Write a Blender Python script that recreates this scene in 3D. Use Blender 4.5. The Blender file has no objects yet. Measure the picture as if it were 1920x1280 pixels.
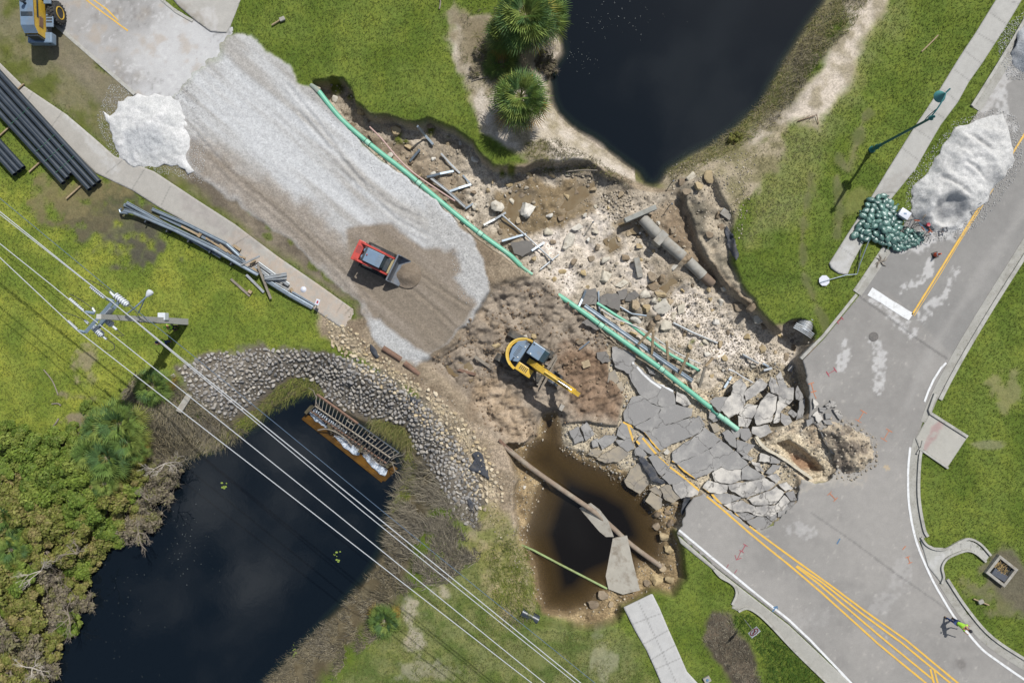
import bpy, bmesh, math, random
import numpy as np
from mathutils import Vector, Matrix
from mathutils.geometry import tessellate_polygon

random.seed(11)
R = random.Random(5)
sc = bpy.context.scene
COL = sc.collection
S = 26.0            # photo pixels per metre on the ground
H = 49.6            # height the drone flies above the road

# ------------------------------------------------------------ camera, light
cam_d = bpy.data.cameras.new('camera')
cam = bpy.data.objects.new('camera', cam_d)
COL.objects.link(cam)
cam.location = (0, 0, H)
cam_d.lens = 36 * H / (1920 / S)
cam_d.clip_start = 0.5
cam_d.clip_end = 5000
sc.camera = cam

SUN_EL = math.radians(54)
SUN_AZ = math.radians(32.7)      # clockwise from +Y
sd = Vector((math.sin(SUN_AZ) * math.cos(SUN_EL), math.cos(SUN_AZ) * math.cos(SUN_EL), math.sin(SUN_EL)))
world = bpy.data.worlds.new('World')
sc.world = world
world.use_nodes = True
wn = world.node_tree
for n in list(wn.nodes):
 wn.nodes.remove(n)
wo = wn.nodes.new('ShaderNodeOutputWorld')
wb = wn.nodes.new('ShaderNodeBackground')
ws = wn.nodes.new('ShaderNodeTexSky')
ws.sky_type = 'NISHITA'
ws.sun_disc = False
ws.sun_elevation = SUN_EL
ws.sun_rotation = SUN_AZ
wb.inputs['Strength'].default_value = 0.085
# drifting fair-weather cloud in the sky dome
wt = wn.nodes.new('ShaderNodeTexCoord')
wm = wn.nodes.new('ShaderNodeMapping')
wm.inputs['Location'].default_value = (0.55, 0.2, 0.0)
wm.inputs['Scale'].default_value = (1.0, 1.0, 0.6)
wn.links.new(wt.outputs['Generated'], wm.inputs[0])
wz = wn.nodes.new('ShaderNodeTexNoise')
wz.inputs['Scale'].default_value = 4.2
wz.inputs['Detail'].default_value = 6
wz.inputs['Roughness'].default_value = 0.5
wn.links.new(wm.outputs[0], wz.inputs['Vector'])
wr = wn.nodes.new('ShaderNodeMapRange')
wr.interpolation_type = 'SMOOTHSTEP'
wr.inputs[1].default_value = 0.53
wr.inputs[2].default_value = 0.68
wr.inputs[4].default_value = 0.85
wn.links.new(wz.outputs['Fac'], wr.inputs[0])
wx = wn.nodes.new('ShaderNodeMix')
wx.data_type = 'RGBA'
wn.links.new(wr.outputs[0], wx.inputs[0])
wn.links.new(ws.outputs[0], wx.inputs[6])
wx.inputs[7].default_value = (17, 17.5, 18, 1)
wn.links.new(wx.outputs[2], wb.inputs[0])
wn.links.new(wb.outputs[0], wo.inputs[0])
sl = bpy.data.lights.new('sun', 'SUN')
sl.energy = 5.0
sl.angle = math.radians(0.53)
sl.color = (1.0, 0.985, 0.955)
sun = bpy.data.objects.new('sun', sl)
COL.objects.link(sun)
sun.location = sd * 60
sun.rotation_euler = (-sd).to_track_quat('-Z', 'Y').to_euler()
sc.view_settings.view_transform = 'Standard'
sc.view_settings.look = 'None'
sc.view_settings.exposure = 0.15
sc.view_settings.gamma = 1.0

# ------------------------------------------------------------ helpers
def Wp(px, py, z=0.0):
 """the point at height z that the photo shows at pixel px, py"""
 f = (H - z) / H / S
 return ((px - 960) * f, (640 - py) * f)

def WP(pts, z=0.0):
 return [Wp(p[0], p[1], z) for p in pts]

def lin(c):
 c = c / 255.0
 return c / 12.92 if c <= 0.04045 else ((c + 0.055) / 1.055) ** 2.4

KA = 1.0 / 1.62
def A(r, g, b):
 return (lin(r) * KA, lin(g) * KA, lin(b) * KA)

_tab = np.random.RandomState(7).rand(8, 256, 256).astype(np.float32)

def vnoise(x, y, seed=0):
 t = _tab[seed % 8]
 x = x + seed * 17.31
 y = y + seed * 9.73
 xf = np.floor(x)
 yf = np.floor(y)
 fx = (x - xf).astype(np.float32)
 fy = (y - yf).astype(np.float32)
 xi = xf.astype(np.int64) & 255
 yi = yf.astype(np.int64) & 255
 x1 = (xi + 1) & 255
 y1 = (yi + 1) & 255
 fx = fx * fx * (3 - 2 * fx)
 fy = fy * fy * (3 - 2 * fy)
 a = t[yi, xi] * (1 - fx) + t[yi, x1] * fx
 b = t[y1, xi] * (1 - fx) + t[y1, x1] * fx
 return a * (1 - fy) + b * fy

def fbm(x, y, size, octv=4, seed=0, gain=0.5):
 """fractal noise about 0, roughly -1..1; size is the metres of the largest lump"""
 s = 0
 amp = 1.0
 tot = 0
 f = 1.0 / size
 for o in range(octv):
  s = s + amp * (vnoise(x * f, y * f, seed + o * 3) - 0.5)
  tot += amp
  amp *= gain
  f *= 2.03
 return s / tot * 3.0

def ss(t):
 t = np.clip(t, 0, 1)
 return t * t * (3 - 2 * t)

def seg_dist(X, Y, poly, closed=True):
 best = np.full(X.shape, 1e9, np.float32)
 bx = np.zeros(X.shape, np.float32)
 by = np.zeros(X.shape, np.float32)
 n = len(poly)
 for i in range(n if closed else n - 1):
  ax, ay = poly[i]
  cx, cy = poly[(i + 1) % n]
  dx, dy = cx - ax, cy - ay
  L = dx * dx + dy * dy + 1e-12
  t = np.clip(((X - ax) * dx + (Y - ay) * dy) / L, 0, 1)
  qx = ax + t * dx
  qy = ay + t * dy
  d = (X - qx) ** 2 + (Y - qy) ** 2
  m = d < best
  best = np.where(m, d, best)
  bx = np.where(m, qx, bx)
  by = np.where(m, qy, by)
 return np.sqrt(best), bx, by

def inside(X, Y, poly):
 ins = np.zeros(X.shape, bool)
 n = len(poly)
 for i in range(n):
  ax, ay = poly[i]
  cx, cy = poly[(i + 1) % n]
  if ay == cy:
   continue
  c = ((ay > Y) != (cy > Y)) & (X < (cx - ax) * (Y - ay) / (cy - ay) + ax)
  ins ^= c
 return ins

def sdf(X, Y, poly, margin=5.0):
 """signed distance, positive inside; beyond the margin it is just -margin"""
 out = np.full(X.shape, -margin, np.float32)
 p = np.array(poly)
 x0, y0 = p.min(0) - margin
 x1, y1 = p.max(0) + margin
 m = (X > x0) & (X < x1) & (Y > y0) & (Y < y1)
 if not m.any():
  return out
 xs, ys = X[m], Y[m]
 d, _, _ = seg_dist(xs, ys, poly)
 out[m] = np.where(inside(xs, ys, poly), d, -d)
 return out

def path_d(X, Y, pts, margin=3.0):
 out = np.full(X.shape, margin, np.float32)
 p = np.array(pts)
 x0, y0 = p.min(0) - margin
 x1, y1 = p.max(0) + margin
 m = (X > x0) & (X < x1) & (Y > y0) & (Y < y1)
 if m.any():
  out[m] = seg_dist(X[m], Y[m], pts, False)[0]
 return out

def pip(x, y, poly):
 ins = False
 n = len(poly)
 for i in range(n):
  ax, ay = poly[i]
  cx, cy = poly[(i + 1) % n]
  if (ay > y) != (cy > y) and x < (cx - ax) * (y - ay) / (cy - ay) + ax:
   ins = not ins
 return ins

# ---- node materials
def new_mat(name):
 m = bpy.data.materials.new(name)
 m.use_nodes = True
 nt = m.node_tree
 b = nt.nodes['Principled BSDF']
 return m, nt, b

def nz(nt, scale, detail=4, rough=0.55, coord='pos', stretch=None):
 n = nt.nodes.new('ShaderNodeTexNoise')
 n.inputs['Scale'].default_value = scale
 n.inputs['Detail'].default_value = detail
 n.inputs['Roughness'].default_value = rough
 if coord == 'pos':
  g = nt.nodes.new('ShaderNodeNewGeometry')
  src = g.outputs['Position']
 else:
  g = nt.nodes.new('ShaderNodeTexCoord')
  src = g.outputs['Object']
 if stretch:
  mp = nt.nodes.new('ShaderNodeMapping')
  mp.inputs['Scale'].default_value = stretch[0]
  mp.inputs['Rotation'].default_value = (0, 0, stretch[1])
  nt.links.new(src, mp.inputs[0])
  src = mp.outputs[0]
 nt.links.new(src, n.inputs['Vector'])
 return n.outputs['Fac']

def mr(nt, fac, a, b, c, d):
 m = nt.nodes.new('ShaderNodeMapRange')
 m.inputs[1].default_value = a
 m.inputs[2].default_value = b
 m.inputs[3].default_value = c
 m.inputs[4].default_value = d
 nt.links.new(fac, m.inputs[0])
 return m.outputs[0]

def mixc(nt, fac, a, b, mode='MIX'):
 m = nt.nodes.new('ShaderNodeMix')
 m.data_type = 'RGBA'
 m.blend_type = mode
 m.clamp_result = False
 for sock, v in ((0, fac), (6, a), (7, b)):
  if hasattr(v, 'node'):
   nt.links.new(v, m.inputs[sock])
  elif sock == 0:
   m.inputs[0].default_value = v
  else:
   m.inputs[sock].default_value = (v[0], v[1], v[2], 1)
 return m.outputs[2]

def scale_c(nt, col, val):
 m = nt.nodes.new('ShaderNodeVectorMath')
 m.operation = 'SCALE'
 nt.links.new(col, m.inputs[0])
 nt.links.new(val, m.inputs['Scale'])
 return m.outputs[0]

def bump(nt, b, fac, strength, dist):
 n = nt.nodes.new('ShaderNodeBump')
 n.inputs['Strength'].default_value = strength
 n.inputs['Distance'].default_value = dist
 nt.links.new(fac, n.inputs['Height'])
 nt.links.new(n.outputs[0], b.inputs['Normal'])

def mat(name, rgb, rough=0.7, metal=0.0, var=0.18, scale=6.0, dirt=None, bmp=0.0, coord='obj', dirt_amt=0.5, spec=0.4):
 """a plain procedural surface: colour with mottling, optional dirt in patches, optional bump"""
 m, nt, b = new_mat(name)
 f = nz(nt, scale, 5, 0.6, coord)
 rgbn = nt.nodes.new('ShaderNodeRGB')
 rgbn.outputs[0].default_value = (rgb[0], rgb[1], rgb[2], 1)
 c = scale_c(nt, rgbn.outputs[0], mr(nt, f, 0.25, 0.75, 1 - var, 1 + var))
 if dirt:
  f2 = nz(nt, scale * 0.45 + 0.3, 6, 0.7, coord)
  c = mixc(nt, mr(nt, f2, 0.62 - dirt_amt * 0.3, 0.75, 0, 0.85), c, dirt)
 nt.links.new(c, b.inputs['Base Color'])
 b.inputs['Roughness'].default_value = rough
 b.inputs['Metallic'].default_value = metal
 b.inputs['Specular IOR Level'].default_value = spec
 if bmp:
  bump(nt, b, nz(nt, scale * 4, 5, 0.6, coord), bmp, 0.02)
 return m

def attr_mat(name, rough=0.9, fine=(28, 0.28), mid=(3.0, 0.12), bmp=(14, 0.5, 0.03), spec=0.25, peb=False, streak=False):
 m, nt, b = new_mat(name)
 a = nt.nodes.new('ShaderNodeAttribute')
 a.attribute_name = 'Col'
 c = a.outputs['Color']
 f1 = nz(nt, fine[0], 5, 0.7)
 c = scale_c(nt, c, mr(nt, f1, 0.3, 0.7, 1 - fine[1], 1 + fine[1]))
 f2 = nz(nt, mid[0], 5, 0.65)
 c = scale_c(nt, c, mr(nt, f2, 0.3, 0.7, 1 - mid[1], 1 + mid[1]))
 hgt = nz(nt, bmp[0], 6, 0.7)
 if peb:
  v = nt.nodes.new('ShaderNodeTexVoronoi')
  v.inputs['Scale'].default_value = 11
  g = nt.nodes.new('ShaderNodeNewGeometry')
  nt.links.new(g.outputs['Position'], v.inputs['Vector'])
  sep = nt.nodes.new('ShaderNodeSeparateColor')
  nt.links.new(v.outputs['Color'], sep.inputs[0])
  pa = nt.nodes.new('ShaderNodeAttribute')
  pa.attribute_name = 'peb'
  val = mr(nt, sep.outputs[0], 0, 1, 0.55, 1.4)
  mx = nt.nodes.new('ShaderNodeMix')
  mx.data_type = 'FLOAT'
  mx.inputs[2].default_value = 1.0
  nt.links.new(pa.outputs['Fac'], mx.inputs[0])
  nt.links.new(val, mx.inputs[3])
  c = scale_c(nt, c, mx.outputs[0])
  # grass: patches of older straw colour and of fresher green
  ga = nt.nodes.new('ShaderNodeAttribute')
  ga.attribute_name = 'gr'
  yl = mixc(nt, 1.0, c, (1.32, 1.16, 1.0), 'MULTIPLY')
  f3 = nz(nt, 0.55, 6, 0.7)
  mm = nt.nodes.new('ShaderNodeMath')
  mm.operation = 'MULTIPLY'
  nt.links.new(mr(nt, f3, 0.42, 0.66, 0, 0.9), mm.inputs[0])
  nt.links.new(ga.outputs['Fac'], mm.inputs[1])
  c = mixc(nt, mm.outputs[0], c, yl)
  f4 = nz(nt, 5.5, 6, 0.8)
  mm2 = nt.nodes.new('ShaderNodeMath')
  mm2.operation = 'MULTIPLY'
  nt.links.new(mr(nt, f4, 0.40, 0.58, 0.75, 0.0), mm2.inputs[0])
  nt.links.new(ga.outputs['Fac'], mm2.inputs[1])
  dk = mixc(nt, 1.0, c, (0.62, 0.72, 0.6), 'MULTIPLY')
  c = mixc(nt, mm2.outputs[0], c, dk)
 nt.links.new(c, b.inputs['Base Color'])
 b.inputs['Roughness'].default_value = rough
 b.inputs['Specular IOR Level'].default_value = spec
 bump(nt, b, hgt, bmp[1], bmp[2])
 return m

# ---- mesh from numpy arrays
def np_mesh(name, V, F, mats=(), parent=None, cols=None, floats=None, smooth=False, midx=None):
 me = bpy.data.meshes.new(name)
 V = np.asarray(V, np.float32)
 F = np.asarray(F, np.int32)
 k = F.shape[1]
 me.vertices.add(len(V))
 me.vertices.foreach_set('co', V.ravel())
 me.loops.add(F.size)
 me.loops.foreach_set('vertex_index', F.ravel())
 me.polygons.add(len(F))
 me.polygons.foreach_set('loop_start', np.arange(0, F.size, k, dtype=np.int32))
 me.polygons.foreach_set('loop_total', np.full(len(F), k, np.int32))
 if smooth:
  me.polygons.foreach_set('use_smooth', np.ones(len(F), bool))
 if midx is not None:
  me.polygons.foreach_set('material_index', np.asarray(midx, np.int32))
 for m in mats:
  me.materials.append(m)
 if cols is not None:
  a = me.attributes.new('Col', 'FLOAT_COLOR', 'POINT')
  c4 = np.ones((len(V), 4), np.float32)
  c4[:, :3] = cols
  a.data.foreach_set('color', c4.ravel())
 for nm, arr in (floats or {}).items():
  a = me.attributes.new(nm, 'FLOAT', 'POINT')
  a.data.foreach_set('value', np.asarray(arr, np.float32).ravel())
 me.update(calc_edges=True)
 o = bpy.data.objects.new(name, me)
 COL.objects.link(o)
 if parent:
  o.parent = parent
 return o

def tag(o, label=None, cat=None, group=None, kind=None):
 if label:
  o['label'] = label
 if cat:
  o['category'] = cat
 if group:
  o['group'] = group
 if kind:
  o['kind'] = kind
 return o

def thing(name, label, cat, loc=(0, 0, 0), rz=0.0, group=None, rot=None):
 o = bpy.data.objects.new(name, None)
 COL.objects.link(o)
 o.empty_display_size = 0.3
 o.location = loc
 o.rotation_euler = rot if rot else (0, 0, rz)
 tag(o, label, cat, group)
 return o

def copy_tree(o, parent=None):
 c = o.copy()
 COL.objects.link(c)
 if parent:
  c.parent = parent
 for ch in o.children:
  copy_tree(ch, c)
 return c

class MB:
 """collects shapes and links them as one mesh"""
 def __init__(s):
  s.v = []
  s.f = []
  s.m = []
 def add(s, vs, fs, m=0):
  o = len(s.v)
  s.v += [tuple(v) for v in vs]
  s.f += [tuple(i + o for i in f) for f in fs]
  s.m += [m] * len(fs)
  return s
 def box(s, c, d, rz=0.0, bev=0.0, m=0, rx=0.0, ry=0.0, taper=1.0):
  bm = bmesh.new()
  bmesh.ops.create_cube(bm, size=1)
  for v in bm.verts:
   t = taper if v.co.z > 0 else 1.0
   v.co = Vector((v.co.x * d[0] * t, v.co.y * d[1] * t, v.co.z * d[2]))
  if bev:
   bmesh.ops.bevel(bm, geom=list(bm.edges), offset=bev, segments=2, profile=0.6, affect='EDGES')
  M = Matrix.Translation(c) @ Matrix.Rotation(rz, 4, 'Z') @ Matrix.Rotation(ry, 4, 'Y') @ Matrix.Rotation(rx, 4, 'X')
  bm.verts.index_update()
  s.add([M @ v.co for v in bm.verts], [[v.index for v in f.verts] for f in bm.faces], m)
  bm.free()
  return s
 def cyl(s, p0, p1, r0, r1=None, n=12, m=0, cap=True):
  r1 = r0 if r1 is None else r1
  p0, p1 = Vector(p0), Vector(p1)
  q = (p1 - p0).to_track_quat('Z', 'Y').to_matrix()
  vs = []
  for p, r in ((p0, r0), (p1, r1)):
   for i in range(n):
    a = 2 * math.pi * i / n
    vs.append(p + q @ Vector((math.cos(a) * r, math.sin(a) * r, 0)))
  fs = [(i, (i + 1) % n, n + (i + 1) % n, n + i) for i in range(n)]
  if cap:
   fs += [tuple(range(n))[::-1], tuple(range(n, 2 * n))]
  return s.add(vs, fs, m)
 def pipe(s, p0, p1, r, t, n=18, m=0):
  """open hollow pipe"""
  p0, p1 = Vector(p0), Vector(p1)
  q = (p1 - p0).to_track_quat('Z', 'Y').to_matrix()
  vs = []
  for p, rr in ((p0, r), (p1, r), (p1, r - t), (p0, r - t)):
   for i in range(n):
    a = 2 * math.pi * i / n
    vs.append(p + q @ Vector((math.cos(a) * rr, math.sin(a) * rr, 0)))
  fs = []
  for k in range(4):
   k2 = (k + 1) % 4
   for i in range(n):
    j = (i + 1) % n
    fs.append((k * n + i, k * n + j, k2 * n + j, k2 * n + i))
  return s.add(vs, fs, m)
 def tube(s, pts, r, n=8, m=0, cap=True):
  pts = [Vector(p) for p in pts]
  rs = r if isinstance(r, (list, tuple)) else [r] * len(pts)
  vs = []
  up = Vector((0, 0, 1))
  for i, p in enumerate(pts):
   a = pts[max(i - 1, 0)]
   b = pts[min(i + 1, len(pts) - 1)]
   d = (b - a).normalized()
   x = d.cross(up)
   if x.length < 0.05:
    x = d.cross(Vector((0, 1, 0)))
   x.normalize()
   y = x.cross(d)
   for k in range(n):
    t = 2 * math.pi * k / n
    vs.append(p + (x * math.cos(t) + y * math.sin(t)) * rs[i])
  fs = []
  for i in range(len(pts) - 1):
   for k in range(n):
    k2 = (k + 1) % n
    fs.append((i * n + k, (i + 1) * n + k, (i + 1) * n + k2, i * n + k2))
  if cap:
   fs += [tuple(range(n)), tuple(range((len(pts) - 1) * n, len(pts) * n))[::-1]]
  return s.add(vs, fs, m)
 def lathe(s, prof, n=20, c=(0, 0, 0), m=0, M=None):
  vs = []
  for r, z in prof:
   for i in range(n):
    a = 2 * math.pi * i / n
    p = Vector((math.cos(a) * r, math.sin(a) * r, z))
    vs.append((M @ p if M else p) + Vector(c))
  fs = []
  for k in range(len(prof) - 1):
   for i in range(n):
    j = (i + 1) % n
    fs.append((k * n + i, k * n + j, (k + 1) * n + j, (k + 1) * n + i))
  fs += [tuple(range(n))[::-1], tuple(range((len(prof) - 1) * n, len(prof) * n))]
  return s.add(vs, fs, m)
 def prism(s, poly, z0, z1, m=0, ztop=None, axis=None):
  """flat outline raised from z0 to z1; axis='y' stands it up (x, z outline, thickness along y)"""
  p = [(a, b) for a, b in poly]
  area = sum(p[i][0] * p[(i + 1) % len(p)][1] - p[(i + 1) % len(p)][0] * p[i][1] for i in range(len(p)))
  if area < 0:
   p = p[::-1]
  n = len(p)
  zt = (lambda x, y: z1) if ztop is None else ztop
  if axis == 'y':
   vs = [(x, z1, y) for x, y in p] + [(x, z0, y) for x, y in p]
  else:
   vs = [(x, y, zt(x, y)) for x, y in p] + [(x, y, z0 if ztop is None else zt(x, y) - (z1 - z0)) for x, y in p]
  tri = tessellate_polygon([[Vector((a, b, 0)) for a, b in p]])
  fs = []
  for t in tri:
   a, b, c = t
   ar = (p[b][0] - p[a][0]) * (p[c][1] - p[a][1]) - (p[c][0] - p[a][0]) * (p[b][1] - p[a][1])
   if ar < 0:
    a, b, c = c, b, a
   fs.append((a, b, c))
   fs.append((c + n, b + n, a + n))
  for i in range(n):
   j = (i + 1) % n
   fs.append((i, i + n, j + n, j))
  return s.add(vs, fs, m)
 def build(s, name, mats, parent=None, smooth=False, loc=None):
  me = bpy.data.meshes.new(name)
  me.from_pydata(s.v, [], s.f)
  if not isinstance(mats, (list, tuple)):
   mats = [mats]
  for m in mats:
   me.materials.append(m)
  me.polygons.foreach_set('material_index', s.m)
  bm = bmesh.new()
  bm.from_mesh(me)
  bmesh.ops.recalc_face_normals(bm, faces=bm.faces)
  bm.to_mesh(me)
  bm.free()
  if smooth:
   me.polygons.foreach_set('use_smooth', [True] * len(me.polygons))
   try:
    me.set_sharp_from_angle(angle=math.radians(40))
   except Exception:
    pass
  me.update()
  o = bpy.data.objects.new(name, me)
  COL.objects.link(o)
  if parent:
   o.parent = parent
  if loc:
   o.location = loc
  return o

def jag(poly, step=0.3, amp=0.04, rnd=R):
 """break an outline into short uneven steps"""
 out = []
 n = len(poly)
 for i in range(n):
  ax, ay = poly[i]
  bx, by = poly[(i + 1) % n]
  L = math.hypot(bx - ax, by - ay)
  k = max(1, int(L / step))
  nx, ny = -(by - ay) / (L + 1e-9), (bx - ax) / (L + 1e-9)
  for j in range(k):
   t = j / k
   o = rnd.uniform(-amp, amp) if j else rnd.uniform(-amp, amp) * 0.4
   out.append((ax + (bx - ax) * t + nx * o, ay + (by - ay) * t + ny * o))
 return out

def smooth_path(pts, k=6):
 out = []
 n = len(pts)
 for i in range(n - 1):
  p0 = pts[max(i - 1, 0)]
  p1, p2 = pts[i], pts[i + 1]
  p3 = pts[min(i + 2, n - 1)]
  for j in range(k):
   t = j / k
   out.append(tuple(0.5 * ((2 * b) + (-a + c) * t + (2 * a - 5 * b + 4 * c - d) * t * t + (-a + 3 * b - 3 * c + d) * t ** 3)
                             for a, b, c, d in zip(p0, p1, p2, p3)))
 out.append(tuple(pts[-1]))
 return out

def offset_path(pts, d):
 """shift an open polyline to its left by d"""
 out = []
 n = len(pts)
 for i in range(n):
  a = pts[max(i - 1, 0)]
  b = pts[min(i + 1, n - 1)]
  dx, dy = b[0] - a[0], b[1] - a[1]
  L = math.hypot(dx, dy) + 1e-9
  out.append((pts[i][0] - dy / L * d, pts[i][1] + dx / L * d))
 return out

def strip_mesh(mb, pts, w, z, m=0, thick=0.0, wear=0.0):
 """a painted strip, or a low kerb when thick, along a polyline of (x, y)"""
 L = offset_path(pts, w / 2)
 Rr = offset_path(pts, -w / 2)
 if wear:
  L = [(x + R.uniform(-wear, wear), y + R.uniform(-wear, wear)) for x, y in L]
  Rr = [(x + R.uniform(-wear, wear), y + R.uniform(-wear, wear)) for x, y in Rr]
 n = len(pts)
 zf = z if callable(z) else (lambda x, y: z)
 if not thick:
  vs = [(x, y, zf(x, y)) for x, y in L] + [(x, y, zf(x, y)) for x, y in Rr]
  fs = [(i, n + i, n + i + 1, i + 1) for i in range(n - 1)]
  return mb.add(vs, fs, m)
 vs = [(x, y, zf(x, y)) for x, y in L] + [(x, y, zf(x, y)) for x, y in Rr]
 vs += [(x, y, zf(x, y) - thick) for x, y in L] + [(x, y, zf(x, y) - thick) for x, y in Rr]
 fs = []
 for i in range(n - 1):
  fs += [(i, n + i, n + i + 1, i + 1), (i, i + 1, 2 * n + i + 1, 2 * n + i), (n + i, 3 * n + i, 3 * n + i + 1, n + i + 1)]
 fs += [(0, 2 * n, 3 * n, n), (n - 1, 2 * n - 1, 4 * n - 1, 3 * n - 1)]
 return mb.add(vs, fs, m)

def grid_sheet(name, poly, step, zfun, colfun, thick, material, extra=None):
 """a surface patch cut to an outline, fine enough to carry real unevenness, with a skirt"""
 p = np.array(poly)
 x0, y0 = p.min(0) - step
 x1, y1 = p.max(0) + step
 xs = np.arange(x0, x1 + step, step)
 ys = np.arange(y0, y1 + step, step)
 X, Y = np.meshgrid(xs, ys)
 cx = (X[:-1, :-1] + step / 2)
 cy = (Y[:-1, :-1] + step / 2)
 ok = inside(cx, cy, poly)
 ny, nx = X.shape
 used = np.zeros(X.shape, bool)
 used[:-1, :-1] |= ok
 used[1:, :-1] |= ok
 used[:-1, 1:] |= ok
 used[1:, 1:] |= ok
 inn = used.copy()
 inn[used] = inside(X[used], Y[used], poly)
 # a vertex on the rim of the cell set snaps onto the outline
 full = np.zeros(X.shape, int)
 for a in (slice(0, -1), slice(1, None)):
  for b in (slice(0, -1), slice(1, None)):
   full[a, b] += ok
 rim = used & (full < 4)
 d, qx, qy = seg_dist(X[rim], Y[rim], poly)
 X[rim] = qx
 Y[rim] = qy
 idx = -np.ones(X.shape, int)
 idx[used] = np.arange(used.sum())
 jj, ii = np.nonzero(ok)
 F = np.stack([idx[jj, ii], idx[jj, ii + 1], idx[jj + 1, ii + 1], idx[jj + 1, ii]], 1)
 vx, vy = X[used], Y[used]
 vz = zfun(vx, vy)
 V = np.stack([vx, vy, vz + np.zeros_like(vx)], 1)
 C = colfun(vx, vy)
 ex = {k: f(vx, vy) for k, f in (extra or {}).items()}
 if thick:
  E = np.concatenate([F[:, [0, 1]], F[:, [1, 2]], F[:, [2, 3]], F[:, [3, 0]]])
  key = np.sort(E, 1)
  u, inv, cnt = np.unique(key[:, 0].astype(np.int64) * 10000000 + key[:, 1], return_inverse=True, return_counts=True)
  bE = E[cnt[inv] == 1]
  rv = np.unique(bE)
  mp = -np.ones(len(V), int)
  mp[rv] = np.arange(len(rv)) + len(V)
  lowv = V[rv].copy()
  lowv[:, 2] -= thick
  V = np.concatenate([V, lowv])
  C = np.concatenate([C, C[rv]])
  ex = {k: np.concatenate([v, v[rv]]) for k, v in ex.items()}
  F = np.concatenate([F, np.stack([bE[:, 1], bE[:, 0], mp[bE[:, 0]], mp[bE[:, 1]]], 1)])
 return np_mesh(name, V, F, [material], cols=C, floats=ex, smooth=True)


# ------------------------------------------------------------ outlines read off the place (photo pixels)
ROAD_E = [(2100, -300), (1990, -60), (1905, 95), (1830, 215), (1735, 350), (1672, 462), (1612, 553), (1545, 635), (1505, 676),
          (1511, 700), (1517, 732), (1520, 760), (1517, 782), (1530, 798), (1549, 828), (1566, 858), (1570, 880), (1556, 900), (1530, 908), (1503, 899),
          (1498, 925), (1494, 942), (1472, 962), (1450, 984), (1428, 996), (1405, 986), (1375, 962), (1345, 942), (1320, 925), (1301, 934),
          (1287, 955), (1279, 985), (1270, 1000), (1345, 1066), (1410, 1116), (1480, 1170), (1600, 1283), (1720, 1390), (2060, 1390),
          (1935, 1262), (1850, 1208), (1800, 1153), (1742, 1058), (1717, 1000), (1706, 930), (1708, 860), (1728, 798), (1745, 750), (1796, 655),
          (1850, 562), (1925, 438), (2150, 60), (2250, -300)]
ROAD_NW = [(-60, -90), (110, 50), (180, 115), (252, 176), (345, 255), (560, 300), (600, 200), (445, 62), (440, 52), (420, 48), (360, 36), (302, 0), (180, -110)]
PAVE_NW = [(-60, 60), (0, 118), (40, 158), (125, 215), (180, 262), (215, 293), (290, 322), (370, 375), (440, 420), (520, 480), (600, 535), (680, 592),
           (700, 640), (660, 628), (600, 588), (560, 560), (500, 520), (440, 495), (400, 462), (340, 412), (300, 390), (250, 358), (180, 325), (110, 255), (0, 160), (-60, 110)]
PAVE_N = [(300, -30), (335, 12), (365, 38), (395, 60), (425, 62), (432, 50), (450, 5), (470, -60), (330, -60)]
PAVE_NE = [(1867, 0), (1830, 60), (1797, 110), (1762, 167), (1712, 242), (1662, 322), (1627, 380), (1590, 437), (1554, 494), (1558, 503), (1572, 513), (1588, 515),
           (1596, 495), (1615, 460), (1640, 419), (1666, 378), (1715, 318), (1745, 265), (1762, 236), (1795, 192), (1815, 155), (1840, 120), (1885, 50), (1915, 0), (1990, -120), (1935, -120)]
PAVE_S = [(1169, 1138), (1223, 1112), (1236, 1138), (1252, 1176), (1268, 1212), (1288, 1258), (1312, 1284), (1370, 1345), (1290, 1345), (1241, 1284),
          (1232, 1262), (1212, 1218), (1190, 1180)]
PAVE_E = [(1743, 775), (1812, 820), (1775, 876), (1722, 838), (1716, 822)]
WASH = [(585, 152), (612, 150), (640, 147), (656, 165), (662, 192), (692, 212), (730, 219), (775, 227), (802, 222), (850, 240), (885, 262), (905, 295),
  (925, 310), (985, 318), (1005, 306), (1060, 302), (1105, 300), (1145, 328), (1195, 346), (1245, 352), (1275, 352), (1288, 372), (1300, 400),
  (1306, 430), (1322, 470), (1350, 510), (1376, 540), (1402, 568), (1432, 590), (1452, 615), (1468, 626), (1472, 610), (1484, 600), (1502, 597), (1520, 607), (1531, 624), (1527, 642), (1507, 676), (1516, 705), (1520, 760),
  (1500, 800), (1440, 830), (1385, 808), (1250, 702), (1150, 640), (1060, 560), (1000, 520), (960, 492), (900, 447), (850, 408), (785, 353),
  (700, 290), (640, 230), (600, 180)]
MUD = [(885, 590), (920, 540), (1000, 515), (1060, 556), (1150, 636), (1160, 690), (1185, 745), (1170, 805), (1100, 795), (1062, 800), (1045, 780),
       (1010, 830), (930, 830), (880, 760), (820, 700), (795, 680), (850, 645)]
FIELD = [(1140, 640), (1190, 668), (1290, 725), (1345, 735), (1380, 700), (1430, 688), (1460, 680), (1505, 688), (1516, 705), (1520, 760), (1500, 800),
         (1440, 830), (1500, 880), (1498, 935), (1472, 965), (1426, 997), (1400, 986), (1345, 942), (1318, 925), (1285, 955), (1278, 1000),
         (1230, 975), (1170, 935), (1120, 872), (1055, 850), (1055, 800), (1100, 790), (1160, 800), (1175, 745), (1145, 700)]
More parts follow.
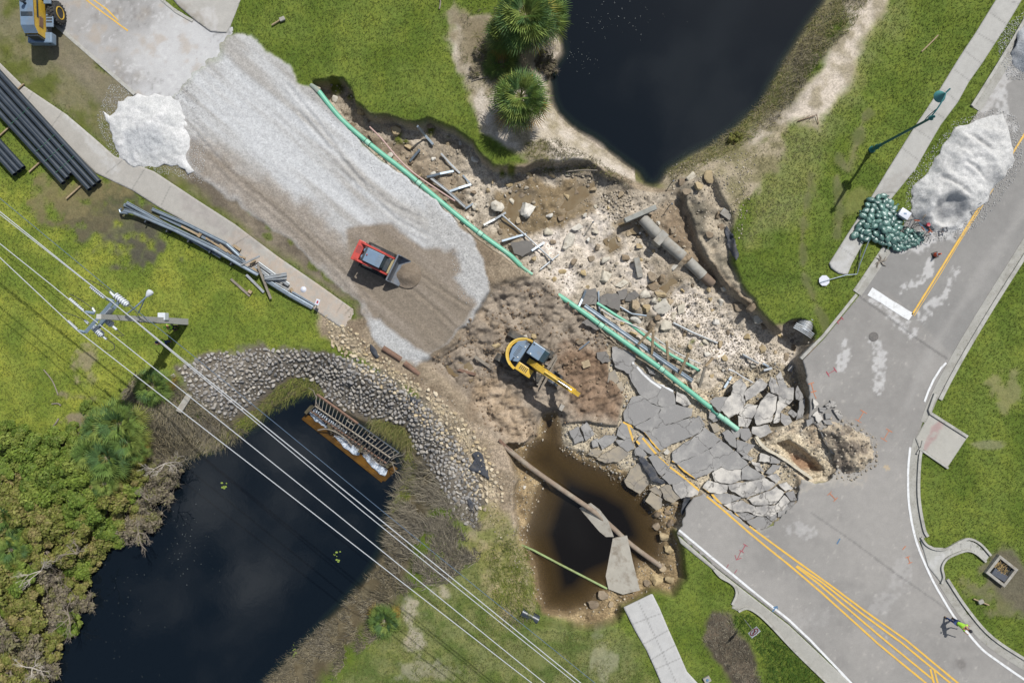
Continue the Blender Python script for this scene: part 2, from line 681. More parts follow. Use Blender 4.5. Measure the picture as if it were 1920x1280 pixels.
BASIN = [(945, 835), (972, 900), (962, 960), (975, 1010), (1000, 1080), (1000, 1130), (1030, 1166), (1100, 1182), (1160, 1167), (1168, 1142), (1225, 1112),
         (1262, 1116), (1283, 1086), (1281, 1040), (1269, 1000), (1287, 957), (1300, 934), (1240, 930), (1150, 870), (1060, 840), (1045, 780), (1020, 780), (1000, 830)]
POOL = [(985, 1000), (1010, 930), (1022, 900), (985, 870), (990, 842), (1020, 822), (1024, 790), (1040, 783), (1046, 830), (1062, 852), (1100, 870), (1150, 890),
  (1200, 920), (1222, 960), (1236, 1000), (1232, 1048), (1190, 1052), (1180, 1082), (1125, 1108), (1100, 1135), (1060, 1146), (1022, 1140), (1012, 1100), (1005, 1060)]
POND = [(1035, -150), (1040, 0), (1047, 60), (1052, 98), (1026, 130), (1033, 190), (1046, 214), (1080, 245), (1120, 268), (1160, 300), (1195, 325), (1208, 345),
  (1225, 350), (1242, 344), (1252, 322), (1290, 296), (1332, 276), (1382, 240), (1430, 195), (1448, 160), (1478, 110), (1515, 50), (1548, 5), (1600, -150)]
CANAL = [(-200, 1500), (60, 1290), (100, 1210), (130, 1130), (160, 1070), (210, 1000), (260, 960), (310, 900), (345, 850), (400, 835), (445, 808), (480, 792),
         (500, 765), (540, 745), (572, 732), (600, 735), (630, 760), (680, 790), (720, 800), (748, 836), (762, 862), (765, 900), (745, 935), (722, 1000), (722, 1035), (692, 1085),
         (650, 1132), (592, 1192), (545, 1240), (505, 1282), (300, 1500)]
FILL = [(250, 180), (330, 130), (420, 62), (470, 66), (500, 95), (545, 118), (562, 150), (590, 165), (640, 222), (700, 282), (785, 347), (850, 402), (880, 450),
  (905, 500), (920, 545), (898, 582), (868, 612), (840, 645), (800, 672), (740, 660), (700, 635), (690, 600), (660, 560), (600, 505), (540, 448),
  (470, 398), (400, 350), (350, 300), (260, 250)]
VERGE = [(-60, -60), (100, 46), (252, 176), (350, 250), (400, 335), (470, 392), (540, 445), (620, 515), (690, 580), (670, 595), (600, 535), (520, 480),
         (440, 420), (370, 375), (290, 320), (215, 290), (125, 215), (40, 160), (-60, 60)]
RIPRAP = [(345, 690), (400, 664), (480, 654), (560, 654), (620, 664), (664, 668), (705, 690), (745, 715), (800, 755), (858, 825), (888, 870), (905, 930),
          (890, 985), (862, 965), (830, 910), (800, 868), (772, 840), (762, 800), (700, 785), (640, 770), (606, 748), (592, 720), (540, 702), (500, 730), (455, 765),
          (420, 792), (400, 775), (372, 742)]
CREAM = [(612, 590), (660, 615), (705, 655), (760, 700), (820, 745), (880, 810), (925, 890), (930, 930), (905, 930), (880, 860), (850, 815), (795, 755), (740, 712), (700, 690), (660, 665), (625, 640)]
HEAP = [(1538, 806), (1556, 790), (1590, 798), (1632, 820), (1638, 862), (1612, 884), (1582, 886), (1570, 872), (1556, 840)]
WPILE = [(1838, 222), (1878, 214), (1890, 235), (1902, 300), (1882, 335), (1862, 350), (1850, 378), (1822, 405), (1795, 432), (1745, 432), (1708, 405), (1712, 350), (1740, 322), (1768, 272), (1790, 240)]
GPILE = [(222, 192), (258, 176), (300, 180), (338, 186), (350, 222), (360, 262), (352, 298), (368, 322), (352, 328), (332, 308), (298, 313), (252, 314), (224, 298), (211, 262), (200, 226), (188, 204), (206, 218), (216, 212)]
TPILE = [(1925, 38), (1903, 66), (1893, 100), (1900, 122), (1925, 140), (1990, 150), (2010, 60)]

W0 = {k: WP(v) for k, v in dict(ROAD_E=ROAD_E, ROAD_NW=ROAD_NW, PAVE_NW=PAVE_NW, PAVE_N=PAVE_N, PAVE_NE=PAVE_NE, PAVE_S=PAVE_S, PAVE_E=PAVE_E, WASH=WASH,
                               MUD=MUD, FIELD=FIELD, BASIN=BASIN, FILL=FILL, VERGE=VERGE, HEAP=HEAP, WPILE=WPILE, GPILE=GPILE, TPILE=TPILE).items()}
CANAL_Z, POND_Z, POOL_Z, PUD_Z = -1.8, -2.0, -1.55, -1.62
W0['CANAL'] = WP(CANAL, CANAL_Z)
W0['POND'] = WP(POND, POND_Z)
W0['POOL'] = WP(POOL, POOL_Z)
W0['RIPRAP'] = WP(RIPRAP, -0.8)
W0['CREAM'] = WP(CREAM, -0.3)

# ------------------------------------------------------------ the ground, one sheet out to the horizon
st = 0.09
GX0, GX1, GY0, GY1 = -40.5, 40.5, -28.35, 28.35
fx = np.arange(GX0, GX1 + st / 2, st)
fy = np.arange(GY0, GY1 + st / 2, st)
o_ = np.array([1.2, 3, 7, 15, 32, 65, 130, 260, 520, 1000, 2000])
gx = np.concatenate([GX0 - o_[::-1], fx, fx[-1] + o_]).astype(np.float64)
gy = np.concatenate([GY0 - o_[::-1], fy, fy[-1] + o_]).astype(np.float64)
X, Y = np.meshgrid(gx, gy)
shape = X.shape
PX = 960 + X * S
PY = 640 - Y * S

n1 = fbm(X, Y, 2.2, 5, 1)
n2 = fbm(X, Y, 0.8, 5, 2)
n3 = fbm(X, Y, 6.0, 4, 3)
n4 = fbm(X, Y, 0.32, 3, 4)
n5 = fbm(X, Y, 1.3, 4, 5)
# streaks along the run of the damaged road (down to the right in the photo)
ca, sa = math.cos(math.radians(-40)), math.sin(math.radians(-40))
U = X * ca + Y * sa
Vv = -X * sa + Y * ca
streak = fbm(U / 9.0, Vv / 0.9, 0.9, 4, 6)
streak2 = fbm(U / 14.0, Vv / 0.5, 0.7, 3, 7)

def region(poly, width=0.4, amp=0.0, nn=None, world=False, z=0.0, bias=0.0):
 p = poly if world else WP(poly, z)
 s = sdf(X, Y, p)
 if amp:
  s = s + (n1 * 0.6 + n2 * 0.4 if nn is None else nn) * amp
 return ss((s + bias) / width + 0.5)

Hh = 0.05 + 0.03 * n1 + 0.02 * n2 + 0.06 * n3
far = ss((np.maximum(np.abs(X) - 38, np.abs(Y) - 26)) / 10)
Hh = Hh * (1 - far) + 0.05 * far

C = np.zeros(shape + (3,), np.float32)
GR = np.ones(shape, np.float32)
PB = np.zeros(shape, np.float32)

def paint(m, rgb, grass=0.0, peb=0.0, rgb2=None, nn=None):
 global C, GR, PB
 c = np.array(rgb, np.float32)
 if rgb2 is not None:
  t = ss((n1 if nn is None else nn) * 0.9 + 0.5)[..., None]
  c = c * (1 - t) + np.array(rgb2, np.float32) * t
 m3 = m[..., None]
 C = C * (1 - m3) + c * m3
 GR = GR * (1 - m) + grass * m
 PB = PB * (1 - m) + peb * m

# lawn greens
C[:] = A(106, 121, 50)
paint(np.ones(shape), A(99, 117, 46), 1, 0, A(116, 131, 58))
paint(region([(-400, 330), (180, 330), (300, 400), (420, 500), (560, 590), (640, 660), (500, 660), (350, 690), (280, 760), (200, 860), (-400, 1000)], 3, 1.5), A(144, 152, 66), 1, 0, A(116, 132, 54))
paint(region([(500, 1400), (620, 1280), (760, 1110), (900, 1010), (1000, 1020), (1010, 1150), (1160, 1180), (1240, 1290), (1240, 1500)], 2, 1.5), A(128, 132, 84), 0.8, 0, A(98, 112, 58), n2)
# right-hand lawns, a little thinner near the bank
paint(region([(1400, 270), (1520, 200), (1640, 0), (1700, 0), (1560, 250), (1480, 420), (1400, 470)], 2.5, 1.5), A(132, 138, 82), 0.8)
# tyre marks in the east lawn
for pts, w in (([(1520, 330), (1508, 400), (1503, 450), (1508, 520), (1530, 570), (1550, 620)], 0.45), ([(1575, 300), (1590, 320), (1600, 290), (1615, 240), (1622, 215)], 0.6), ([(1570, 330), (1575, 400), (1570, 440)], 0.55)):
 d = path_d(X, Y, WP(pts))
 paint(ss((w - d + n2 * 0.35) / 0.5) * 0.75, A(128, 120, 92), 0.2, 0, A(104, 106, 70), n2)
 Hh -= 0.04 * ss((w - d) / 0.3)
# bare and mulchy spots
for px, py, rx, ry, col in ((165, 690, 20, 55, (150, 138, 112)), (150, 745, 35, 14, (138, 126, 104)), (145, 783, 30, 12, (140, 126, 108)), (235, 425, 95, 68, (98, 94, 80)), (180, 390, 90, 48, (106, 98, 76)), (255, 460, 56, 40, (88, 84, 74)), (215, 370, 70, 40, (92, 90, 70)), (140, 360, 120, 40, (128, 118, 84)),
       (60, 215, 60, 26, (120, 118, 84)), (850, 40, 10, 30, (150, 146, 110)), (1620, 380, 40, 30, (120, 124, 70)), (1885, 735, 30, 36, (136, 134, 92)),
       (1852, 832, 28, 8, (132, 132, 98)), (1130, 1230, 26, 50, (150, 148, 118)), (990, 1230, 60, 20, (120, 124, 76)), (780, 1200, 30, 26, (176, 166, 146)),
       (770, 1150, 22, 30, (180, 170, 150)), (830, 1110, 20, 16, (176, 166, 146)), (1880, 1110, 60, 50, (120, 116, 86)), (800, 1255, 60, 20, (150, 146, 120))):
 x, y = Wp(px, py)
 d = np.sqrt(((X - x) / (rx / S)) ** 2 + ((Y - y) / (ry / S)) ** 2)
 paint(ss((1.1 - d + n2 * 0.7 + n1 * 0.3) / 0.7) * 0.85, A(*col), 0.3, 0.2)
# dead brown patch by the bottom pavement, and earth round the drain inlet
paint(region([(1335, 1145), (1365, 1150), (1390, 1190), (1420, 1250), (1425, 1300), (1380, 1290), (1350, 1250), (1310, 1195)], 0.6, 0.6), A(112, 100, 84), 0.1, 0.1, A(84, 76, 64), n2)
Hh -= 0.12 * region([(1335, 1145), (1365, 1150), (1390, 1190), (1420, 1250), (1380, 1260), (1350, 1250), (1315, 1195)], 1.2)
paint(region([(1845, 1035), (1880, 1025), (1925, 1060), (1960, 1120), (1920, 1150), (1880, 1120), (1850, 1085)], 0.8, 0.7), A(110, 104, 86), 0.2, 0.3)
# banks round the two sheets of water
sp_ = sdf(X, Y, W0['POND'], 6)
sc_ = sdf(X, Y, W0['CANAL'], 6)
paint(ss((2.3 + sp_ + n1 * 0.8) / 0.9) * (PX > 1180), A(134, 128, 94), 0.5, 0.1, A(112, 112, 70))
paint(ss((4.6 + sp_ + n1 * 1.0) / 1.2) * (PX < 1200), A(196, 182, 164), 0.0, 0.4, A(158, 146, 124), n2)
paint(region([(1612, -30), (1690, -60), (1650, 30), (1600, 120), (1565, 195), (1530, 240), (1480, 232), (1440, 262), (1415, 300), (1400, 260), (1470, 205), (1520, 150), (1565, 80)], 0.9, 0.8), A(214, 200, 182), 0, 0.4, A(168, 156, 132), n2)
paint(region([(1250, 330), (1330, 280), (1400, 262), (1470, 240), (1480, 300), (1430, 350), (1380, 400), (1370, 470), (1400, 560), (1350, 520), (1320, 460), (1290, 380)], 0.7, 0.9), A(178, 164, 140), 0.1, 0.5, A(140, 132, 98), n5)
paint(region([(850, 30), (920, 20), (1040, 80), (1060, 220), (1200, 330), (1150, 330), (1100, 300), (1000, 305), (960, 280), (905, 250), (880, 180), (850, 100)], 0.6, 0.7), A(206, 194, 178), 0, 0.4, A(160, 148, 122), n5)
paint(region([(850, 30), (920, 20), (1010, 90), (1000, 130), (930, 150), (870, 130)], 1.2, 1.2), A(140, 128, 104), 0.2, 0.3)
paint(ss((3.4 + sc_ + n1 * 1.1) / 1.5), A(118, 108, 86), 0.3, 0.1, A(98, 88, 68), n2)
# verge beside the damaged road
paint(region(VERGE, 0.8, 0.5), A(130, 124, 94), 0.45, 0.1, A(100, 106, 52), n1 + 0.5 * n2)
paint(region([(60, 60), (110, 50), (252, 176), (350, 255), (400, 335), (440, 370), (400, 370), (300, 300), (200, 200), (100, 120)], 1.2, 0.9) * 0.8, A(136, 126, 108), 0.2, 0.2)
paint(region([(340, 255), (470, 370), (620, 500), (700, 585), (700, 640), (650, 560), (560, 500), (440, 410), (350, 330)], 0.8, 0.5), A(142, 130, 112), 0.1, 0.3, A(112, 102, 88), n5)
for px, py, rr in ((470, 395, 9), (505, 420, 11), (545, 455, 8), (590, 495, 12), (620, 512, 16), (655, 535, 13), (480, 365, 7), (505, 445, 8)):
 x, y = Wp(px, py)
 d = np.sqrt((X - x) ** 2 + (Y - y) ** 2)
 paint(ss((rr / S * 1.3 - d + n2 * 0.3) / 0.3) * 0.9, A(106, 116, 56), 0.8, 0)
# ground south-west of the slab field: trampled sand, clay and stones
paint(region([(600, 580), (690, 600), (800, 660), (900, 700), (960, 800), (980, 900), (985, 1000), (1000, 1150), (960, 1100), (930, 1010), (900, 930), (850, 830), (760, 720), (660, 660), (600, 630)], 0.6, 0.6),
      A(176, 158, 136), 0, 0.8, A(150, 134, 112), n5)
paint(region(CREAM, 0.6, 0.5), A(190, 174, 146), 0, 1.0, A(150, 136, 114), n2)
paint(region([(885, 930), (960, 960), (1000, 1060), (1005, 1150), (940, 1180), (900, 1100), (880, 1000)], 1.0, 0.8), A(138, 138, 84), 0.6, 0.1, A(166, 154, 118), n2)

# canal and pond banks fall to the water
sc_r = sc_ + n2 * 0.12
hc = np.where(sc_r > 0, CANAL_Z - np.clip(sc_r, 0, 3) * 0.55, CANAL_Z * (1 - ss(-sc_r / 3.6)))
Hh = np.minimum(Hh, hc + 0.05 * n2)
sp_r = sp_ + n2 * 0.15
hp = np.where(sp_r > 0, POND_Z - np.clip(sp_r, 0, 3) * 0.6, POND_Z * (1 - ss(-sp_r / 2.6)))
Hh = np.minimum(Hh, hp + 0.06 * n2)

def carve(poly, floor, width, amp=0.25, world=False, nn=None):
 global Hh
 m = region(poly, width, amp, nn, world)
 Hh = Hh * (1 - m) + np.minimum(Hh, floor) * m
 return m

def slab_z(px, py):
 u = np.clip(((1470 - px) * 0.62 + (965 - py) * 0.78) / 320.0, 0, 1)
 v = np.clip((810 - py) / 60.0, 0, 1) * np.clip((px - 1380) / 60.0, 0, 1)
 w = np.clip((1250 - px) / 90.0, 0, 1) * np.clip((py - 850) / 60.0, 0, 1)
 return -0.12 - 0.55 * u - 0.22 * v - 0.45 * w

# slumped ledge between the eastern lawn and the gash
LEDGE = [(1262, 345), (1290, 325), (1335, 330), (1352, 370), (1372, 402), (1376, 470), (1392, 530), (1425, 580), (1462, 628), (1440, 618), (1380, 560), (1320, 490), (1290, 400)]
m = region(LEDGE, 0.35, 0.3)
Hh = Hh * (1 - m) + np.minimum(Hh, -0.5 + 0.3 * n2 + 0.1 * n4) * m
paint(m, A(186, 172, 150), 0.0, 0.5, A(128, 120, 104), n5)
# everything the flood stripped, before the single features
strip = region([(590, 165), (700, 212), (850, 240), (925, 310), (1100, 300), (1280, 352), (1322, 470), (1452, 610), (1500, 605), (1535, 640), (1530, 690), (1545, 780), (1590, 860), (1575, 910), (1515, 905), (1500, 960), (1400, 1000), (1280, 1000), (1180, 950),
    (1060, 850), (960, 850), (900, 800), (820, 740), (700, 680), (640, 600), (690, 600), (780, 640), (900, 500), (800, 370)], 0.4, 0.2)
paint(strip, A(158, 142, 120), 0, 0.6, A(134, 118, 98), n2)
# stones lie on dark grit
paint(ss((sdf(X, Y, W0['RIPRAP'], 4) + 0.4 + n2 * 0.5) / 0.6), A(140, 132, 120), 0, 0.6, A(112, 104, 92), n2)
# the great washout
clod = np.maximum(n2, 0) * 0.35 + np.maximum(n4, 0) * 0.12
m = carve(WASH, -1.55 + 0.26 * n1 + 0.24 * n2 + 0.09 * n4, 0.28, 0.22)
paint(m, A(202, 189, 170), 0, 0.6, A(160, 147, 128), n1 + 0.5 * n2)
paint(region([(985, 440), (1090, 360), (1160, 400), (1230, 520), (1200, 545), (1120, 480), (1085, 545), (1030, 560), (1000, 520)], 1.0, 1.0) * m, A(232, 220, 206), 0, 0.6, A(206, 193, 175), n2)
paint(region([(1225, 540), (1330, 540), (1400, 610), (1460, 660), (1520, 650), (1500, 690), (1430, 690), (1370, 700), (1300, 650), (1250, 600)], 1.0, 0.8) * m, A(238, 226, 212), 0, 0.6, A(212, 199, 181), n2)
paint(region([(1180, 400), (1290, 370), (1330, 460), (1400, 570), (1330, 530), (1250, 420)], 0.8, 0.7) * m, A(172, 154, 130), 0, 0.4, A(144, 126, 104), n5)
paint(region([(640, 230), (760, 250), (860, 330), (900, 400), (850, 400), (760, 330)], 0.8, 0.7) * m, A(168, 152, 130), 0, 0.4, A(132, 118, 100), n5)
paint(region([(930, 350), (1080, 320), (1120, 380), (1060, 420), (1000, 440), (930, 430)], 0.8, 0.9) * m, A(142, 124, 96), 0, 0.4)
# tussocks of turf slumped in the hole
for px, py, rr in ((632, 165, 13), (655, 180, 9), (745, 258, 11), (760, 262, 7), (808, 245, 9), (838, 254, 8), (960, 322, 12), (940, 325, 9), (1300, 640, 8), (1318, 645, 6), (1235, 563, 5)):
 x, y = Wp(px, py, -1.2)
 d = np.sqrt((X - x) ** 2 + (Y - y) ** 2)
 t = ss((rr / S * 1.2 - d + n2 * 0.25) / 0.35)
 Hh += t * 0.3
 paint(t, A(104, 112, 48), 0.9, 0)
# hollows that hold muddy water
PUDS = [([(945, 395), (955, 375), (975, 362), (1000, 365), (990, 385), (985, 410), (970, 440), (950, 440), (940, 415)], -1.62),
  ([(1050, 390), (1060, 372), (1085, 350), (1112, 345), (1110, 362), (1090, 385), (1065, 402)], -1.62),
  ([(1155, 420), (1175, 415), (1200, 420), (1195, 432), (1170, 434)], -1.6), ([(1235, 540), (1262, 515), (1268, 530), (1250, 552)], -1.6), ([(1137, 452), (1152, 445), (1158, 460), (1146, 468)], -1.6)]
for pg, lv in PUDS:
 s = sdf(X, Y, WP(pg, lv), 3) + n2 * 0.2
 t = ss((s + 0.7) / 0.7)
 Hh = Hh * (1 - t) + np.minimum(Hh, lv + 0.05 - np.clip(s, -0.3, 0.3) * 0.5) * t
 paint(ss((s + 0.5) / 0.4) * 0.8, A(150, 134, 110), 0, 0.2)
# muddy working platform of the excavator
rid = fbm(X * 0.9 + Y * 0.5, (Y * 0.9 - X * 0.5) * 1.6, 1.0, 4, 2)
m = region(MUD, 1.0, 0.5)
mudz = -0.82 + 0.30 * n2 + 0.10 * n4 + 0.42 * np.abs(rid) + 0.16 * n1
Hh = Hh * (1 - m) + mudz * m
paint(m, A(168, 154, 137), 0, 0.4, A(140, 127, 112), n2)
paint(region([(1060, 640), (1150, 660), (1170, 720), (1160, 790), (1090, 780), (1050, 740)], 1.2, 0.9) * m, A(158, 134, 112), 0, 0.3, A(130, 108, 88), n2)
paint(region([(880, 700), (960, 720), (1010, 800), (1010, 860), (950, 830), (880, 760)], 1.0, 0.9), A(186, 166, 142), 0, 0.4, A(158, 138, 114), n2)
for off in (-0.9, 0.9):
 d = path_d(X, Y, offset_path(smooth_path(WP([(868, 588), (905, 622), (945, 648), (1010, 688)], -.8), 4), off)) + n4 * 0.1
 Hh -= 0.10 * ss((0.38 - d) / 0.15) * (1 + 0.4 * np.sin(U * 16))
 paint(ss((0.4 - d) / 0.2) * 0.6, A(176, 158, 136), 0, 0.2)
# bed under the broken slabs
m = carve(FIELD, slab_z(PX, PY) - 0.30 + 0.10 * n2 + 0.05 * n4, 0.3, 0.15)
paint(m, A(206, 192, 166), 0, 0.8, A(170, 156, 132), n2)
paint(region([(1290, 700), (1380, 660), (1440, 700), (1330, 770)], 0.5, 0.4) * m, A(198, 182, 156), 0, 1.0)
# scour basin with the brown pool
m = carve(BASIN, -1.25 + 0.22 * n1 + 0.25 * n2, 0.45, 0.25)
paint(m, A(176, 154, 118), 0, 0.8, A(140, 120, 90), n2)
s = sdf(X, Y, W0['POOL'], 4) + n2 * 0.12
hpool = np.where(s > 0, POOL_Z - np.clip(s, 0, 2.2) * 0.75, POOL_Z * (1 - np.clip(-s / 0.8, 0, 1)) - 1.0 * np.clip(-s / 0.8, 0, 1))
mm = ss((s + 0.9) / 0.3)
Hh = Hh * (1 - mm) + np.minimum(Hh, hpool + 0.06 * n2) * mm
paint(ss((s + 0.5) / 0.4), A(116, 98, 72), 0, 0.3)
Hh = np.where((s > -3) & (PX < 990) & (PX > 930) & (PY > 840) & (PY < 1130), np.minimum(Hh, 0.05 + np.clip((PX - 985) / 60, -1, 0) * -0.0), Hh)
# pit cut through the road beside the spoil heap
PIT = [(1462, 832), (1484, 826), (1508, 840), (1536, 862), (1552, 884), (1536, 893), (1500, 876), (1478, 856)]
m = region(PIT, 0.35, 0.12)
Hh = Hh * (1 - m) + (-1.3 + 0.15 * n2) * m
bank = region([(1470, 800), (1510, 785), (1535, 800), (1575, 860), (1575, 885), (1556, 905), (1520, 912), (1480, 880), (1440, 850), (1440, 825)], 0.3, 0.1)
Hh = np.where(m < 0.5, Hh * (1 - bank) + (-0.32 + 0.28 * n2 + 0.12 * n4) * bank, Hh)
paint(bank, A(208, 194, 170), 0, 0.8, A(176, 158, 134), n2)
paint(region(PIT, 0.5, 0.15, bias=0.5), A(206, 190, 162), 0, 0.9)
paint(region([(1490, 850), (1540, 872), (1550, 890), (1500, 884)], 0.4, 0.2), A(160, 130, 104), 0, 0.4)
# crushed-stone fill the crew has spread
m = region(FILL, 0.3, 0.3, n1 + 0.5 * n2)
edge = region(FILL, 2.6, 0.4, bias=-0.9)
NWm = ss((X * 0.78 - Y * 0.62 - (Wp(350, 120)[0] * 0.78 - Wp(350, 120)[1] * 0.62) + n1 * 0.9) / 1.5)
fillz = (0.05 + 0.03 * streak + 0.02 * streak2 + 0.015 * n2)
Hh = np.where(NWm > 0.02, Hh * (1 - m) + fillz * m * NWm + (-0.12) * m * (1 - NWm), Hh * (1 - m) + (-0.12) * m)
m = m * NWm
paint(m, A(204, 204, 203), 0, 0.2, A(186, 184, 180), streak)
paint(m * ss(streak * 1.0 + 0.1) * 0.35, A(152, 142, 128), 0, 0.3)
paint(m * region([(350, 260), (500, 330), (620, 430), (700, 520), (690, 640), (600, 510), (470, 400), (380, 330)], 1.5, 0.8) * 0.95, A(142, 130, 115), 0, 0.4, A(160, 150, 138), streak)
paint(m * region([(800, 380), (880, 450), (930, 545), (870, 620), (840, 560), (810, 480)], 0.4, 0.4), A(186, 184, 180), 0, 0.35)
damp = region([(655, 430), (700, 418), (735, 425), (790, 465), (850, 468), (865, 510), (850, 520), (895, 570), (860, 620), (840, 650), (810, 668), (740, 655), (700, 600), (672, 555), (655, 500)], 0.5, 0.35)
paint(damp * ss((region(FILL, 1.0, 0.3)) * 1.2), A(140, 128, 113), 0, 0.3, A(152, 140, 126), streak)
Hh -= damp * 0.03
paint(region([(692, 598), (712, 600), (740, 625), (790, 655), (812, 672), (780, 682), (740, 668), (705, 640)], 0.4, 0.3), A(186, 185, 182), 0, 0.4)
# wheel ruts along the fill
for pts in ([(560, 210), (640, 300), (720, 375), (785, 408)], [(540, 160), (600, 235), (660, 320), (735, 405), (800, 440)], [(745, 520), (800, 565), (850, 612)], [(765, 500), (830, 545), (878, 575)], [(350, 230), (440, 330), (560, 430), (690, 560)]):
 d = path_d(X, Y, smooth_path(WP(pts), 5)) + n4 * 0.08
 Hh += 0.035 * (ss((0.5 - d) / 0.2) - 1.7 * ss((0.2 - d) / 0.15)) * (d < 0.7)
# made ground keeps below the road and pavement sheets laid on it
for k, dep in (('ROAD_E', 0.16), ('PAVE_NE', 0.12), ('PAVE_S', 0.12), ('PAVE_E', 0.12), ('PAVE_N', 0.12)):
 s = sdf(X, Y, W0[k], 1.5)
 mm = ss((s - 0.03) / 0.12)
 Hh = Hh * (1 - mm) + np.minimum(Hh, -dep) * mm
 if k == 'ROAD_E':
  mm = ss((s + 0.52) / 0.12)
  Hh = Hh * (1 - mm) + np.minimum(Hh, -0.03) * mm
  mm = ss((s + 0.9) / 0.2)
  Hh = Hh * (1 - mm) + np.minimum(Hh, 0.1) * mm
for pg in ([(1716, 996), (1736, 1022), (1775, 1030), (1815, 1012), (1850, 1045), (1815, 1028), (1774, 1044), (1768, 1090), (1740, 1062)],
           [(1270, 1002), (1345, 1067), (1600, 1285), (1720, 1392), (1690, 1392), (1490, 1222), (1400, 1142), (1374, 1138), (1380, 1100), (1335, 1066), (1276, 1018)]):
 mm = ss((sdf(X, Y, WP(pg), 1) + 0.05) / 0.1)
 Hh = Hh * (1 - mm) + np.minimum(Hh, -0.05) * mm
s = sdf(X, Y, W0['PAVE_NW'], 1)
mm = ss((s - 0.03 + 0.0) / 0.12) * ss((sdf(X, Y, WP([(-100, 0), (300, 200), (640, 520), (640, 640), (300, 500), (-100, 300)])) + 0.5) / 1)
Hh = Hh * (1 - mm) + np.minimum(Hh, -0.1) * mm
s = sdf(X, Y, W0['ROAD_NW'], 1)
mm = ss((s - 0.03) / 0.12) * (1 - ss(NWm * 1.6))
Hh = Hh * (1 - mm) + np.minimum(Hh, -0.1) * mm

# height lookup
iy0 = len(o_)
HF = Hh[iy0:iy0 + len(fy), iy0:iy0 + len(fx)].astype(np.float32).copy()
GF = GR[iy0:iy0 + len(fy), iy0:iy0 + len(fx)].copy()
CF = C[iy0:iy0 + len(fy), iy0:iy0 + len(fx)].copy()

def samp(F, x, y):
 x = np.asarray(x, float)
 y = np.asarray(y, float)
 u = np.clip((x - GX0) / st, 0, len(fx) - 1.001)
 v = np.clip((y - GY0) / st, 0, len(fy) - 1.001)
 i = u.astype(int)
 j = v.astype(int)
 a = u - i
 b = v - j
 if F.ndim == 3:
  a = a[..., None]
  b = b[..., None]
 return (F[j, i] * (1 - a) * (1 - b) + F[j, i + 1] * a * (1 - b) + F[j + 1, i] * (1 - a) * b + F[j + 1, i + 1] * a * b)

def hz(x, y):
 return float(samp(HF, x, y))

def Wg(px, py, dz=0.0):
 """the spot on the ground seen at a photo pixel"""
 z = 0.0
 for _ in range(6):
  x, y = Wp(px, py, z)
  z = hz(x, y)
 x, y = Wp(px, py, z)
 return (x, y, z + dz)

ground_mat = attr_mat('ground_surface', 0.95, (9, 0.19), (2.6, 0.12), (9, 0.6, 0.04), 0.15, peb=True)
ny, nx = shape
ii, jj = np.meshgrid(np.arange(nx - 1), np.arange(ny - 1))
b0 = (jj * nx + ii).ravel()
gF = np.stack([b0, b0 + 1, b0 + nx + 1, b0 + nx], 1)
gV = np.stack([X.ravel(), Y.ravel(), Hh.ravel()], 1)
ground = np_mesh('ground', gV, gF, [ground_mat], cols=C.reshape(-1, 3), floats={'gr': GR, 'peb': PB}, smooth=True)
tag(ground, kind='structure')

# ------------------------------------------------------------ roads and pavements
asphalt_mat = attr_mat('asphalt_surface', 0.85, (16, 0.13), (1.7, 0.07), (40, 0.35, 0.01), 0.3)
concrete_mat = attr_mat('concrete_surface', 0.85, (14, 0.10), (1.6, 0.08), (30, 0.3, 0.008), 0.3)

def lerp3(c, m, rgb):
 m = np.clip(m, 0, 1)[..., None]
 return c * (1 - m) + np.array(rgb, np.float32) * m

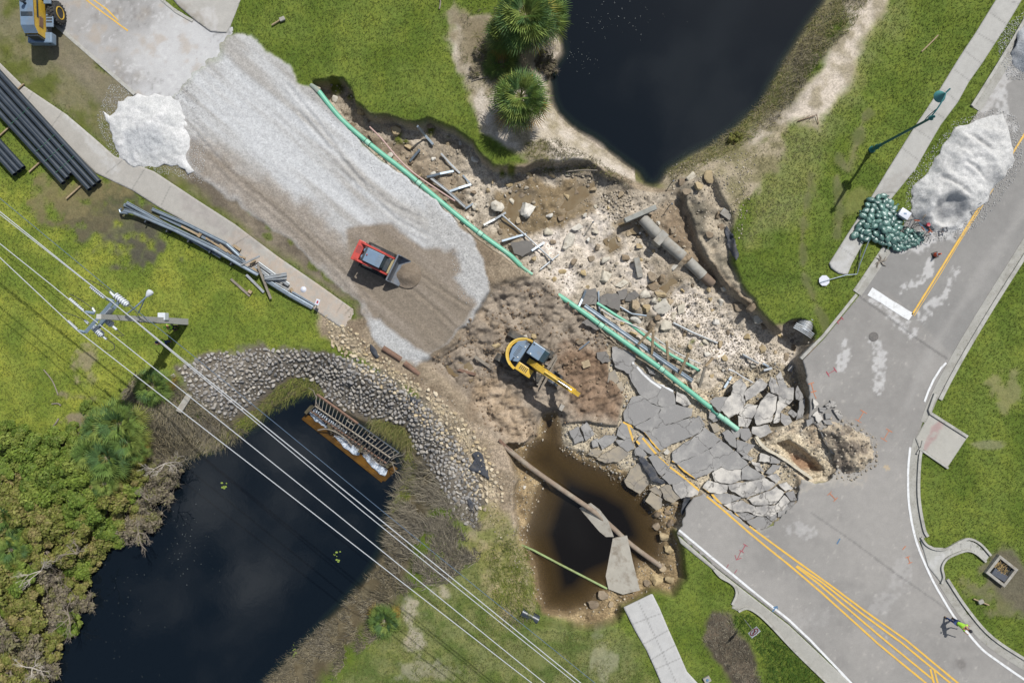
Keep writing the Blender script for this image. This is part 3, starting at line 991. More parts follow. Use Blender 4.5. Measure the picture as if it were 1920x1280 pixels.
def road_east_col(x, y):
 a, b, c = fbm(x, y, 4, 5, 1), fbm(x, y, 0.9, 5, 2), fbm(x, y, 0.25, 3, 3)
 col = np.tile(np.array(A(156, 152, 146), np.float32), (len(x), 1))
 col = lerp3(col, ss(a + 0.4) * 0.5, A(172, 167, 160))
 col = lerp3(col, ss(b * .7 - a + 0.1) * 0.4, A(140, 136, 131))
 col = lerp3(col, ss(c * 1.5 - 0.9) * 0.6, A(196, 190, 180))
 # resurfaced strip of the upper arm
 arm = ss((sdf(x, y, WP([(1930, 100), (1612, 553), (1665, 545), (1745, 625), (1790, 670), (1930, 440)])) + 0.05) / 0.1)
 col = lerp3(col, arm * 0.55, A(140, 138, 134))
 wheel = path_d(x, y, WP([(1960, 330), (1850, 500), (1745, 660), (1700, 760)]), 4)
 col = lerp3(col, ss((0.7 - wheel + a * 0.3) / 0.6) * 0.45, A(172, 168, 162))
 # lime dust dropped by trucks and tracked about
 def dust(pts, w, amt, cc=(205, 202, 198)):
  nonlocal col
  d = path_d(x, y, WP(pts))
  col = lerp3(col, ss((w - d + b * 0.45 * w + c * 0.25) / (0.55 * w)) * amt * ss(c * 0.8 + 0.75), A(*cc))
 dust([(1582, 640), (1578, 690)], 0.40, 0.8)
 dust([(1640, 635), (1652, 665), (1650, 690), (1650, 725)], 0.48, 0.8)
 dust([(1700, 460), (1730, 450), (1800, 420)], 0.9, 0.85)
 dust([(1745, 490), (1735, 520), (1705, 535), (1690, 545)], 0.3, 0.8)
 dust([(1640, 560), (1690, 605), (1712, 622)], 0.45, 0.8)
 dust([(1790, 510), (1770, 560), (1745, 575), (1730, 595)], 0.35, 0.75)
 dust([(1880, 180), (1880, 220), (1900, 240)], 0.5, 0.7)
 dust([(1840, 205), (1880, 150), (1925, 110)], 0.5, 0.6)
 dust([(1690, 1060), (1680, 1100), (1650, 1140)], 0.8, 0.22)
 dust([(1500, 985), (1520, 1000), (1480, 995)], 0.4, 0.4)
 dust([(1500, 905), (1560, 895), (1600, 900)], 0.8, 0.5, (190, 182, 168))
 dust([(1510, 800), (1590, 790), (1640, 830), (1620, 890)], 0.5, 0.35, (176, 166, 152))
 dust([(1662, 870), (1665, 880)], 0.15, 0.8, (200, 178, 140))
 dust([(1450, 1180), (1540, 1160)], 0.8, 0.12)
 # cracks and joint lines
 for pts, w, amt in (([(1520, 960), (1600, 1015), (1680, 1075), (1760, 1130), (1830, 1190)], 0.03, 0.4), ([(1612, 556), (1660, 590), (1720, 635), (1775, 672)], 0.04, 0.55)):
  d = path_d(x, y, WP(pts)) + c * 0.03
  col = lerp3(col, ss((w + 0.05 - d) / 0.05) * amt, A(90, 88, 86))
 for px, py, r, amt in ((1800, 1245, 0.5, 0.5), (1670, 1120, 0.3, 0.3), (1682, 1083, 0.25, 0.4)):
  x0, y0 = Wp(px, py)
  d = np.hypot(x - x0, y - y0)
  col = lerp3(col, ss((r - d + b * 0.3) / 0.4) * amt, A(104, 98, 94))
 e = sdf(x, y, W0['ROAD_E'], 2)
 return col

def road_east_z(x, y):
 return 0.0 + 0.012 * fbm(x, y, 5, 3, 2)

def chip(poly, lo, hi, amp=0.07, step=0.22):
 """break only the stretch lo..hi of an outline"""
 out = []
 n = len(poly)
 for i in range(n):
  a = poly[i]
  b = poly[(i + 1) % n]
  if lo <= i < hi:
   L = math.hypot(b[0] - a[0], b[1] - a[1])
   k = max(1, int(L / step))
   nx, ny = -(b[1] - a[1]) / L, (b[0] - a[0]) / L
   for j in range(k):
    t = j / k
    o = R.uniform(-amp, amp)
    out.append((a[0] + (b[0] - a[0]) * t + nx * o, a[1] + (b[1] - a[1]) * t + ny * o))
  else:
   out.append(a)
 return out

road_e = grid_sheet('road', chip(W0['ROAD_E'], 8, 33), 0.1, road_east_z, road_east_col, 0.15, asphalt_mat)
tag(road_e, kind='structure')

def road_nw_col(x, y):
 a, b, c = fbm(x, y, 3, 5, 4), fbm(x, y, 0.8, 5, 5), fbm(x, y, 0.25, 3, 6)
 col = np.tile(np.array(A(168, 165, 161), np.float32), (len(x), 1))
 col = lerp3(col, ss(a + 0.3) * 0.5, A(186, 183, 179))
 col = lerp3(col, ss(b * 1.4 - 0.1) * 0.4, A(148, 144, 140))
 col = lerp3(col, ss(b * 1.2 - a - 0.4) * 0.35, A(176, 164, 146))
 t_ = (x * 0.78 - y * 0.62) - (Wp(350, 120)[0] * 0.78 - Wp(350, 120)[1] * 0.62)
 col = lerp3(col, ss((t_ + 3.2 + a * 1.6) / 3.0) * 0.85, A(203, 202, 201))
 x0, y0 = Wp(330, 110)
 d = np.hypot((x - x0), (y - y0))
 col = lerp3(col, ss((4.5 - d + a * 2) / 3) * 0.6, A(204, 202, 199))
 col = lerp3(col, ss(c * 1.3 + b * .8 - 0.55) * 0.5, A(222, 220, 217))
 col = lerp3(col, ss(-c * 1.2 - a * .8 - 0.5) * 0.5, A(128, 124, 120))
 col = lerp3(col, ss(-b * 1.4 + a * .8 - 0.55) * 0.45, A(180, 162, 140))
 return col
rnw = grid_sheet('road', W0['ROAD_NW'], 0.1, lambda x, y: 0.0 * x + 0.01 * fbm(x, y, 3, 3, 1), road_nw_col, 0.12, asphalt_mat)
tag(rnw, kind='structure')

def pave_col(base, joints=(), stains=(), seed=1, jd=0.5):
 def f(x, y):
  a, b, c = fbm(x, y, 2.5, 5, seed), fbm(x, y, 0.6, 5, seed + 1), fbm(x, y, 0.2, 3, seed + 2)
  col = np.tile(np.array(A(*base), np.float32), (len(x), 1))
  col = lerp3(col, ss(a + 0.3) * 0.3, A(base[0] - 18, base[1] - 18, base[2] - 20))
  col = lerp3(col, ss(b - 0.1) * 0.25, A(base[0] + 14, base[1] + 12, base[2] + 8))
  for pts, w, cc, amt in stains:
   d = path_d(x, y, WP(pts))
   col = lerp3(col, ss((w - d + b * w * 0.6) / (w * 0.6)) * amt * ss(c * 0.6 + 0.8), A(*cc))
  for pts in joints:
   d = path_d(x, y, WP(pts), 1)
   col = lerp3(col, ss((0.055 - d) / 0.05) * jd, A(100, 98, 94))
  return col
 return f

def xpoly(edge_l, edge_r, ts):
 out = []
 def at(e, t):
  k = t * (len(e) - 1)
  i = min(int(k), len(e) - 2)
  f = k - i
  return (e[i][0] + (e[i + 1][0] - e[i][0]) * f, e[i][1] + (e[i + 1][1] - e[i][1]) * f)
 return [[at(edge_l, t), at(edge_r, t)] for t in ts]

nej = [[(1893, 4), (1915, 9)], [(1855, 25), (1885, 47)], [(1829, 62), (1865, 83)], [(1808, 97), (1838, 120)], [(1787, 131), (1816, 152)], [(1762, 166), (1796, 193)],
       [(1738, 203), (1768, 222)], [(1715, 242), (1745, 262)], [(1690, 278), (1722, 302)], [(1640, 360), (1680, 362)], [(1570, 460), (1606, 485)], [(1606, 405), (1640, 424)]]
p = grid_sheet('pavement', W0['PAVE_NE'], 0.1, lambda x, y: 0.09 + 0.006 * fbm(x, y, 2, 2, 1), pave_col((186, 183, 176), nej,
               [([(1560, 500), (1585, 500), (1590, 470)], 0.5, (206, 204, 200), 0.6), ([(1700, 330), (1660, 350), (1640, 390)], 0.6, (160, 154, 146), 0.5)], 1), 0.12, concrete_mat)
tag(p, kind='structure')
sj = [[(1196, 1126), (1215, 1165), (1240, 1218), (1270, 1284)], [(1187, 1168), (1240, 1148)], [(1208, 1205), (1256, 1178)], [(1219, 1236), (1268, 1206)], [(1230, 1252), (1280, 1230)]]
p = grid_sheet('pavement', W0['PAVE_S'], 0.1, lambda x, y: 0.08 + 0 * x, pave_col((196, 194, 190), sj, [], 3), 0.12, concrete_mat)
tag(p, kind='structure')
p = grid_sheet('pavement', W0['PAVE_E'], 0.08, lambda x, y: 0.07 + 0 * x, pave_col((186, 182, 172), [], [([(1762, 792), (1745, 820), (1735, 835)], 0.35, (176, 142, 138), 0.7)], 5), 0.12, concrete_mat)
tag(p, kind='structure')
nwj = [[(66, 168), (52, 190)], [(121, 205), (96, 240)], [(232, 300), (200, 325)], [(270, 320), (247, 357)], [(320, 350), (303, 385)], [(650, 556), (632, 585)], [(668, 565), (645, 592)], [(470, 440), (420, 470)]]
p = grid_sheet('pavement', W0['PAVE_NW'], 0.1, lambda x, y: 0.05 + 0.012 * fbm(x, y, 3, 3, 2) - 0.10 * ss((x - Wp(600, 0)[0]) / 3.5),
               pave_col((180, 175, 166), nwj, [([(190, 300), (215, 320), (160, 250), (130, 220)], 0.4, (206, 204, 200), 0.5), ([(440, 460), (520, 510), (600, 560), (680, 610)], 1.3, (192, 174, 156), 0.75),
                                               ([(350, 370), (420, 430)], 0.7, (164, 156, 150), 0.6), ([(440, 440), (480, 460)], 0.8, (150, 146, 142), 0.4)], 2), 0.1, concrete_mat)
tag(p, kind='structure')
p = grid_sheet('pavement', W0['PAVE_N'], 0.1, lambda x, y: 0.06 + 0 * x, pave_col((184, 180, 172), [], [([(330, 20), (380, 50)], 0.7, (150, 140, 126), 0.6), ([(390, 20), (400, 55)], 0.5, (206, 202, 198), 0.6)], 4), 0.12, concrete_mat)
tag(p, kind='structure')

# kerbs and gutters
kerb_mat = mat('kerb_concrete', A(186, 183, 174), 0.85, var=0.14, scale=2.5, dirt=A(128, 124, 114), bmp=0.3, coord='pos')
gutter_mat = mat('gutter_concrete', A(176, 173, 164), 0.85, var=0.14, scale=1.4, dirt=A(140, 134, 122), bmp=0.25, coord='pos')
def kerb(pts, gut=0.42, top=0.16, h=0.12, side=-1, gap=0.0):
 """gutter pan next to the road, then the raised kerb; side -1 = right of the travel direction"""
 w = smooth_path(WP(pts), 5)
 mb = MB()
 strip_mesh(mb, offset_path(w, side * (gut / 2 - 0.06)), gut + 0.12, 0.018, 0, 0.2)
 o = mb.build('kerb', [gutter_mat])
 tag(o, kind='structure')
 mb = MB()
 strip_mesh(mb, offset_path(w, side * (gut + top / 2 + 0.003 + gap)), top, h, 0, 0.3)
 o = mb.build('kerb', [kerb_mat])
 tag(o, kind='structure')
# right-hand side of the upper arm and the curve (travelling south, road lies to the right)
kerb([(2200, 0), (2050, 240), (1922, 448), (1850, 562), (1796, 652), (1765, 708), (1748, 742)], 0.45, 0.28, 0.10, side=1)
kerb([(1748, 742), (1738, 765), (1729, 790)], 0.40, 0.02, 0.03, side=1)
kerb([(1716, 822), (1709, 860), (1707, 930), (1717, 992), (1726, 1012)], 0.45, 0.2, 0.13, side=1)
kerb([(1762, 1093), (1800, 1150), (1850, 1206), (1935, 1262), (2040, 1330)], 0.5, 0.2, 0.13, side=1)
kerb([(2030, -120), (1905, 95), (1835, 208)], 0.5, 0.22, 0.12, side=-1)
kerb([(1668, 470), (1640, 512), (1612, 553)], 0.30, 0.30, 0.05, side=-1)
mb = MB()
strip_mesh(mb, WP([(1606, 552), (1545, 628), (1502, 672)]), 0.22, 0.03, 0, 0.3)
strip_mesh(mb, jag(WP([(105, 50), (180, 112), (256, 178)]), 0.4, 0.01)[:-12] if False else WP([(60, 5), (110, 52), (180, 113), (253, 177)]), 0.24, 0.05, 0, 0.2)
strip_mesh(mb, WP([(302, -2), (330, 22), (362, 40)]), 0.2, 0.05, 0, 0.2)
tag(mb.build('kerb', [kerb_mat]), kind='structure')
# ramp surround
mb = MB()
strip_mesh(mb, WP([(1752, 738), (1741, 768), (1743, 774), (1812, 818)]), 0.2, 0.17, 0, 0.3)
strip_mesh(mb, WP([(1776, 877), (1722, 840), (1718, 850)]), 0.14, 0.15, 0, 0.3)
tag(mb.build('kerb', [kerb_mat]), kind='structure')
# flume that leads the gutter to the drain inlet
FLUME = [(1722, 1000), (1736, 1018), (1752, 1026), (1772, 1026), (1795, 1014), (1815, 1010), (1834, 1020), (1855, 1041), (1848, 1052), (1828, 1036), (1812, 1031), (1794, 1036), (1774, 1046), (1766, 1060), (1768, 1082), (1764, 1092), (1740, 1062)]
p = grid_sheet('gutter', WP(FLUME), 0.08, lambda x, y: 0.03 + 0 * x, pave_col((186, 184, 176), [[(1800, 1012), (1803, 1034)], [(1822, 1012), (1818, 1033)], [(1780, 1022), (1786, 1040)]], [([(1765, 1040), (1748, 1058)], 0.6, (202, 200, 196), 0.7)], 6), 0.2, concrete_mat)
tag(p, kind='structure')
mb = MB()
strip_mesh(mb, smooth_path(WP([(1726, 1006), (1736, 1020), (1752, 1028), (1772, 1028), (1795, 1016), (1815, 1009), (1836, 1018), (1856, 1040)]), 4), 0.15, 0.15, 0, 0.3)
strip_mesh(mb, smooth_path(WP([(1764, 1092), (1768, 1080), (1765, 1062), (1774, 1046), (1794, 1036), (1812, 1031), (1828, 1036), (1847, 1052)]), 4), 0.15, 0.151, 0, 0.3)
tag(mb.build('kerb', [kerb_mat]), kind='structure')
# south-west side of the lower arm
APRON = [(1270, 1002), (1345, 1067), (1410, 1118), (1480, 1172), (1600, 1285), (1720, 1392), (1690, 1392), (1560, 1290), (1490, 1222), (1445, 1170), (1422, 1150), (1400, 1140), (1385, 1146), (1372, 1140),
         (1375, 1128), (1384, 1112), (1380, 1100), (1365, 1088), (1345, 1078), (1335, 1066), (1300, 1038), (1276, 1018)]
p = grid_sheet('gutter', WP(APRON), 0.08, lambda x, y: 0.02 + 0 * x, pave_col((178, 175, 166), [], [([(1390, 1120), (1440, 1150)], 0.6, (160, 156, 148), 0.5)], 3), 0.16, concrete_mat)
tag(p, kind='structure')
mb = MB()
strip_mesh(mb, smooth_path(WP([(1338, 1066), (1350, 1080), (1368, 1090), (1378, 1100), (1380, 1114), (1372, 1132)]), 4), 0.16, 0.13, 0, 0.3)
strip_mesh(mb, smooth_path(WP([(1384, 1145), (1400, 1139), (1420, 1149), (1445, 1172), (1490, 1220), (1560, 1288), (1620, 1345)]), 4), 0.16, 0.12, 0, 0.3)
tag(mb.build('kerb', [kerb_mat]), kind='structure')

# painted markings
white_paint = mat('white_road_paint', A(238, 238, 236), 0.7, var=0.06, scale=5, dirt=A(184, 180, 174), coord='pos', dirt_amt=0.4)
yellow_paint = mat('yellow_road_paint', A(240, 190, 76), 0.7, var=0.12, scale=6, dirt=A(178, 160, 120), coord='pos', dirt_amt=0.45)
def mark(paths, m, w=0.12, wear=0.006, z=0.019):
 mb = MB()
 for i, q in enumerate(paths):
  q = WP(q)
  dense = []
  for a, b in zip(q[:-1], q[1:]):
   k = max(1, int(math.hypot(a[0] - b[0], a[1] - b[1]) / 0.5))
   dense += [(a[0] + (b[0] - a[0]) * t / k, a[1] + (b[1] - a[1]) * t / k) for t in range(k)]
  dense.append(q[-1])
  strip_mesh(mb, dense, w, z + 0.0003 * i, wear=wear)
 o = mb.build('road_marking', [m])
 tag(o, kind='structure')
 return o
def sm(q, k=5):
 return smooth_path(q, k)
mark([[(1774, 680), (1764, 690), (1750, 712), (1741, 732), (1733, 753)]], white_paint, 0.15)
mark([sm([(1706.5, 838), (1702.5, 880), (1703, 930), (1707, 965), (1714, 1000), (1724, 1032), (1746, 1082), (1768, 1122), (1790, 1157), (1808, 1178), (1840, 1215), (1870, 1238), (1925, 1276), (2000, 1325)])], white_paint, 0.16)
mark([[(1273, 993), (1345, 1053), (1412, 1108), (1480, 1162), (1520, 1200), (1600, 1284), (1700, 1385)]], white_paint, 0.16)
mark([[(1631, 546), (1708, 594)]], white_paint, 0.62, 0.02)
mark([[(1325, 930), (1360, 959), (1400, 994), (1440, 1027), (1480, 1059), (1540, 1110), (1590, 1155), (1645, 1205), (1740, 1283), (1860, 1390)],
      [(1405, 986), (1440, 1012), (1492, 1050), (1555, 1095), (1618, 1142), (1700, 1200), (1800, 1283), (1930, 1390)],
      [(1492, 1061), (1535, 1094), (1602, 1151), (1655, 1196), (1748, 1272), (1752, 1283), (1870, 1390)],
      [(1494, 1060), (1540, 1090), (1612, 1147), (1690, 1204), (1786, 1283), (1915, 1390)],
      [(1744, 1253), (1751, 1280)], [(1751, 1254), (1758, 1280)]], yellow_paint, 0.135)
mark([[(1710, 590), (1760, 510), (1810, 430), (1858, 352)], [(1858, 352), (1925, 245), (2000, 120)]], yellow_paint, 0.14)
mark([[(1714, 592), (1764, 512), (1800, 452), (1862, 354)], ], yellow_paint, 0.05)
mark([[(162, 0), (190, 22), (215, 40), (240, 58)], [(172, -2), (200, 18), (222, 40)]], yellow_paint, 0.1, 0.02, 0.016)
mark([[(130, -28), (162, 0)], [(140, -26), (172, -2)]], yellow_paint, 0.1, 0.02, 0.0155)
# survey spray marks
orange = mat('orange_spray', A(206, 128, 84), 0.8, var=0.25, scale=9, dirt=A(160, 150, 142), coord='pos')
red = mat('red_spray', A(176, 70, 84), 0.8, var=0.25, scale=9, dirt=A(150, 140, 140), coord='pos')
blue = mat('blue_spray', A(66, 120, 160), 0.8, var=0.25, scale=9, dirt=A(140, 146, 150), coord='pos')
def hmark(cx, cy, s, ang, m, w=0.055):
 c, d = math.cos(ang), math.sin(ang)
 f = lambda u, v: (cx + (u * c - v * d) * s, cy + (u * d + v * c) * s)
 return mark([[f(-1, -.7), f(-1, .7)], [f(1, -.7), f(1, .7)], [f(-1, 0), f(1, 0)]], m, w, 0.012, 0.0195)
hmark(1559, 697, 8, 2.6 + 1.57 - 1.57, red)
hmark(1523, 726, 8, 1.9 - 0.6, orange, 0.07)
hmark(1614, 780, 10, 1.9 + 0.2, orange)
hmark(1662, 815, 10, 1.9 + 0.2, orange)
hmark(1394, 1027, 7, 2.1, red, 0.06)
hmark(1561, 930, 8, 0.8, orange, 0.05)
hmark(1704, 1049, 6, 1.2, orange, 0.05)
hmark(1574, 600, 6, 2.4, red, 0.05)
mark([[(1389, 1033), (1382, 1048)], [(1378, 1040), (1381, 1049), (1390, 1045)], [(1366, 1057), (1362, 1064)], [(1382, 1067), (1377, 1074)]], red, 0.05, 0.01, 0.0195)
mark([[(1569, 1019), (1575, 1009)], [(1448, 1146), (1456, 1136)], [(1450, 1138), (1457, 1136), (1457, 1141)]], blue, 0.09, 0.01, 0.0195)
mark([[(1524, 733), (1530, 747)], [(1698, 1023), (1692, 1030)]], orange, 0.06, 0.02, 0.0195)

# manhole cover in the road
mh = thing('manhole_cover', 'round dark iron manhole cover set in the grey asphalt near the stop line', 'manhole cover', (*Wp(1638, 631), 0.012))
iron = mat('cast_iron', A(112, 108, 104), 0.6, 0.3, scale=14, dirt=A(140, 134, 126))
MB().lathe([(0.34, 0.0), (0.34, 0.012), (0.29, 0.012), (0.29, 0.004)], 28).build('rim', iron, mh)
mb = MB().lathe([(0.285, 0.0), (0.285, 0.012)], 28)
for i in range(-3, 4):
 mb.box((0, i * 0.07, 0.015), (2 * math.sqrt(0.27 ** 2 - (i * 0.07) ** 2) * 0.85, 0.02, 0.008))
mb.build('cover', iron, mh)

# ------------------------------------------------------------ water
def water(name, px_poly, z, colour, clear, rough=0.06, ripple=(2.5, 0.12, 0.02), grow=1.2, mat_=None):
 poly = WP(px_poly, z)
 c = np.array(poly).mean(0)
 def dep(x, y):
  return np.clip(z - samp(HF, x, y), 0, 5)
 m, nt, b = new_mat(name + '_surface')
 at = nt.nodes.new('ShaderNodeAttribute')
 at.attribute_name = 'depth'
 rgb = mixc(nt, mr(nt, at.outputs['Fac'], 0.1, clear * 1.5, 0, 1), colour[0], colour[1])
 nt.links.new(rgb, b.inputs['Base Color'])
 b.inputs['Roughness'].default_value = rough
 b.inputs['IOR'].default_value = 1.333
 b.inputs['Specular IOR Level'].default_value = 0.3 if z < -1.9 else 0.55
 al = nt.nodes.new('ShaderNodeMath')
 al.operation = 'POWER'
 nt.links.new(mr(nt, at.outputs['Fac'], 0, clear, 0.0, 1.0), al.inputs[0])
 al.inputs[1].default_value = 0.6
 gl = nt.nodes.new('ShaderNodeBsdfGlossy')
 gl.inputs['Roughness'].default_value = rough
 gl.inputs['Color'].default_value = (1, 1, 1, 1)
 tr = nt.nodes.new('ShaderNodeBsdfTransparent')
 fr = nt.nodes.new('ShaderNodeFresnel')
 fr.inputs['IOR'].default_value = 1.333
 m1 = nt.nodes.new('ShaderNodeMixShader')
 nt.links.new(fr.outputs[0], m1.inputs[0])
 nt.links.new(tr.outputs[0], m1.inputs[1])
 nt.links.new(gl.outputs[0], m1.inputs[2])
 m2 = nt.nodes.new('ShaderNodeMixShader')
 nt.links.new(al.outputs[0], m2.inputs[0])
 nt.links.new(m1.outputs[0], m2.inputs[1])
 nt.links.new(b.outputs[0], m2.inputs[2])
 nt.links.new(m2.outputs[0], nt.nodes['Material Output'].inputs[0])
 h1 = nz(nt, ripple[0], 4, 0.6)
 bump(nt, b, h1, ripple[1], ripple[2])
 o = grid_sheet(name, poly, 0.25 if len(px_poly) > 8 else 0.1, lambda x, y: z + 0 * x, lambda x, y: np.zeros((len(x), 3), np.float32), 0, m, {'depth': dep})
 tag(o, kind='structure')
 return o

def grown(poly, g):
 p = np.array(poly, float)
 n = len(p)
 area = sum(p[i][0] * p[(i + 1) % n][1] - p[(i + 1) % n][0] * p[i][1] for i in range(n))
 sg = 1 if area > 0 else -1
 out = []
 for i in range(n):
  a, b = p[i - 1], p[(i + 1) % n]
  t = (b - a) / (np.linalg.norm(b - a) + 1e-9)
  out.append((p[i][0] + sg * t[1] * g, p[i][1] - sg * t[0] * g))
 return out
dark = ((0.010, 0.016, 0.014), (0.0035, 0.006, 0.009))
water('water', grown(CANAL, 14), CANAL_Z, dark, 0.3, 0.015, (1.8, 0.10, 0.02))
water('water', grown(POND, 14), POND_Z, dark, 0.3, 0.01, (1.8, 0.06, 0.02))
water('water', grown(POOL, 14), POOL_Z, ((0.066, 0.041, 0.013), (0.006, 0.005, 0.004)), 1.0, 0.06, (3, 0.06, 0.02))


# ------------------------------------------------------------ landmarks used to tell repeats apart in words
MARKS = [('the concrete culvert pipe', 1262, 470), ('the concrete headwall beam', 1199, 402), ('the yellow excavator', 985, 675), ('the red track loader', 720, 490),
         ('the split end of the upper green pipe', 990, 508), ('the muddy puddle in the washout', 970, 390), ('the pale puddle near the pond', 1080, 370),
         ('the split end of the lower green pipe', 1050, 556), ('the leaning timber posts', 1240, 655), ('the yellow centre lines', 1250, 850), ('the spoil heap', 1575, 840),
         ('the pit in the road', 1500, 860), ('the brown pool', 1120, 960), ('the tilted concrete slab in the pool', 1160, 1060), ('the broken kerb of the lower road', 1275, 960),
         ('the mouth of the corrugated culvert', 1505, 620), ('the end of the dark pond', 1225, 345), ('the collapsed end of the green pipe', 1375, 800), ('the intact asphalt edge', 1510, 740),
         ('the thin green pipe', 1290, 680), ('the fallen grey pipe over the pool', 1040, 900), ('the eastern grass edge', 1420, 590), ('the northern grass edge', 850, 270),
         ('the pale boulders', 1230, 575), ('the white edge line', 1235, 715)]

def where(px, py, skip=(), marks=None):
 best = None
 for nm, mx, my in (marks or MARKS):
  if nm in skip:
   continue
  d = math.hypot(px - mx, py - my)
  if best is None or d < best[0]:
   best = (d, nm, px - mx, py - my)
 d, nm, dx, dy = best
 if abs(dx) > 2 * abs(dy):
  w = 'right of' if dx > 0 else 'left of'
 elif abs(dy) > 2 * abs(dx):
  w = 'below' if dy > 0 else 'above'
 else:
  w = ('below' if dy > 0 else 'above') + ' and ' + ('right of' if dx > 0 else 'left of')
 far_ = 'close ' if d < 28 else ('well ' if d > 75 else '')
 return far_ + w + ' ' + nm

_used = {}
def unique(lbl, extra=()):
 """try ever more telling wordings until the label is not taken"""
 lbl = lbl.replace('collapsed end of the green pipe', 'collapsed green pipe end')
 if len(lbl.split()) > 16:
  lbl = ' '.join(lbl.split()[1:])
 if len(lbl.split()) > 16:
  lbl = ' '.join(lbl.split()[:2] + lbl.split()[3:])
 if lbl not in _used:
  _used[lbl] = 1
  return lbl
 for e in extra:
  l2 = e + ' ' + lbl
  if len(l2.split()) > 16:
   l2 = e + ' ' + ' '.join(lbl.split()[1:])
  if l2 not in _used and len(l2.split()) <= 16:
   _used[l2] = 1
   return l2
 return lbl

# ------------------------------------------------------------ broken asphalt slabs
def slab_material(name, base, dust, amt):
 m, nt, b = new_mat(name)
 f = nz(nt, 30, 4, 0.6)
 rgbn = nt.nodes.new('ShaderNodeRGB')
 rgbn.outputs[0].default_value = (*base, 1)
 c = scale_c(nt, rgbn.outputs[0], mr(nt, f, 0.3, 0.7, 0.86, 1.14))
 d = nz(nt, 0.9, 5, 0.65)
 c = mixc(nt, mr(nt, d, 0.62 - 0.25 * amt, 0.78 - 0.2 * amt, 0, 0.85), c, dust)
 d2 = nz(nt, 3.5, 6, 0.7)
 c = mixc(nt, mr(nt, d2, 0.6, 0.78, 0, 0.5), c, dust)
 # hairline cracks
 g = nt.nodes.new('ShaderNodeNewGeometry')
 wv = nt.nodes.new('ShaderNodeTexNoise')
 wv.inputs['Scale'].default_value = 1.6
 wv.inputs['Detail'].default_value = 5
 nt.links.new(g.outputs['Position'], wv.inputs['Vector'])
 ad = nt.nodes.new('ShaderNodeVectorMath')
 ad.operation = 'MULTIPLY_ADD'
 nt.links.new(wv.outputs['Color'], ad.inputs[0])
 ad.inputs[1].default_value = (.9, .9, .9)
 nt.links.new(g.outputs['Position'], ad.inputs[2])
 vo = nt.nodes.new('ShaderNodeTexVoronoi')
 vo.feature = 'DISTANCE_TO_EDGE'
 vo.inputs['Scale'].default_value = 0.42
 nt.links.new(ad.outputs[0], vo.inputs['Vector'])
 c = mixc(nt, mr(nt, vo.outputs['Distance'], 0.0, 0.016, 0.8, 0.0), c, (0.05, 0.045, 0.04))
 nt.links.new(c, b.inputs['Base Color'])
 b.inputs['Roughness'].default_value = 0.85
 bump(nt, b, nz(nt, 12, 5, 0.65), 0.5, 0.02)
 return m
slab_grey = slab_material('broken_asphalt', A(150, 147, 143), A(180, 176, 169), 0.4)
slab_dusty = slab_material('dusty_asphalt', A(156, 152, 147), A(222, 215, 203), 0.85)
slab_mud = slab_material('muddy_asphalt', A(150, 142, 130), A(184, 170, 146), 0.9)
slab_dark = slab_material('dark_asphalt', A(124, 119, 113), A(142, 136, 128), 0.4)

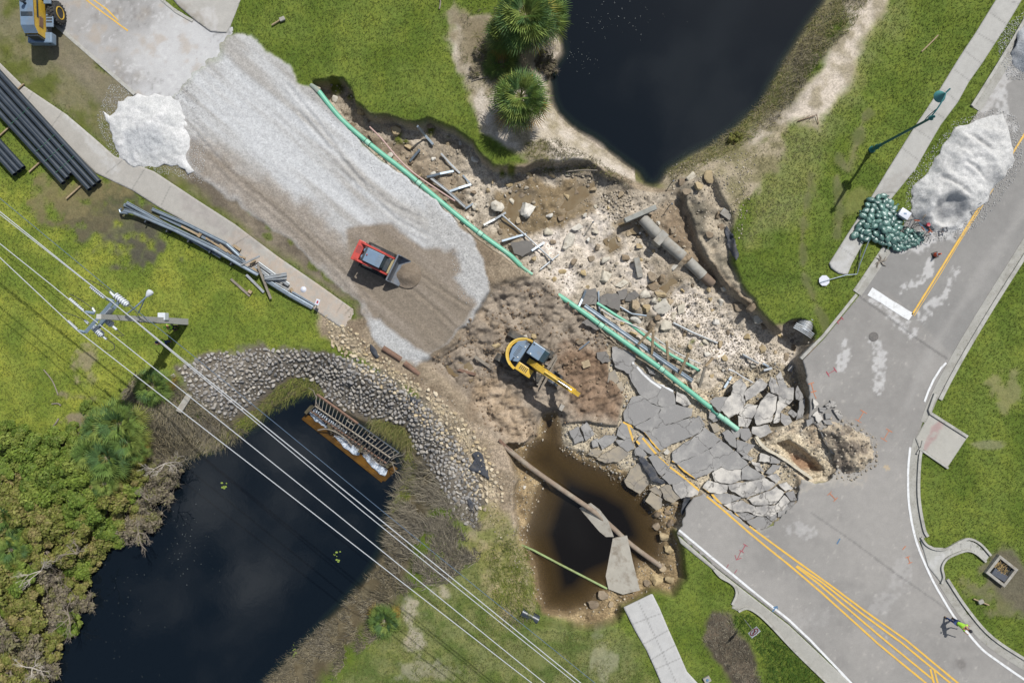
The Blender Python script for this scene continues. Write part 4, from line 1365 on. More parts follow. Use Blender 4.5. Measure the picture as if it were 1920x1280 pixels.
SL = [  # outline, surface, sink
 ([(1149,650),(1167,652),(1191,667),(1188,681),(1180,700),(1154,687),(1149,670)],'g'),
 ([(1188,681),(1197,686),(1228,715),(1262,732),(1265,757),(1242,762),(1220,755),(1200,739),(1185,715),(1180,702)],'g'),
 ([(1185,745),(1205,742),(1220,757),(1240,763),(1232,775),(1212,787),(1190,797),(1172,789),(1170,775)],'g'),
 ([(1241,764),(1265,758),(1297,766),(1295,780),(1270,790),(1235,800),(1210,810),(1192,799),(1213,788),(1233,776)],'g'),
 ([(1211,812),(1235,802),(1272,791),(1300,783),(1317,802),(1311,811),(1282,824),(1260,831),(1238,845),(1224,830)],'g'),
 ([(1157,815),(1160,802),(1170,791),(1183,797),(1187,804),(1186,825),(1172,824)],'g'),
 ([(1203,816),(1212,822),(1235,847),(1222,852),(1200,838),(1193,827)],'g'),
 ([(1320,801),(1350,823),(1335,837),(1298,856),(1270,867),(1261,864),(1262,848),(1283,831),(1312,813)],'g'),
 ([(1351,825),(1377,847),(1372,856),(1350,875),(1320,890),(1303,896),(1280,880),(1271,869),(1298,858),(1336,839)],'g'),
 ([(1225,853),(1237,857),(1252,870),(1257,874),(1240,891),(1230,880),(1217,858)],'g'),
 ([(1259,875),(1287,897),(1272,905),(1255,907),(1242,894)],'g'),
 ([(1289,899),(1310,917),(1307,927),(1277,933),(1263,916),(1262,908),(1273,906)],'d'),
 ([(1354,876),(1367,882),(1388,881),(1388,899),(1369,906),(1342,902),(1337,887)],'d'),
 ([(1379,846),(1401,869),(1389,878),(1367,880),(1354,874),(1365,862)],'g'),
 ([(1403,872),(1433,893),(1410,899),(1391,899),(1391,881)],'g'),
 ([(1367,909),(1410,902),(1433,896),(1452,907),(1443,916),(1403,932),(1393,932),(1369,917)],'d'),
 ([(1328,901),(1341,904),(1363,909),(1361,922),(1345,925),(1329,922),(1319,914)],'d'),
 ([(1335,927),(1364,925),(1389,932),(1383,937),(1360,944),(1352,944),(1340,936)],'g'),
 ([(1359,947),(1391,938),(1414,949),(1418,965),(1403,959),(1379,960)],'d'),
 ([(1405,935),(1443,920),(1455,912),(1469,923),(1454,943),(1434,946),(1415,946)],'d'),
 ([(1419,950),(1455,946),(1470,928),(1480,940),(1471,952),(1448,966),(1421,966)],'d'),
 ([(1460,960),(1482,942),(1495,941),(1493,955),(1472,968),(1459,968)],'g'),
 ([(1379,962),(1402,961),(1416,967),(1400,975),(1393,973)],'g'),
 ([(1402,978),(1420,969),(1436,970),(1447,979),(1439,991),(1427,993),(1415,989)],'g'),
 ([(1438,968),(1456,963),(1456,973),(1448,977)],'g'),
 ([(1383,824),(1414,834),(1403,848),(1395,855),(1382,845)],'g'),
 ([(1427,850),(1443,855),(1443,866),(1424,864)],'d'),
 ([(1446,853),(1462,864),(1461,868),(1445,868)],'g'),
 ([(1449,871),(1463,873),(1448,889),(1437,886)],'g'),
 ([(1155,826),(1184,826),(1189,840),(1177,846),(1163,836)],'g'),
 ([(1120,860),(1140,845),(1161,836),(1178,851),(1160,865),(1135,867)],'m'),
 ([(1103,851),(1115,841),(1129,846),(1119,857)],'m'),
 ([(1172,902),(1182,880),(1200,866),(1213,885),(1215,907),(1200,925),(1177,912)],'m'),
 ([(1122,825),(1135,816),(1156,818),(1149,830),(1130,842)],'g'),
 ([(1068,808),(1085,800),(1094,825),(1078,831)],'g'),
 ([(1089,800),(1100,792),(1114,812),(1099,825)],'g'),
 ([(1110,827),(1120,822),(1122,836),(1112,838)],'g'),
 ([(1239,916),(1256,908),(1274,932),(1262,941),(1248,937)],'m'),
 ([(1212,940),(1222,923),(1241,935),(1239,950),(1230,955)],'m'),
 ([(1219,918),(1230,911),(1239,920),(1238,930)],'m'),
 ([(1191,842),(1202,836),(1212,852),(1206,857),(1192,853)],'g'),
 ([(1377,720),(1391,710),(1400,727),(1394,740),(1396,755),(1390,768),(1382,775),(1368,760),(1373,735)],'w'),
 ([(1401,729),(1425,711),(1440,720),(1436,727),(1417,741),(1398,750),(1395,738)],'w'),
 ([(1446,707),(1455,713),(1459,727),(1458,739),(1446,734),(1443,722)],'w'),
 ([(1464,697),(1469,711),(1476,727),(1486,726),(1486,748),(1479,757),(1462,751),(1461,740),(1461,721),(1456,707)],'w'),
 ([(1442,737),(1458,743),(1455,765),(1446,789),(1418,795),(1413,781),(1423,760),(1431,748)],'w'),
 ([(1400,758),(1420,760),(1416,775),(1409,784),(1392,781),(1386,775),(1393,765)],'d'),
 ([(1461,753),(1478,760),(1464,771),(1459,789),(1449,791),(1456,771)],'w'),
 ([(1352,767),(1366,745),(1371,742),(1370,760),(1379,775),(1366,783)],'d'),
 ([(1331,752),(1342,745),(1364,745),(1353,769),(1348,771)],'g'),
 ([(1385,780),(1409,787),(1401,800),(1386,799)],'d'),
 ([(1492,735),(1496,724),(1506,744),(1499,750),(1493,747)],'g'),
 ([(1500,751),(1509,748),(1508,764),(1498,768)],'g'),
 ([(1484,768),(1497,776),(1488,782),(1478,774)],'g'),
 ([(1497,770),(1507,766),(1505,782),(1493,786)],'g'),
 ([(1466,775),(1480,780),(1484,790),(1474,800),(1465,790)],'d'),
 ([(1412,800),(1440,797),(1446,810),(1425,820),(1410,812)],'d'),
 ([(1404,803),(1409,815),(1400,826),(1390,820),(1386,803)],'g'),
 ([(1372,806),(1386,805),(1386,818),(1378,820)],'g'),
 ([(1331,772),(1346,774),(1352,784),(1338,790),(1330,783)],'g'),
 ([(1270,735),(1285,740),(1295,757),(1282,760),(1268,752)],'d'),
 ([(1212,688),(1225,693),(1228,702),(1218,699)],'g'),
 ([(1300,788),(1312,780),(1322,795),(1318,799)],'g'),
 ([(1332,795),(1345,794),(1350,806),(1340,810)],'m'),
 ([(1355,812),(1366,806),(1378,818),(1380,838),(1368,832)],'g'),
 ([(1392,858),(1400,852),(1412,858),(1408,864)],'g'),
 ([(1410,866),(1424,868),(1432,884),(1420,882)],'d'),
 ([(1440,893),(1456,888),(1463,898),(1456,906)],'d'),
 ([(1461,908),(1475,904),(1486,915),(1473,920)],'d'),
 ([(1474,925),(1488,920),(1494,936),(1483,938)],'g'),
 ([(1318,933),(1332,930),(1344,943),(1340,941)],'g'),
 ([(1346,948),(1357,950),(1372,961),(1364,958)],'g'),
 ([(1086,571),(1096,543),(1117,541),(1121,550),(1118,570)],'k'),
 ([(1126,556),(1138,551),(1157,551),(1162,563),(1161,582),(1143,575),(1126,568)],'k'),
 ([(1158,546),(1174,542),(1176,551),(1170,561),(1163,561)],'k'),
 ([(1178,550),(1190,546),(1198,553),(1188,563),(1173,563)],'k'),
 ([(1091,605),(1102,598),(1124,616),(1118,618)],'k'),
 ([(958,455),(978,452),(997,452),(1000,467),(980,480),(965,474)],'k'),
 ([(1120,661),(1136,659),(1144,676),(1130,680),(1121,672)],'k'),
 ([(1142,700),(1152,694),(1160,712),(1150,722),(1140,716)],'m'),
 ([(1151,722),(1165,715),(1170,728),(1160,738),(1150,736)],'m'),
]
CHUNKS = [  # broken pieces lying on the intact road by the pit
 ([(1525,747),(1536,757),(1526,767)],'w'), ([(1523,779),(1533,769),(1536,776),(1530,781)],'w'), ([(1536,764),(1550,763),(1545,773),(1537,771)],'g'),
 ([(1547,774),(1560,776),(1558,784),(1548,786)],'g'), ([(1546,760),(1556,754),(1560,762),(1552,766)],'w'), ([(1557,750),(1567,752),(1569,763),(1559,763)],'w'),
 ([(1528,778),(1538,776),(1543,786),(1535,793),(1530,788)],'w'), ([(1562,766),(1572,768),(1581,778),(1576,788),(1568,778)],'w'), ([(1512,788),(1522,783),(1524,792),(1514,800)],'g'), ([(1543,788),(1556,787),(1562,795),(1550,796)],'w')]
smat = {'g': slab_grey, 'd': slab_dusty, 'm': slab_mud, 'w': slab_dusty, 'k': slab_dark}
sword = {'g': 'grey', 'd': 'dusty pale', 'm': 'mud-stained', 'w': 'whitish dusty', 'k': 'dark rough'}

LINES_Y = [[(1169, 791), (1184, 799), (1207, 815)], [(1205, 821), (1227, 847), (1254, 871)], [(1256, 875), (1287, 898), (1311, 919)], [(1207, 811), (1237, 846)],
           [(1259, 864), (1300, 896), (1317, 912)], [(1316, 915), (1331, 925)], [(1334, 925), (1352, 945), (1378, 963), (1402, 984), (1408, 988)], [(1177, 795), (1187, 826)], [(1190, 823), (1199, 832)],
           [(1312, 922), (1345, 947)]]
LINES_W = [[(1195, 688), (1205, 700), (1220, 714), (1239, 727)], [(1234, 717), (1261, 733)], [(1186, 680), (1192, 682)], [(1412, 716), (1420, 712)]]

def clip_convex(sub, quad):
 """Sutherland-Hodgman: keep what of the slab outline lies within the painted strip"""
 out = list(sub)
 n = len(quad)
 ar = sum(quad[i][0] * quad[(i + 1) % n][1] - quad[(i + 1) % n][0] * quad[i][1] for i in range(n))
 q = quad if ar > 0 else quad[::-1]
 for i in range(n):
  a, b = q[i], q[(i + 1) % n]
  f = lambda p: (b[0] - a[0]) * (p[1] - a[1]) - (b[1] - a[1]) * (p[0] - a[0])
  inp, out = out, []
  for j in range(len(inp)):
   c, d = inp[j], inp[(j + 1) % len(inp)]
   fc, fd = f(c), f(d)
   if fc >= 0:
    out.append(c)
   if (fc >= 0) != (fd >= 0):
    t = fc / (fc - fd)
    out.append((c[0] + (d[0] - c[0]) * t, c[1] + (d[1] - c[1]) * t))
  if len(out) < 3:
   return []
 return out

def make_slab(px_poly, kind, road=False):
 cx = sum(p[0] for p in px_poly) / len(px_poly)
 cy = sum(p[1] for p in px_poly) / len(px_poly)
 if road:
  z0 = 0.14 + R.uniform(0, 0.05)
  gx_, gy_ = R.uniform(-.15, .15), R.uniform(-.15, .15)
 elif kind == 'k':
  x, y, z = Wg(cx, cy)
  z0 = z + 0.25
  gx_, gy_ = R.uniform(-.12, .12), R.uniform(-.12, .12)
 else:
  z0 = float(slab_z(cx, cy)) + R.uniform(-0.03, 0.03)
  e = 20.0
  gx_ = (float(slab_z(cx + e, cy)) - float(slab_z(cx - e, cy))) / (2 * e) * S + R.uniform(-.03, .03)
  gy_ = -(float(slab_z(cx, cy + e)) - float(slab_z(cx, cy - e))) / (2 * e) * S + R.uniform(-.03, .03)
  if kind == 'm' and cy > 835:
   z0 -= 0.15
   gx_ += R.uniform(0, .18)
  if kind == 'w':
   gx_ += R.uniform(-.14, .14)
   gy_ += R.uniform(-.1, .1)
 wp = WP(px_poly, z0)
 ox, oy = Wp(cx, cy, z0)
 loc = [((x - ox), (y - oy)) for x, y in wp]
 k_ = 1 + 0.05 / max(0.25, sum(math.hypot(x, y) for x, y in loc) / len(loc)) if not road else 1
 loc = jag([(x * k_, y * k_) for x, y in loc], 0.2, 0.045)
 # a small gap all round so that slabs never touch
 loc = [(x * (1 - 0.012 / max(0.3, math.hypot(x, y))), y * (1 - 0.012 / max(0.3, math.hypot(x, y)))) for x, y in loc]
 zt = lambda x, y: gx_ * x + gy_ * y
 xs_ = [p[0] for p in loc]
 ys_ = [p[1] for p in loc]
 big = (max(xs_) - min(xs_)) * (max(ys_) - min(ys_))
 size = 'large ' if big > 2.6 else ('small ' if big < 0.6 else '')
 lines = []
 for grp, col in ((LINES_Y, 'y'), (LINES_W, 'w')):
  if road or kind == 'k':
   break
  for ln in grp:
   for a, b in zip(ln[:-1], ln[1:]):
    A_, B_ = Wp(a[0], a[1], z0), Wp(b[0], b[1], z0)
    dx, dy = B_[0] - A_[0], B_[1] - A_[1]
    L = math.hypot(dx, dy)
    nx, ny = -dy / L * 0.075, dx / L * 0.075
    ex, ey = dx / L * 0.02, dy / L * 0.02
    quad = [(A_[0] - ex + nx - ox, A_[1] - ey + ny - oy), (A_[0] - ex - nx - ox, A_[1] - ey - ny - oy), (B_[0] + ex - nx - ox, B_[1] + ey - ny - oy), (B_[0] + ex + nx - ox, B_[1] + ey + ny - oy)]
    c = clip_convex(loc, quad)
    if c:
     lines.append((c, col))
 adj = {'y': 'with yellow line paint', 'w': 'with white line paint'}
 extra = adj[lines[0][1]] + ' ' if lines else ''
 noun = 'asphalt chunk' if (road or size == 'small ') else 'asphalt slab'
 lbl = f'{size}{sword[kind]} broken {noun} {extra}{where(cx, cy)}'
 lbl = unique(lbl, ('tilted', 'cracked', 'squarish', 'jagged', 'long', 'tapering'))
 mb = MB().prism(loc, -0.13, 0.0, 0, ztop=zt)
 o = mb.build('asphalt_chunk' if road else 'asphalt_slab', [smat[kind]], None, False, (ox, oy, z0))
 grp_name = 'broken chunks lying on the intact road' if road else 'slabs of the broken road surface'
 tag(o, lbl, 'asphalt slab', grp_name)
 for i, (c, col) in enumerate(lines):
  mp = MB().prism(c, -0.004, 0.0, 0, ztop=lambda x, y, i=i: zt(x, y) + 0.006 + 0.0007 * i)
  mp.build('painted_line', [yellow_paint if col == 'y' else white_paint], o)
 return o
for pg, k in SL:
 make_slab(pg, k)
for pg, k in CHUNKS:
 make_slab(pg, k, True)

# ------------------------------------------------------------ rocks
def rock_arrays(seed, sub=2, flat=0.75, cuts=9, lo=0.5, hi=0.82):
 rr = random.Random(seed)
 bm = bmesh.new()
 bmesh.ops.create_icosphere(bm, subdivisions=sub, radius=1)
 pl = []
 for _ in range(cuts):
  n = Vector((rr.gauss(0, 1), rr.gauss(0, 1), rr.gauss(0, 1))).normalized()
  pl.append((n, rr.uniform(lo, hi)))
 off = rr.uniform(0, 50)
 for v in bm.verts:
  p = v.co.copy()
  for n, d in pl:
   t = p.dot(n) - d
   if t > 0:
    p -= n * t
  w = 1 + 0.06 * math.sin(p.x * 7 + off) * math.cos(p.y * 6 - off) + rr.uniform(-.035, .035)
  v.co = Vector((p.x * w, p.y * w, p.z * w * flat))
 V = np.array([v.co[:] for v in bm.verts])
 F = np.array([[v.index for v in f.verts] for f in bm.faces])
 bm.free()
 return V, F
RK = [rock_arrays(i, 2, 0.7 + 0.1 * (i % 3), 9, 0.36, 0.74) for i in range(12)]
RKL = [rock_arrays(40 + i, 2 if i % 2 else 1, 0.75, 7, .4, .75) for i in range(6)]

def rock_mat(name, cols, island=False, scale=5.0, dirt=None, rough=0.9):
 m, nt, b = new_mat(name)
 if island:
  g = nt.nodes.new('ShaderNodeNewGeometry')
  rnd = g.outputs['Random Per Island']
 else:
  g = nt.nodes.new('ShaderNodeObjectInfo')
  rnd = g.outputs['Random']
 cr = nt.nodes.new('ShaderNodeValToRGB')
 cr.color_ramp.interpolation = 'LINEAR'
 el = cr.color_ramp.elements
 while len(el) < len(cols):
  el.new(0.5)
 for i, c in enumerate(cols):
  el[i].position = i / (len(cols) - 1)
  el[i].color = (*c, 1)
 nt.links.new(rnd, cr.inputs[0])
 f = nz(nt, scale, 6, 0.65)
 c = scale_c(nt, cr.outputs[0], mr(nt, f, 0.3, 0.7, 0.8, 1.2))
 if dirt:
  d = nz(nt, scale * 0.7 + 0.5, 6, 0.7)
  c = mixc(nt, mr(nt, d, 0.55, 0.68, 0, 0.8), c, dirt)
 nt.links.new(c, b.inputs['Base Color'])
 b.inputs['Roughness'].default_value = rough
 b.inputs['Specular IOR Level'].default_value = 0.2
 bump(nt, b, nz(nt, scale * 3, 6, 0.7), 0.5, 0.03)
 return m
rip_cols = [A(166, 161, 155), A(182, 176, 168), A(150, 146, 142), A(196, 188, 175), A(166, 159, 149), A(132, 130, 128), A(176, 171, 165)]
rip_mat = rock_mat('riprap_stone', rip_cols)
rip_mat_i = rock_mat('riprap_stone_mass', rip_cols, True)
cream_cols = [A(206, 186, 150), A(214, 198, 168), A(190, 172, 142), A(222, 206, 178), A(180, 164, 140), A(200, 178, 138)]
cream_mat = rock_mat('cream_limestone', cream_cols)
cream_mat_i = rock_mat('cream_limestone_mass', cream_cols, True)
lime_mat = rock_mat('white_limestone', [A(226, 220, 208), A(214, 206, 190), A(206, 196, 174)], dirt=A(130, 116, 96), scale=3.2)
tan_mat = rock_mat('tan_limestone', [A(196, 174, 132), A(186, 166, 130), A(178, 160, 134)], dirt=A(120, 104, 82), scale=3.2)
brown_mat = rock_mat('muddy_rock', [A(150, 132, 108), A(140, 124, 104), A(162, 146, 124)], dirt=A(108, 96, 80), scale=3.2)
rubble_mat = rock_mat('small_rubble', [A(206, 192, 168), A(186, 172, 148), A(170, 158, 140), A(140, 130, 116), A(216, 204, 184), A(120, 112, 104)], True)
clod_mat = rock_mat('mud_clods', [A(150, 128, 104), A(132, 112, 92), A(160, 140, 116), A(118, 102, 84)], True)

def mesh_of(V, F, name, m, smooth=False):
 me = bpy.data.meshes.new(name)
 me.from_pydata(V.tolist(), [], F.tolist())
 me.materials.append(m)
 if smooth:
  me.polygons.foreach_set('use_smooth', [True] * len(me.polygons))
 me.update()
 return me

class Grid:
 def __init__(s, c=1.0):
  s.c = c
  s.d = {}
 def ok(s, x, y, r, k=1.0):
  i, j = int(x // s.c), int(y // s.c)
  for a in (i - 1, i, i + 1):
   for b in (j - 1, j, j + 1):
    for (u, v, q) in s.d.get((a, b), ()):
     if (u - x) ** 2 + (v - y) ** 2 < (k * (r + q)) ** 2:
      return False
  return True
 def add(s, x, y, r):
  s.d.setdefault((int(x // s.c), int(y // s.c)), []).append((x, y, r))

def scatter(poly, tries, rlo, rhi, k=0.8, rnd=None, grid=None, cond=None):
 rnd = rnd or random.Random(3)
 g = grid or Grid(1.0)
 xs_ = [p[0] for p in poly]
 ys_ = [p[1] for p in poly]
 out = []
 for t in range(tries):
  r = rhi + (rlo - rhi) * min(1, (t / tries) * 1.6) * rnd.uniform(0.6, 1)
  r = max(r, rlo)
  x, y = rnd.uniform(min(xs_), max(xs_)), rnd.uniform(min(ys_), max(ys_))
  if not pip(x, y, poly) or not g.ok(x, y, r, k):
   continue
  if cond and not cond(x, y):
   continue
  g.add(x, y, r)
  out.append((x, y, r))
 return out

def rock_mass(name, spots, m, protos=None, sink=0.3, label=None, cat=None, zf=None):
 protos = protos or RKL
 rs = np.random.RandomState(len(spots))
 VV, FF = [], []
 o = 0
 for (x, y, r) in spots:
  V, F = protos[rs.randint(len(protos))]
  a = rs.rand() * 6.28
  c, s = math.cos(a), math.sin(a)
  sx, sy, sz = r * rs.uniform(.85, 1.2), r * rs.uniform(.75, 1.05), r * rs.uniform(.7, 1.05)
  P = V * np.array([sx, sy, sz])
  z = hz(x, y) if zf is None else zf(x, y)
  Q = np.stack([P[:, 0] * c - P[:, 1] * s + x, P[:, 0] * s + P[:, 1] * c + y, P[:, 2] + z + sz * sink], 1)
  VV.append(Q)
  FF.append(F + o)
  o += len(V)
 ob = np_mesh(name, np.concatenate(VV), np.concatenate(FF), [m])
 tag(ob, label, cat, kind='stuff')
 return ob

# riprap round the head of the canal: the 300 largest stones are objects, the small ones between are one mass
gr = Grid(1.0)
big = scatter(W0['RIPRAP'], 14000, 0.11, 0.21, 0.68, random.Random(1), gr)
big.sort(key=lambda t: -t[2])
rip_mesh = [mesh_of(V, F, 'riprap_stone', rip_mat) for V, F in RK]
RIPL = 'one of many angular grey rocks packed in the riprap bank of the canal'
for i, (x, y, r) in enumerate(big[:300]):
 o = bpy.data.objects.new('riprap_stone', rip_mesh[i % 12])
 COL.objects.link(o)
 sz = r * R.uniform(.7, 1.0)
 o.scale = (r * R.uniform(.9, 1.22), r * R.uniform(.8, 1.08), sz)
 o.rotation_euler = (R.uniform(-.3, .3), R.uniform(-.3, .3), R.uniform(0, 6.28))
 o.location = (x, y, hz(x, y) + sz * 0.35)
 mk = [('the pale blue panel', 408, 720), ('the upper end of the weir rack', 594, 735), ('the canal-head grass', 540, 715), ('the reeds behind the weir rack', 745, 790), ('the left tip of the riprap', 352, 692),
          ('the black sheeting', 880, 868), ('the lower tip of the riprap', 890, 970), ('the lower corner of the weir rack', 760, 850), ('the rusty pipe stubs', 740, 668), ('the grassy top edge of the riprap', 480, 658), ('the canal shore left of the weir', 440, 780)]
 ppx, ppy = 960 + x * S * H / (H - hz(x, y)), 640 - y * S * H / (H - hz(x, y))
 szw = 'biggish' if r > .17 else ('middling' if r > .145 else 'smallish')
 tag(o, unique(f'{szw} angular riprap rock, {where(ppx, ppy, (), mk)}', ('flattish', 'chunky', 'lopsided', 'wedge-shaped')), 'rock', 'riprap rocks round the canal head')
rest = big[300:] + scatter(W0['RIPRAP'], 9000, 0.07, 0.13, 0.8, random.Random(2), gr)
rock_mass('riprap_rubble', rest, rip_mat_i, RKL + RK[:2], 0.3)
gr2 = Grid(1.0)
cr_ = scatter(WP([(612, 590), (660, 615), (705, 655), (760, 700), (820, 740), (885, 800), (935, 880), (945, 940), (905, 960), (870, 900), (840, 850), (780, 780), (730, 735), (690, 710), (655, 672), (620, 645)], -.3), 9000, 0.07, 0.21, 0.8, random.Random(4), gr2, lambda x, y: R.random() < 0.8)
cr_.sort(key=lambda t: -t[2])
cm = [mesh_of(V, F, 'limestone_rock', cream_mat) for V, F in RK]
for i, (x, y, r) in enumerate(cr_[:120]):
 o = bpy.data.objects.new('limestone_rock', cm[i % 12])
 COL.objects.link(o)
 o.scale = (r * R.uniform(.9, 1.2), r * R.uniform(.8, 1.05), r * R.uniform(.7, 1.0))
 o.rotation_euler = (R.uniform(-.3, .3), R.uniform(-.3, .3), R.uniform(0, 6.28))
 o.location = (x, y, hz(x, y) + r * 0.25)
 ppx, ppy = 960 + x * S, 640 - y * S
 mk = [('the rusty pipe stubs', 740, 668), ('the end of the north-west pavement', 650, 600), ('the black sheeting beside the fill', 700, 655), ('the small torn black sheeting', 776, 750), ('the black sheeting over the cream rocks', 898, 875), ('the reddish bar at the pool pipe', 948, 836)]
 tag(o, unique(f'{"larger" if r > .17 else "smaller"} cream limestone rock {where(ppx, ppy, (), mk)}', ('rounded', 'blocky', 'flat', 'pointed')), 'rock', 'cream limestone rocks above the riprap')
rock_mass('limestone_rubble', cr_[120:], cream_mat_i)

# boulders picked out one by one: px, py, half sizes in px, colour, turn
BOULD = [(932,388,13,11,'l'),(990,393,18,16,'l'),(972,413,9,8,'t'),(1029,436,9,9,'l'),(1065,456,11,19,'l'),(1083,426,12,6,'l'),(1050,409,7,6,'b'),(1135,517,15,13,'l'),
 (1166,532,15,9,'l'),(1212,553,14,10,'l'),(1237,552,12,9,'t'),(1242,575,17,14,'l'),(1190,570,14,12,'t'),(1211,578,9,9,'t'),(1277,579,8,16,'l'),(1193,600,12,8,'l'),(1247,612,13,11,'l'),
 (1220,612,12,11,'b'),(1186,627,9,6,'t'),(1171,483,9,8,'b'),(1287,361,10,8,'b'),(1277,340,8,9,'b'),(1308,348,13,10,'t'),(1297,332,11,9,'l'),(1328,332,8,15,'t'),(1330,442,9,8,'b'),
 (1382,573,12,11,'b'),(1407,578,11,10,'b'),(1421,600,12,9,'l'),(1432,612,9,8,'b'),(1222,520,10,12,'b'),(1221,536,12,10,'b'),(1240,524,10,9,'b'),(1228,565,7,7,'l'),(1262,594,5,9,'l'),
 (955,347,8,7,'t'),(890,300,8,6,'l'),(743,244,17,11,'t'),(1255,566,7,8,'t'),(1203,562,6,5,'b'),(1232,596,8,8,'b'),(1107,484,7,7,'b'),(1120,465,8,7,'b'),(978,366,7,6,'b'),(1036,454,6,6,'b'),
 (1197,443,6,5,'b'),(1350,425,6,7,'b'),(1345,405,7,8,'b'),(1160,580,7,5,'t'),(968,654,8,8,'k'),(985,631,6,5,'l'),(1000,630,6,6,'t'),(1245,820,5,5,'t'),(1250,846,6,5,'l'),(1170,565,6,5,'b'),
 (930,648,8,7,'t'),(1085,640,9,6,'k'),(1052,600,6,5,'k'),(1290,930,7,5,'t'),(1279,948,6,8,'b'),(1245,1005,12,12,'t'),(1252,1028,10,9,'t'),(1240,1060,13,10,'t'),(1230,1085,14,11,'t'),(1255,1085,9,8,'t'),
 (1212,1092,8,7,'b'),(1228,985,9,8,'b'),(1255,980,8,9,'b'),(1232,962,8,7,'b'),(1250,960,7,7,'b'),(1130,1115,14,9,'b'),(1110,1130,12,9,'b'),(1145,1130,9,7,'t'),(983,912,5,4,'l'),(1262,940,7,7,'t')]
bm_ = {'l': [mesh_of(V, F, 'boulder', lime_mat, True) for V, F in [rock_arrays(70 + i, 3, 0.62, 12, .45, .85) for i in range(6)]],
       't': [mesh_of(V, F, 'boulder', tan_mat, True) for V, F in [rock_arrays(80 + i, 3, 0.62, 11, .4, .82) for i in range(5)]],
       'b': [mesh_of(V, F, 'boulder', brown_mat, True) for V, F in [rock_arrays(90 + i, 3, 0.6, 11, .4, .82) for i in range(5)]]}
bm_['k'] = bm_['b']
for k in bm_:
 for me in bm_[k]:
  try:
   me.set_sharp_from_angle(angle=math.radians(32))
  except Exception:
   pass
bw = {'l': 'white limestone', 't': 'tan limestone', 'b': 'muddy brown', 'k': 'dark muddy'}
for i, (px, py, rx, ry, k) in enumerate(BOULD):
 x, y, z = Wg(px, py)
 o = bpy.data.objects.new('boulder', bm_[k][i % len(bm_[k])])
 COL.objects.link(o)
 rz_ = min(rx, ry) * 0.95 / S
 o.scale = (rx * 1.12 / S, ry * 1.12 / S, rz_ * 1.2)
 o.rotation_euler = (R.uniform(-.15, .15), R.uniform(-.15, .15), R.uniform(-.4, .4))
 o.location = (x, y, z + rz_ * 0.4)
 sz = 'big ' if max(rx, ry) > 13 else ('small ' if max(rx, ry) < 8 else '')
 tag(o, unique(f'{sz}{bw[k]} boulder {where(px, py)}', ('rounded', 'blocky', 'flat-topped', 'angular', 'pointed')), 'boulder', 'boulders in and round the washout')

# smaller boulders the flood left all over
gb = Grid(1.0)
for b_ in BOULD:
 x, y, z = Wg(b_[0], b_[1])
 gb.add(x, y, max(b_[2], b_[3]) / S)
rb = random.Random(77)
for x, y, r in scatter(W0['WASH'], 1500, 0.16, 0.34, 1.5, rb, gb, lambda x, y: not pip(x, y, W0['ROAD_E']) and not pip(x, y, W0['FIELD']) and hz(x, y) < -.5)[:110]:
 k = rb.choice('llttb')
 o = bpy.data.objects.new('boulder', rb.choice(bm_[k]))
 COL.objects.link(o)
 o.scale = (r * rb.uniform(.9, 1.3), r * rb.uniform(.7, 1.1), r * rb.uniform(.8, 1.2))
 o.rotation_euler = (rb.uniform(-.4, .4), rb.uniform(-.4, .4), rb.uniform(0, 6.28))
 z = hz(x, y)
 o.location = (x, y, z + r * .25)
 tag(o, unique(f'{"middling" if r > .24 else "little"} {bw[k]} rock {where(960 + x * S * H / (H - z), 640 - y * S * H / (H - z))}', ('rounded', 'blocky', 'flat', 'angular', 'pointed', 'half-buried')), 'boulder', 'boulders in and round the washout')
# loose stones everywhere the flood went
def inroad(x, y):
 return pip(x, y, W0['ROAD_E'])
notroad = lambda x, y: not inroad(x, y)
rub = scatter(W0['WASH'], 9000, 0.035, 0.10, 0.9, random.Random(6), None, notroad)
rub += scatter(W0['FIELD'], 5000, 0.035, 0.09, 0.9, random.Random(7), None, notroad)
rub += scatter(W0['BASIN'], 1800, 0.04, 0.12, 0.9, random.Random(8), None, lambda x, y: notroad(x, y) and hz(x, y) > POOL_Z - 0.1)
rub += scatter(WP([(1230, 545), (1330, 545), (1410, 615), (1500, 660), (1490, 690), (1380, 705), (1290, 690)]), 4500, 0.04, 0.09, 0.85, random.Random(9), None, notroad)
rub += scatter(WP([(1130, 360), (1180, 345), (1200, 380), (1160, 410), (1135, 390)]), 900, 0.06, 0.13, 0.8, random.Random(10))
rub += scatter(WP([(640, 600), (780, 700), (900, 790), (980, 900), (1000, 1100), (960, 1090), (900, 930), (850, 830), (700, 690)]), 2500, 0.03, 0.08, 0.9, random.Random(11))
rub += scatter(WP([(1240, 300), (1300, 290), (1420, 280), (1400, 400), (1380, 480), (1340, 460), (1290, 380)]), 900, 0.04, 0.1, 0.9, random.Random(12))
rub += scatter(W0['WASH'], 2600, 0.10, 0.2, 1.15, random.Random(31), None, lambda x, y: notroad(x, y) and float(fbm(np.array([x]), np.array([y]), 2.2, 3, 5)[0]) > 0.1)
rock_mass('loose_rubble', rub, rubble_mat, RKL + RK[:3])
chp = scatter(W0['FIELD'], 2600, 0.04, 0.13, 1.0, random.Random(32), None, notroad)
rock_mass('asphalt_crumbs', chp, rock_mat('asphalt_crumb', [A(150, 147, 143), A(128, 126, 124), A(176, 170, 160), A(196, 184, 162)], True), sink=0.5)
0 and rock_mass('asphalt_crumbs', scatter(W0['FIELD'], 2, 0.03, 0.07, 1.2, random.Random(33), None, notroad), rock_mat('asphalt_grit', [A(190, 180, 160), A(150, 146, 140), A(210, 200, 180)], True), zf=lambda x, y: float(slab_z(960 + x * S, 640 - y * S)) + .03, sink=0.3)
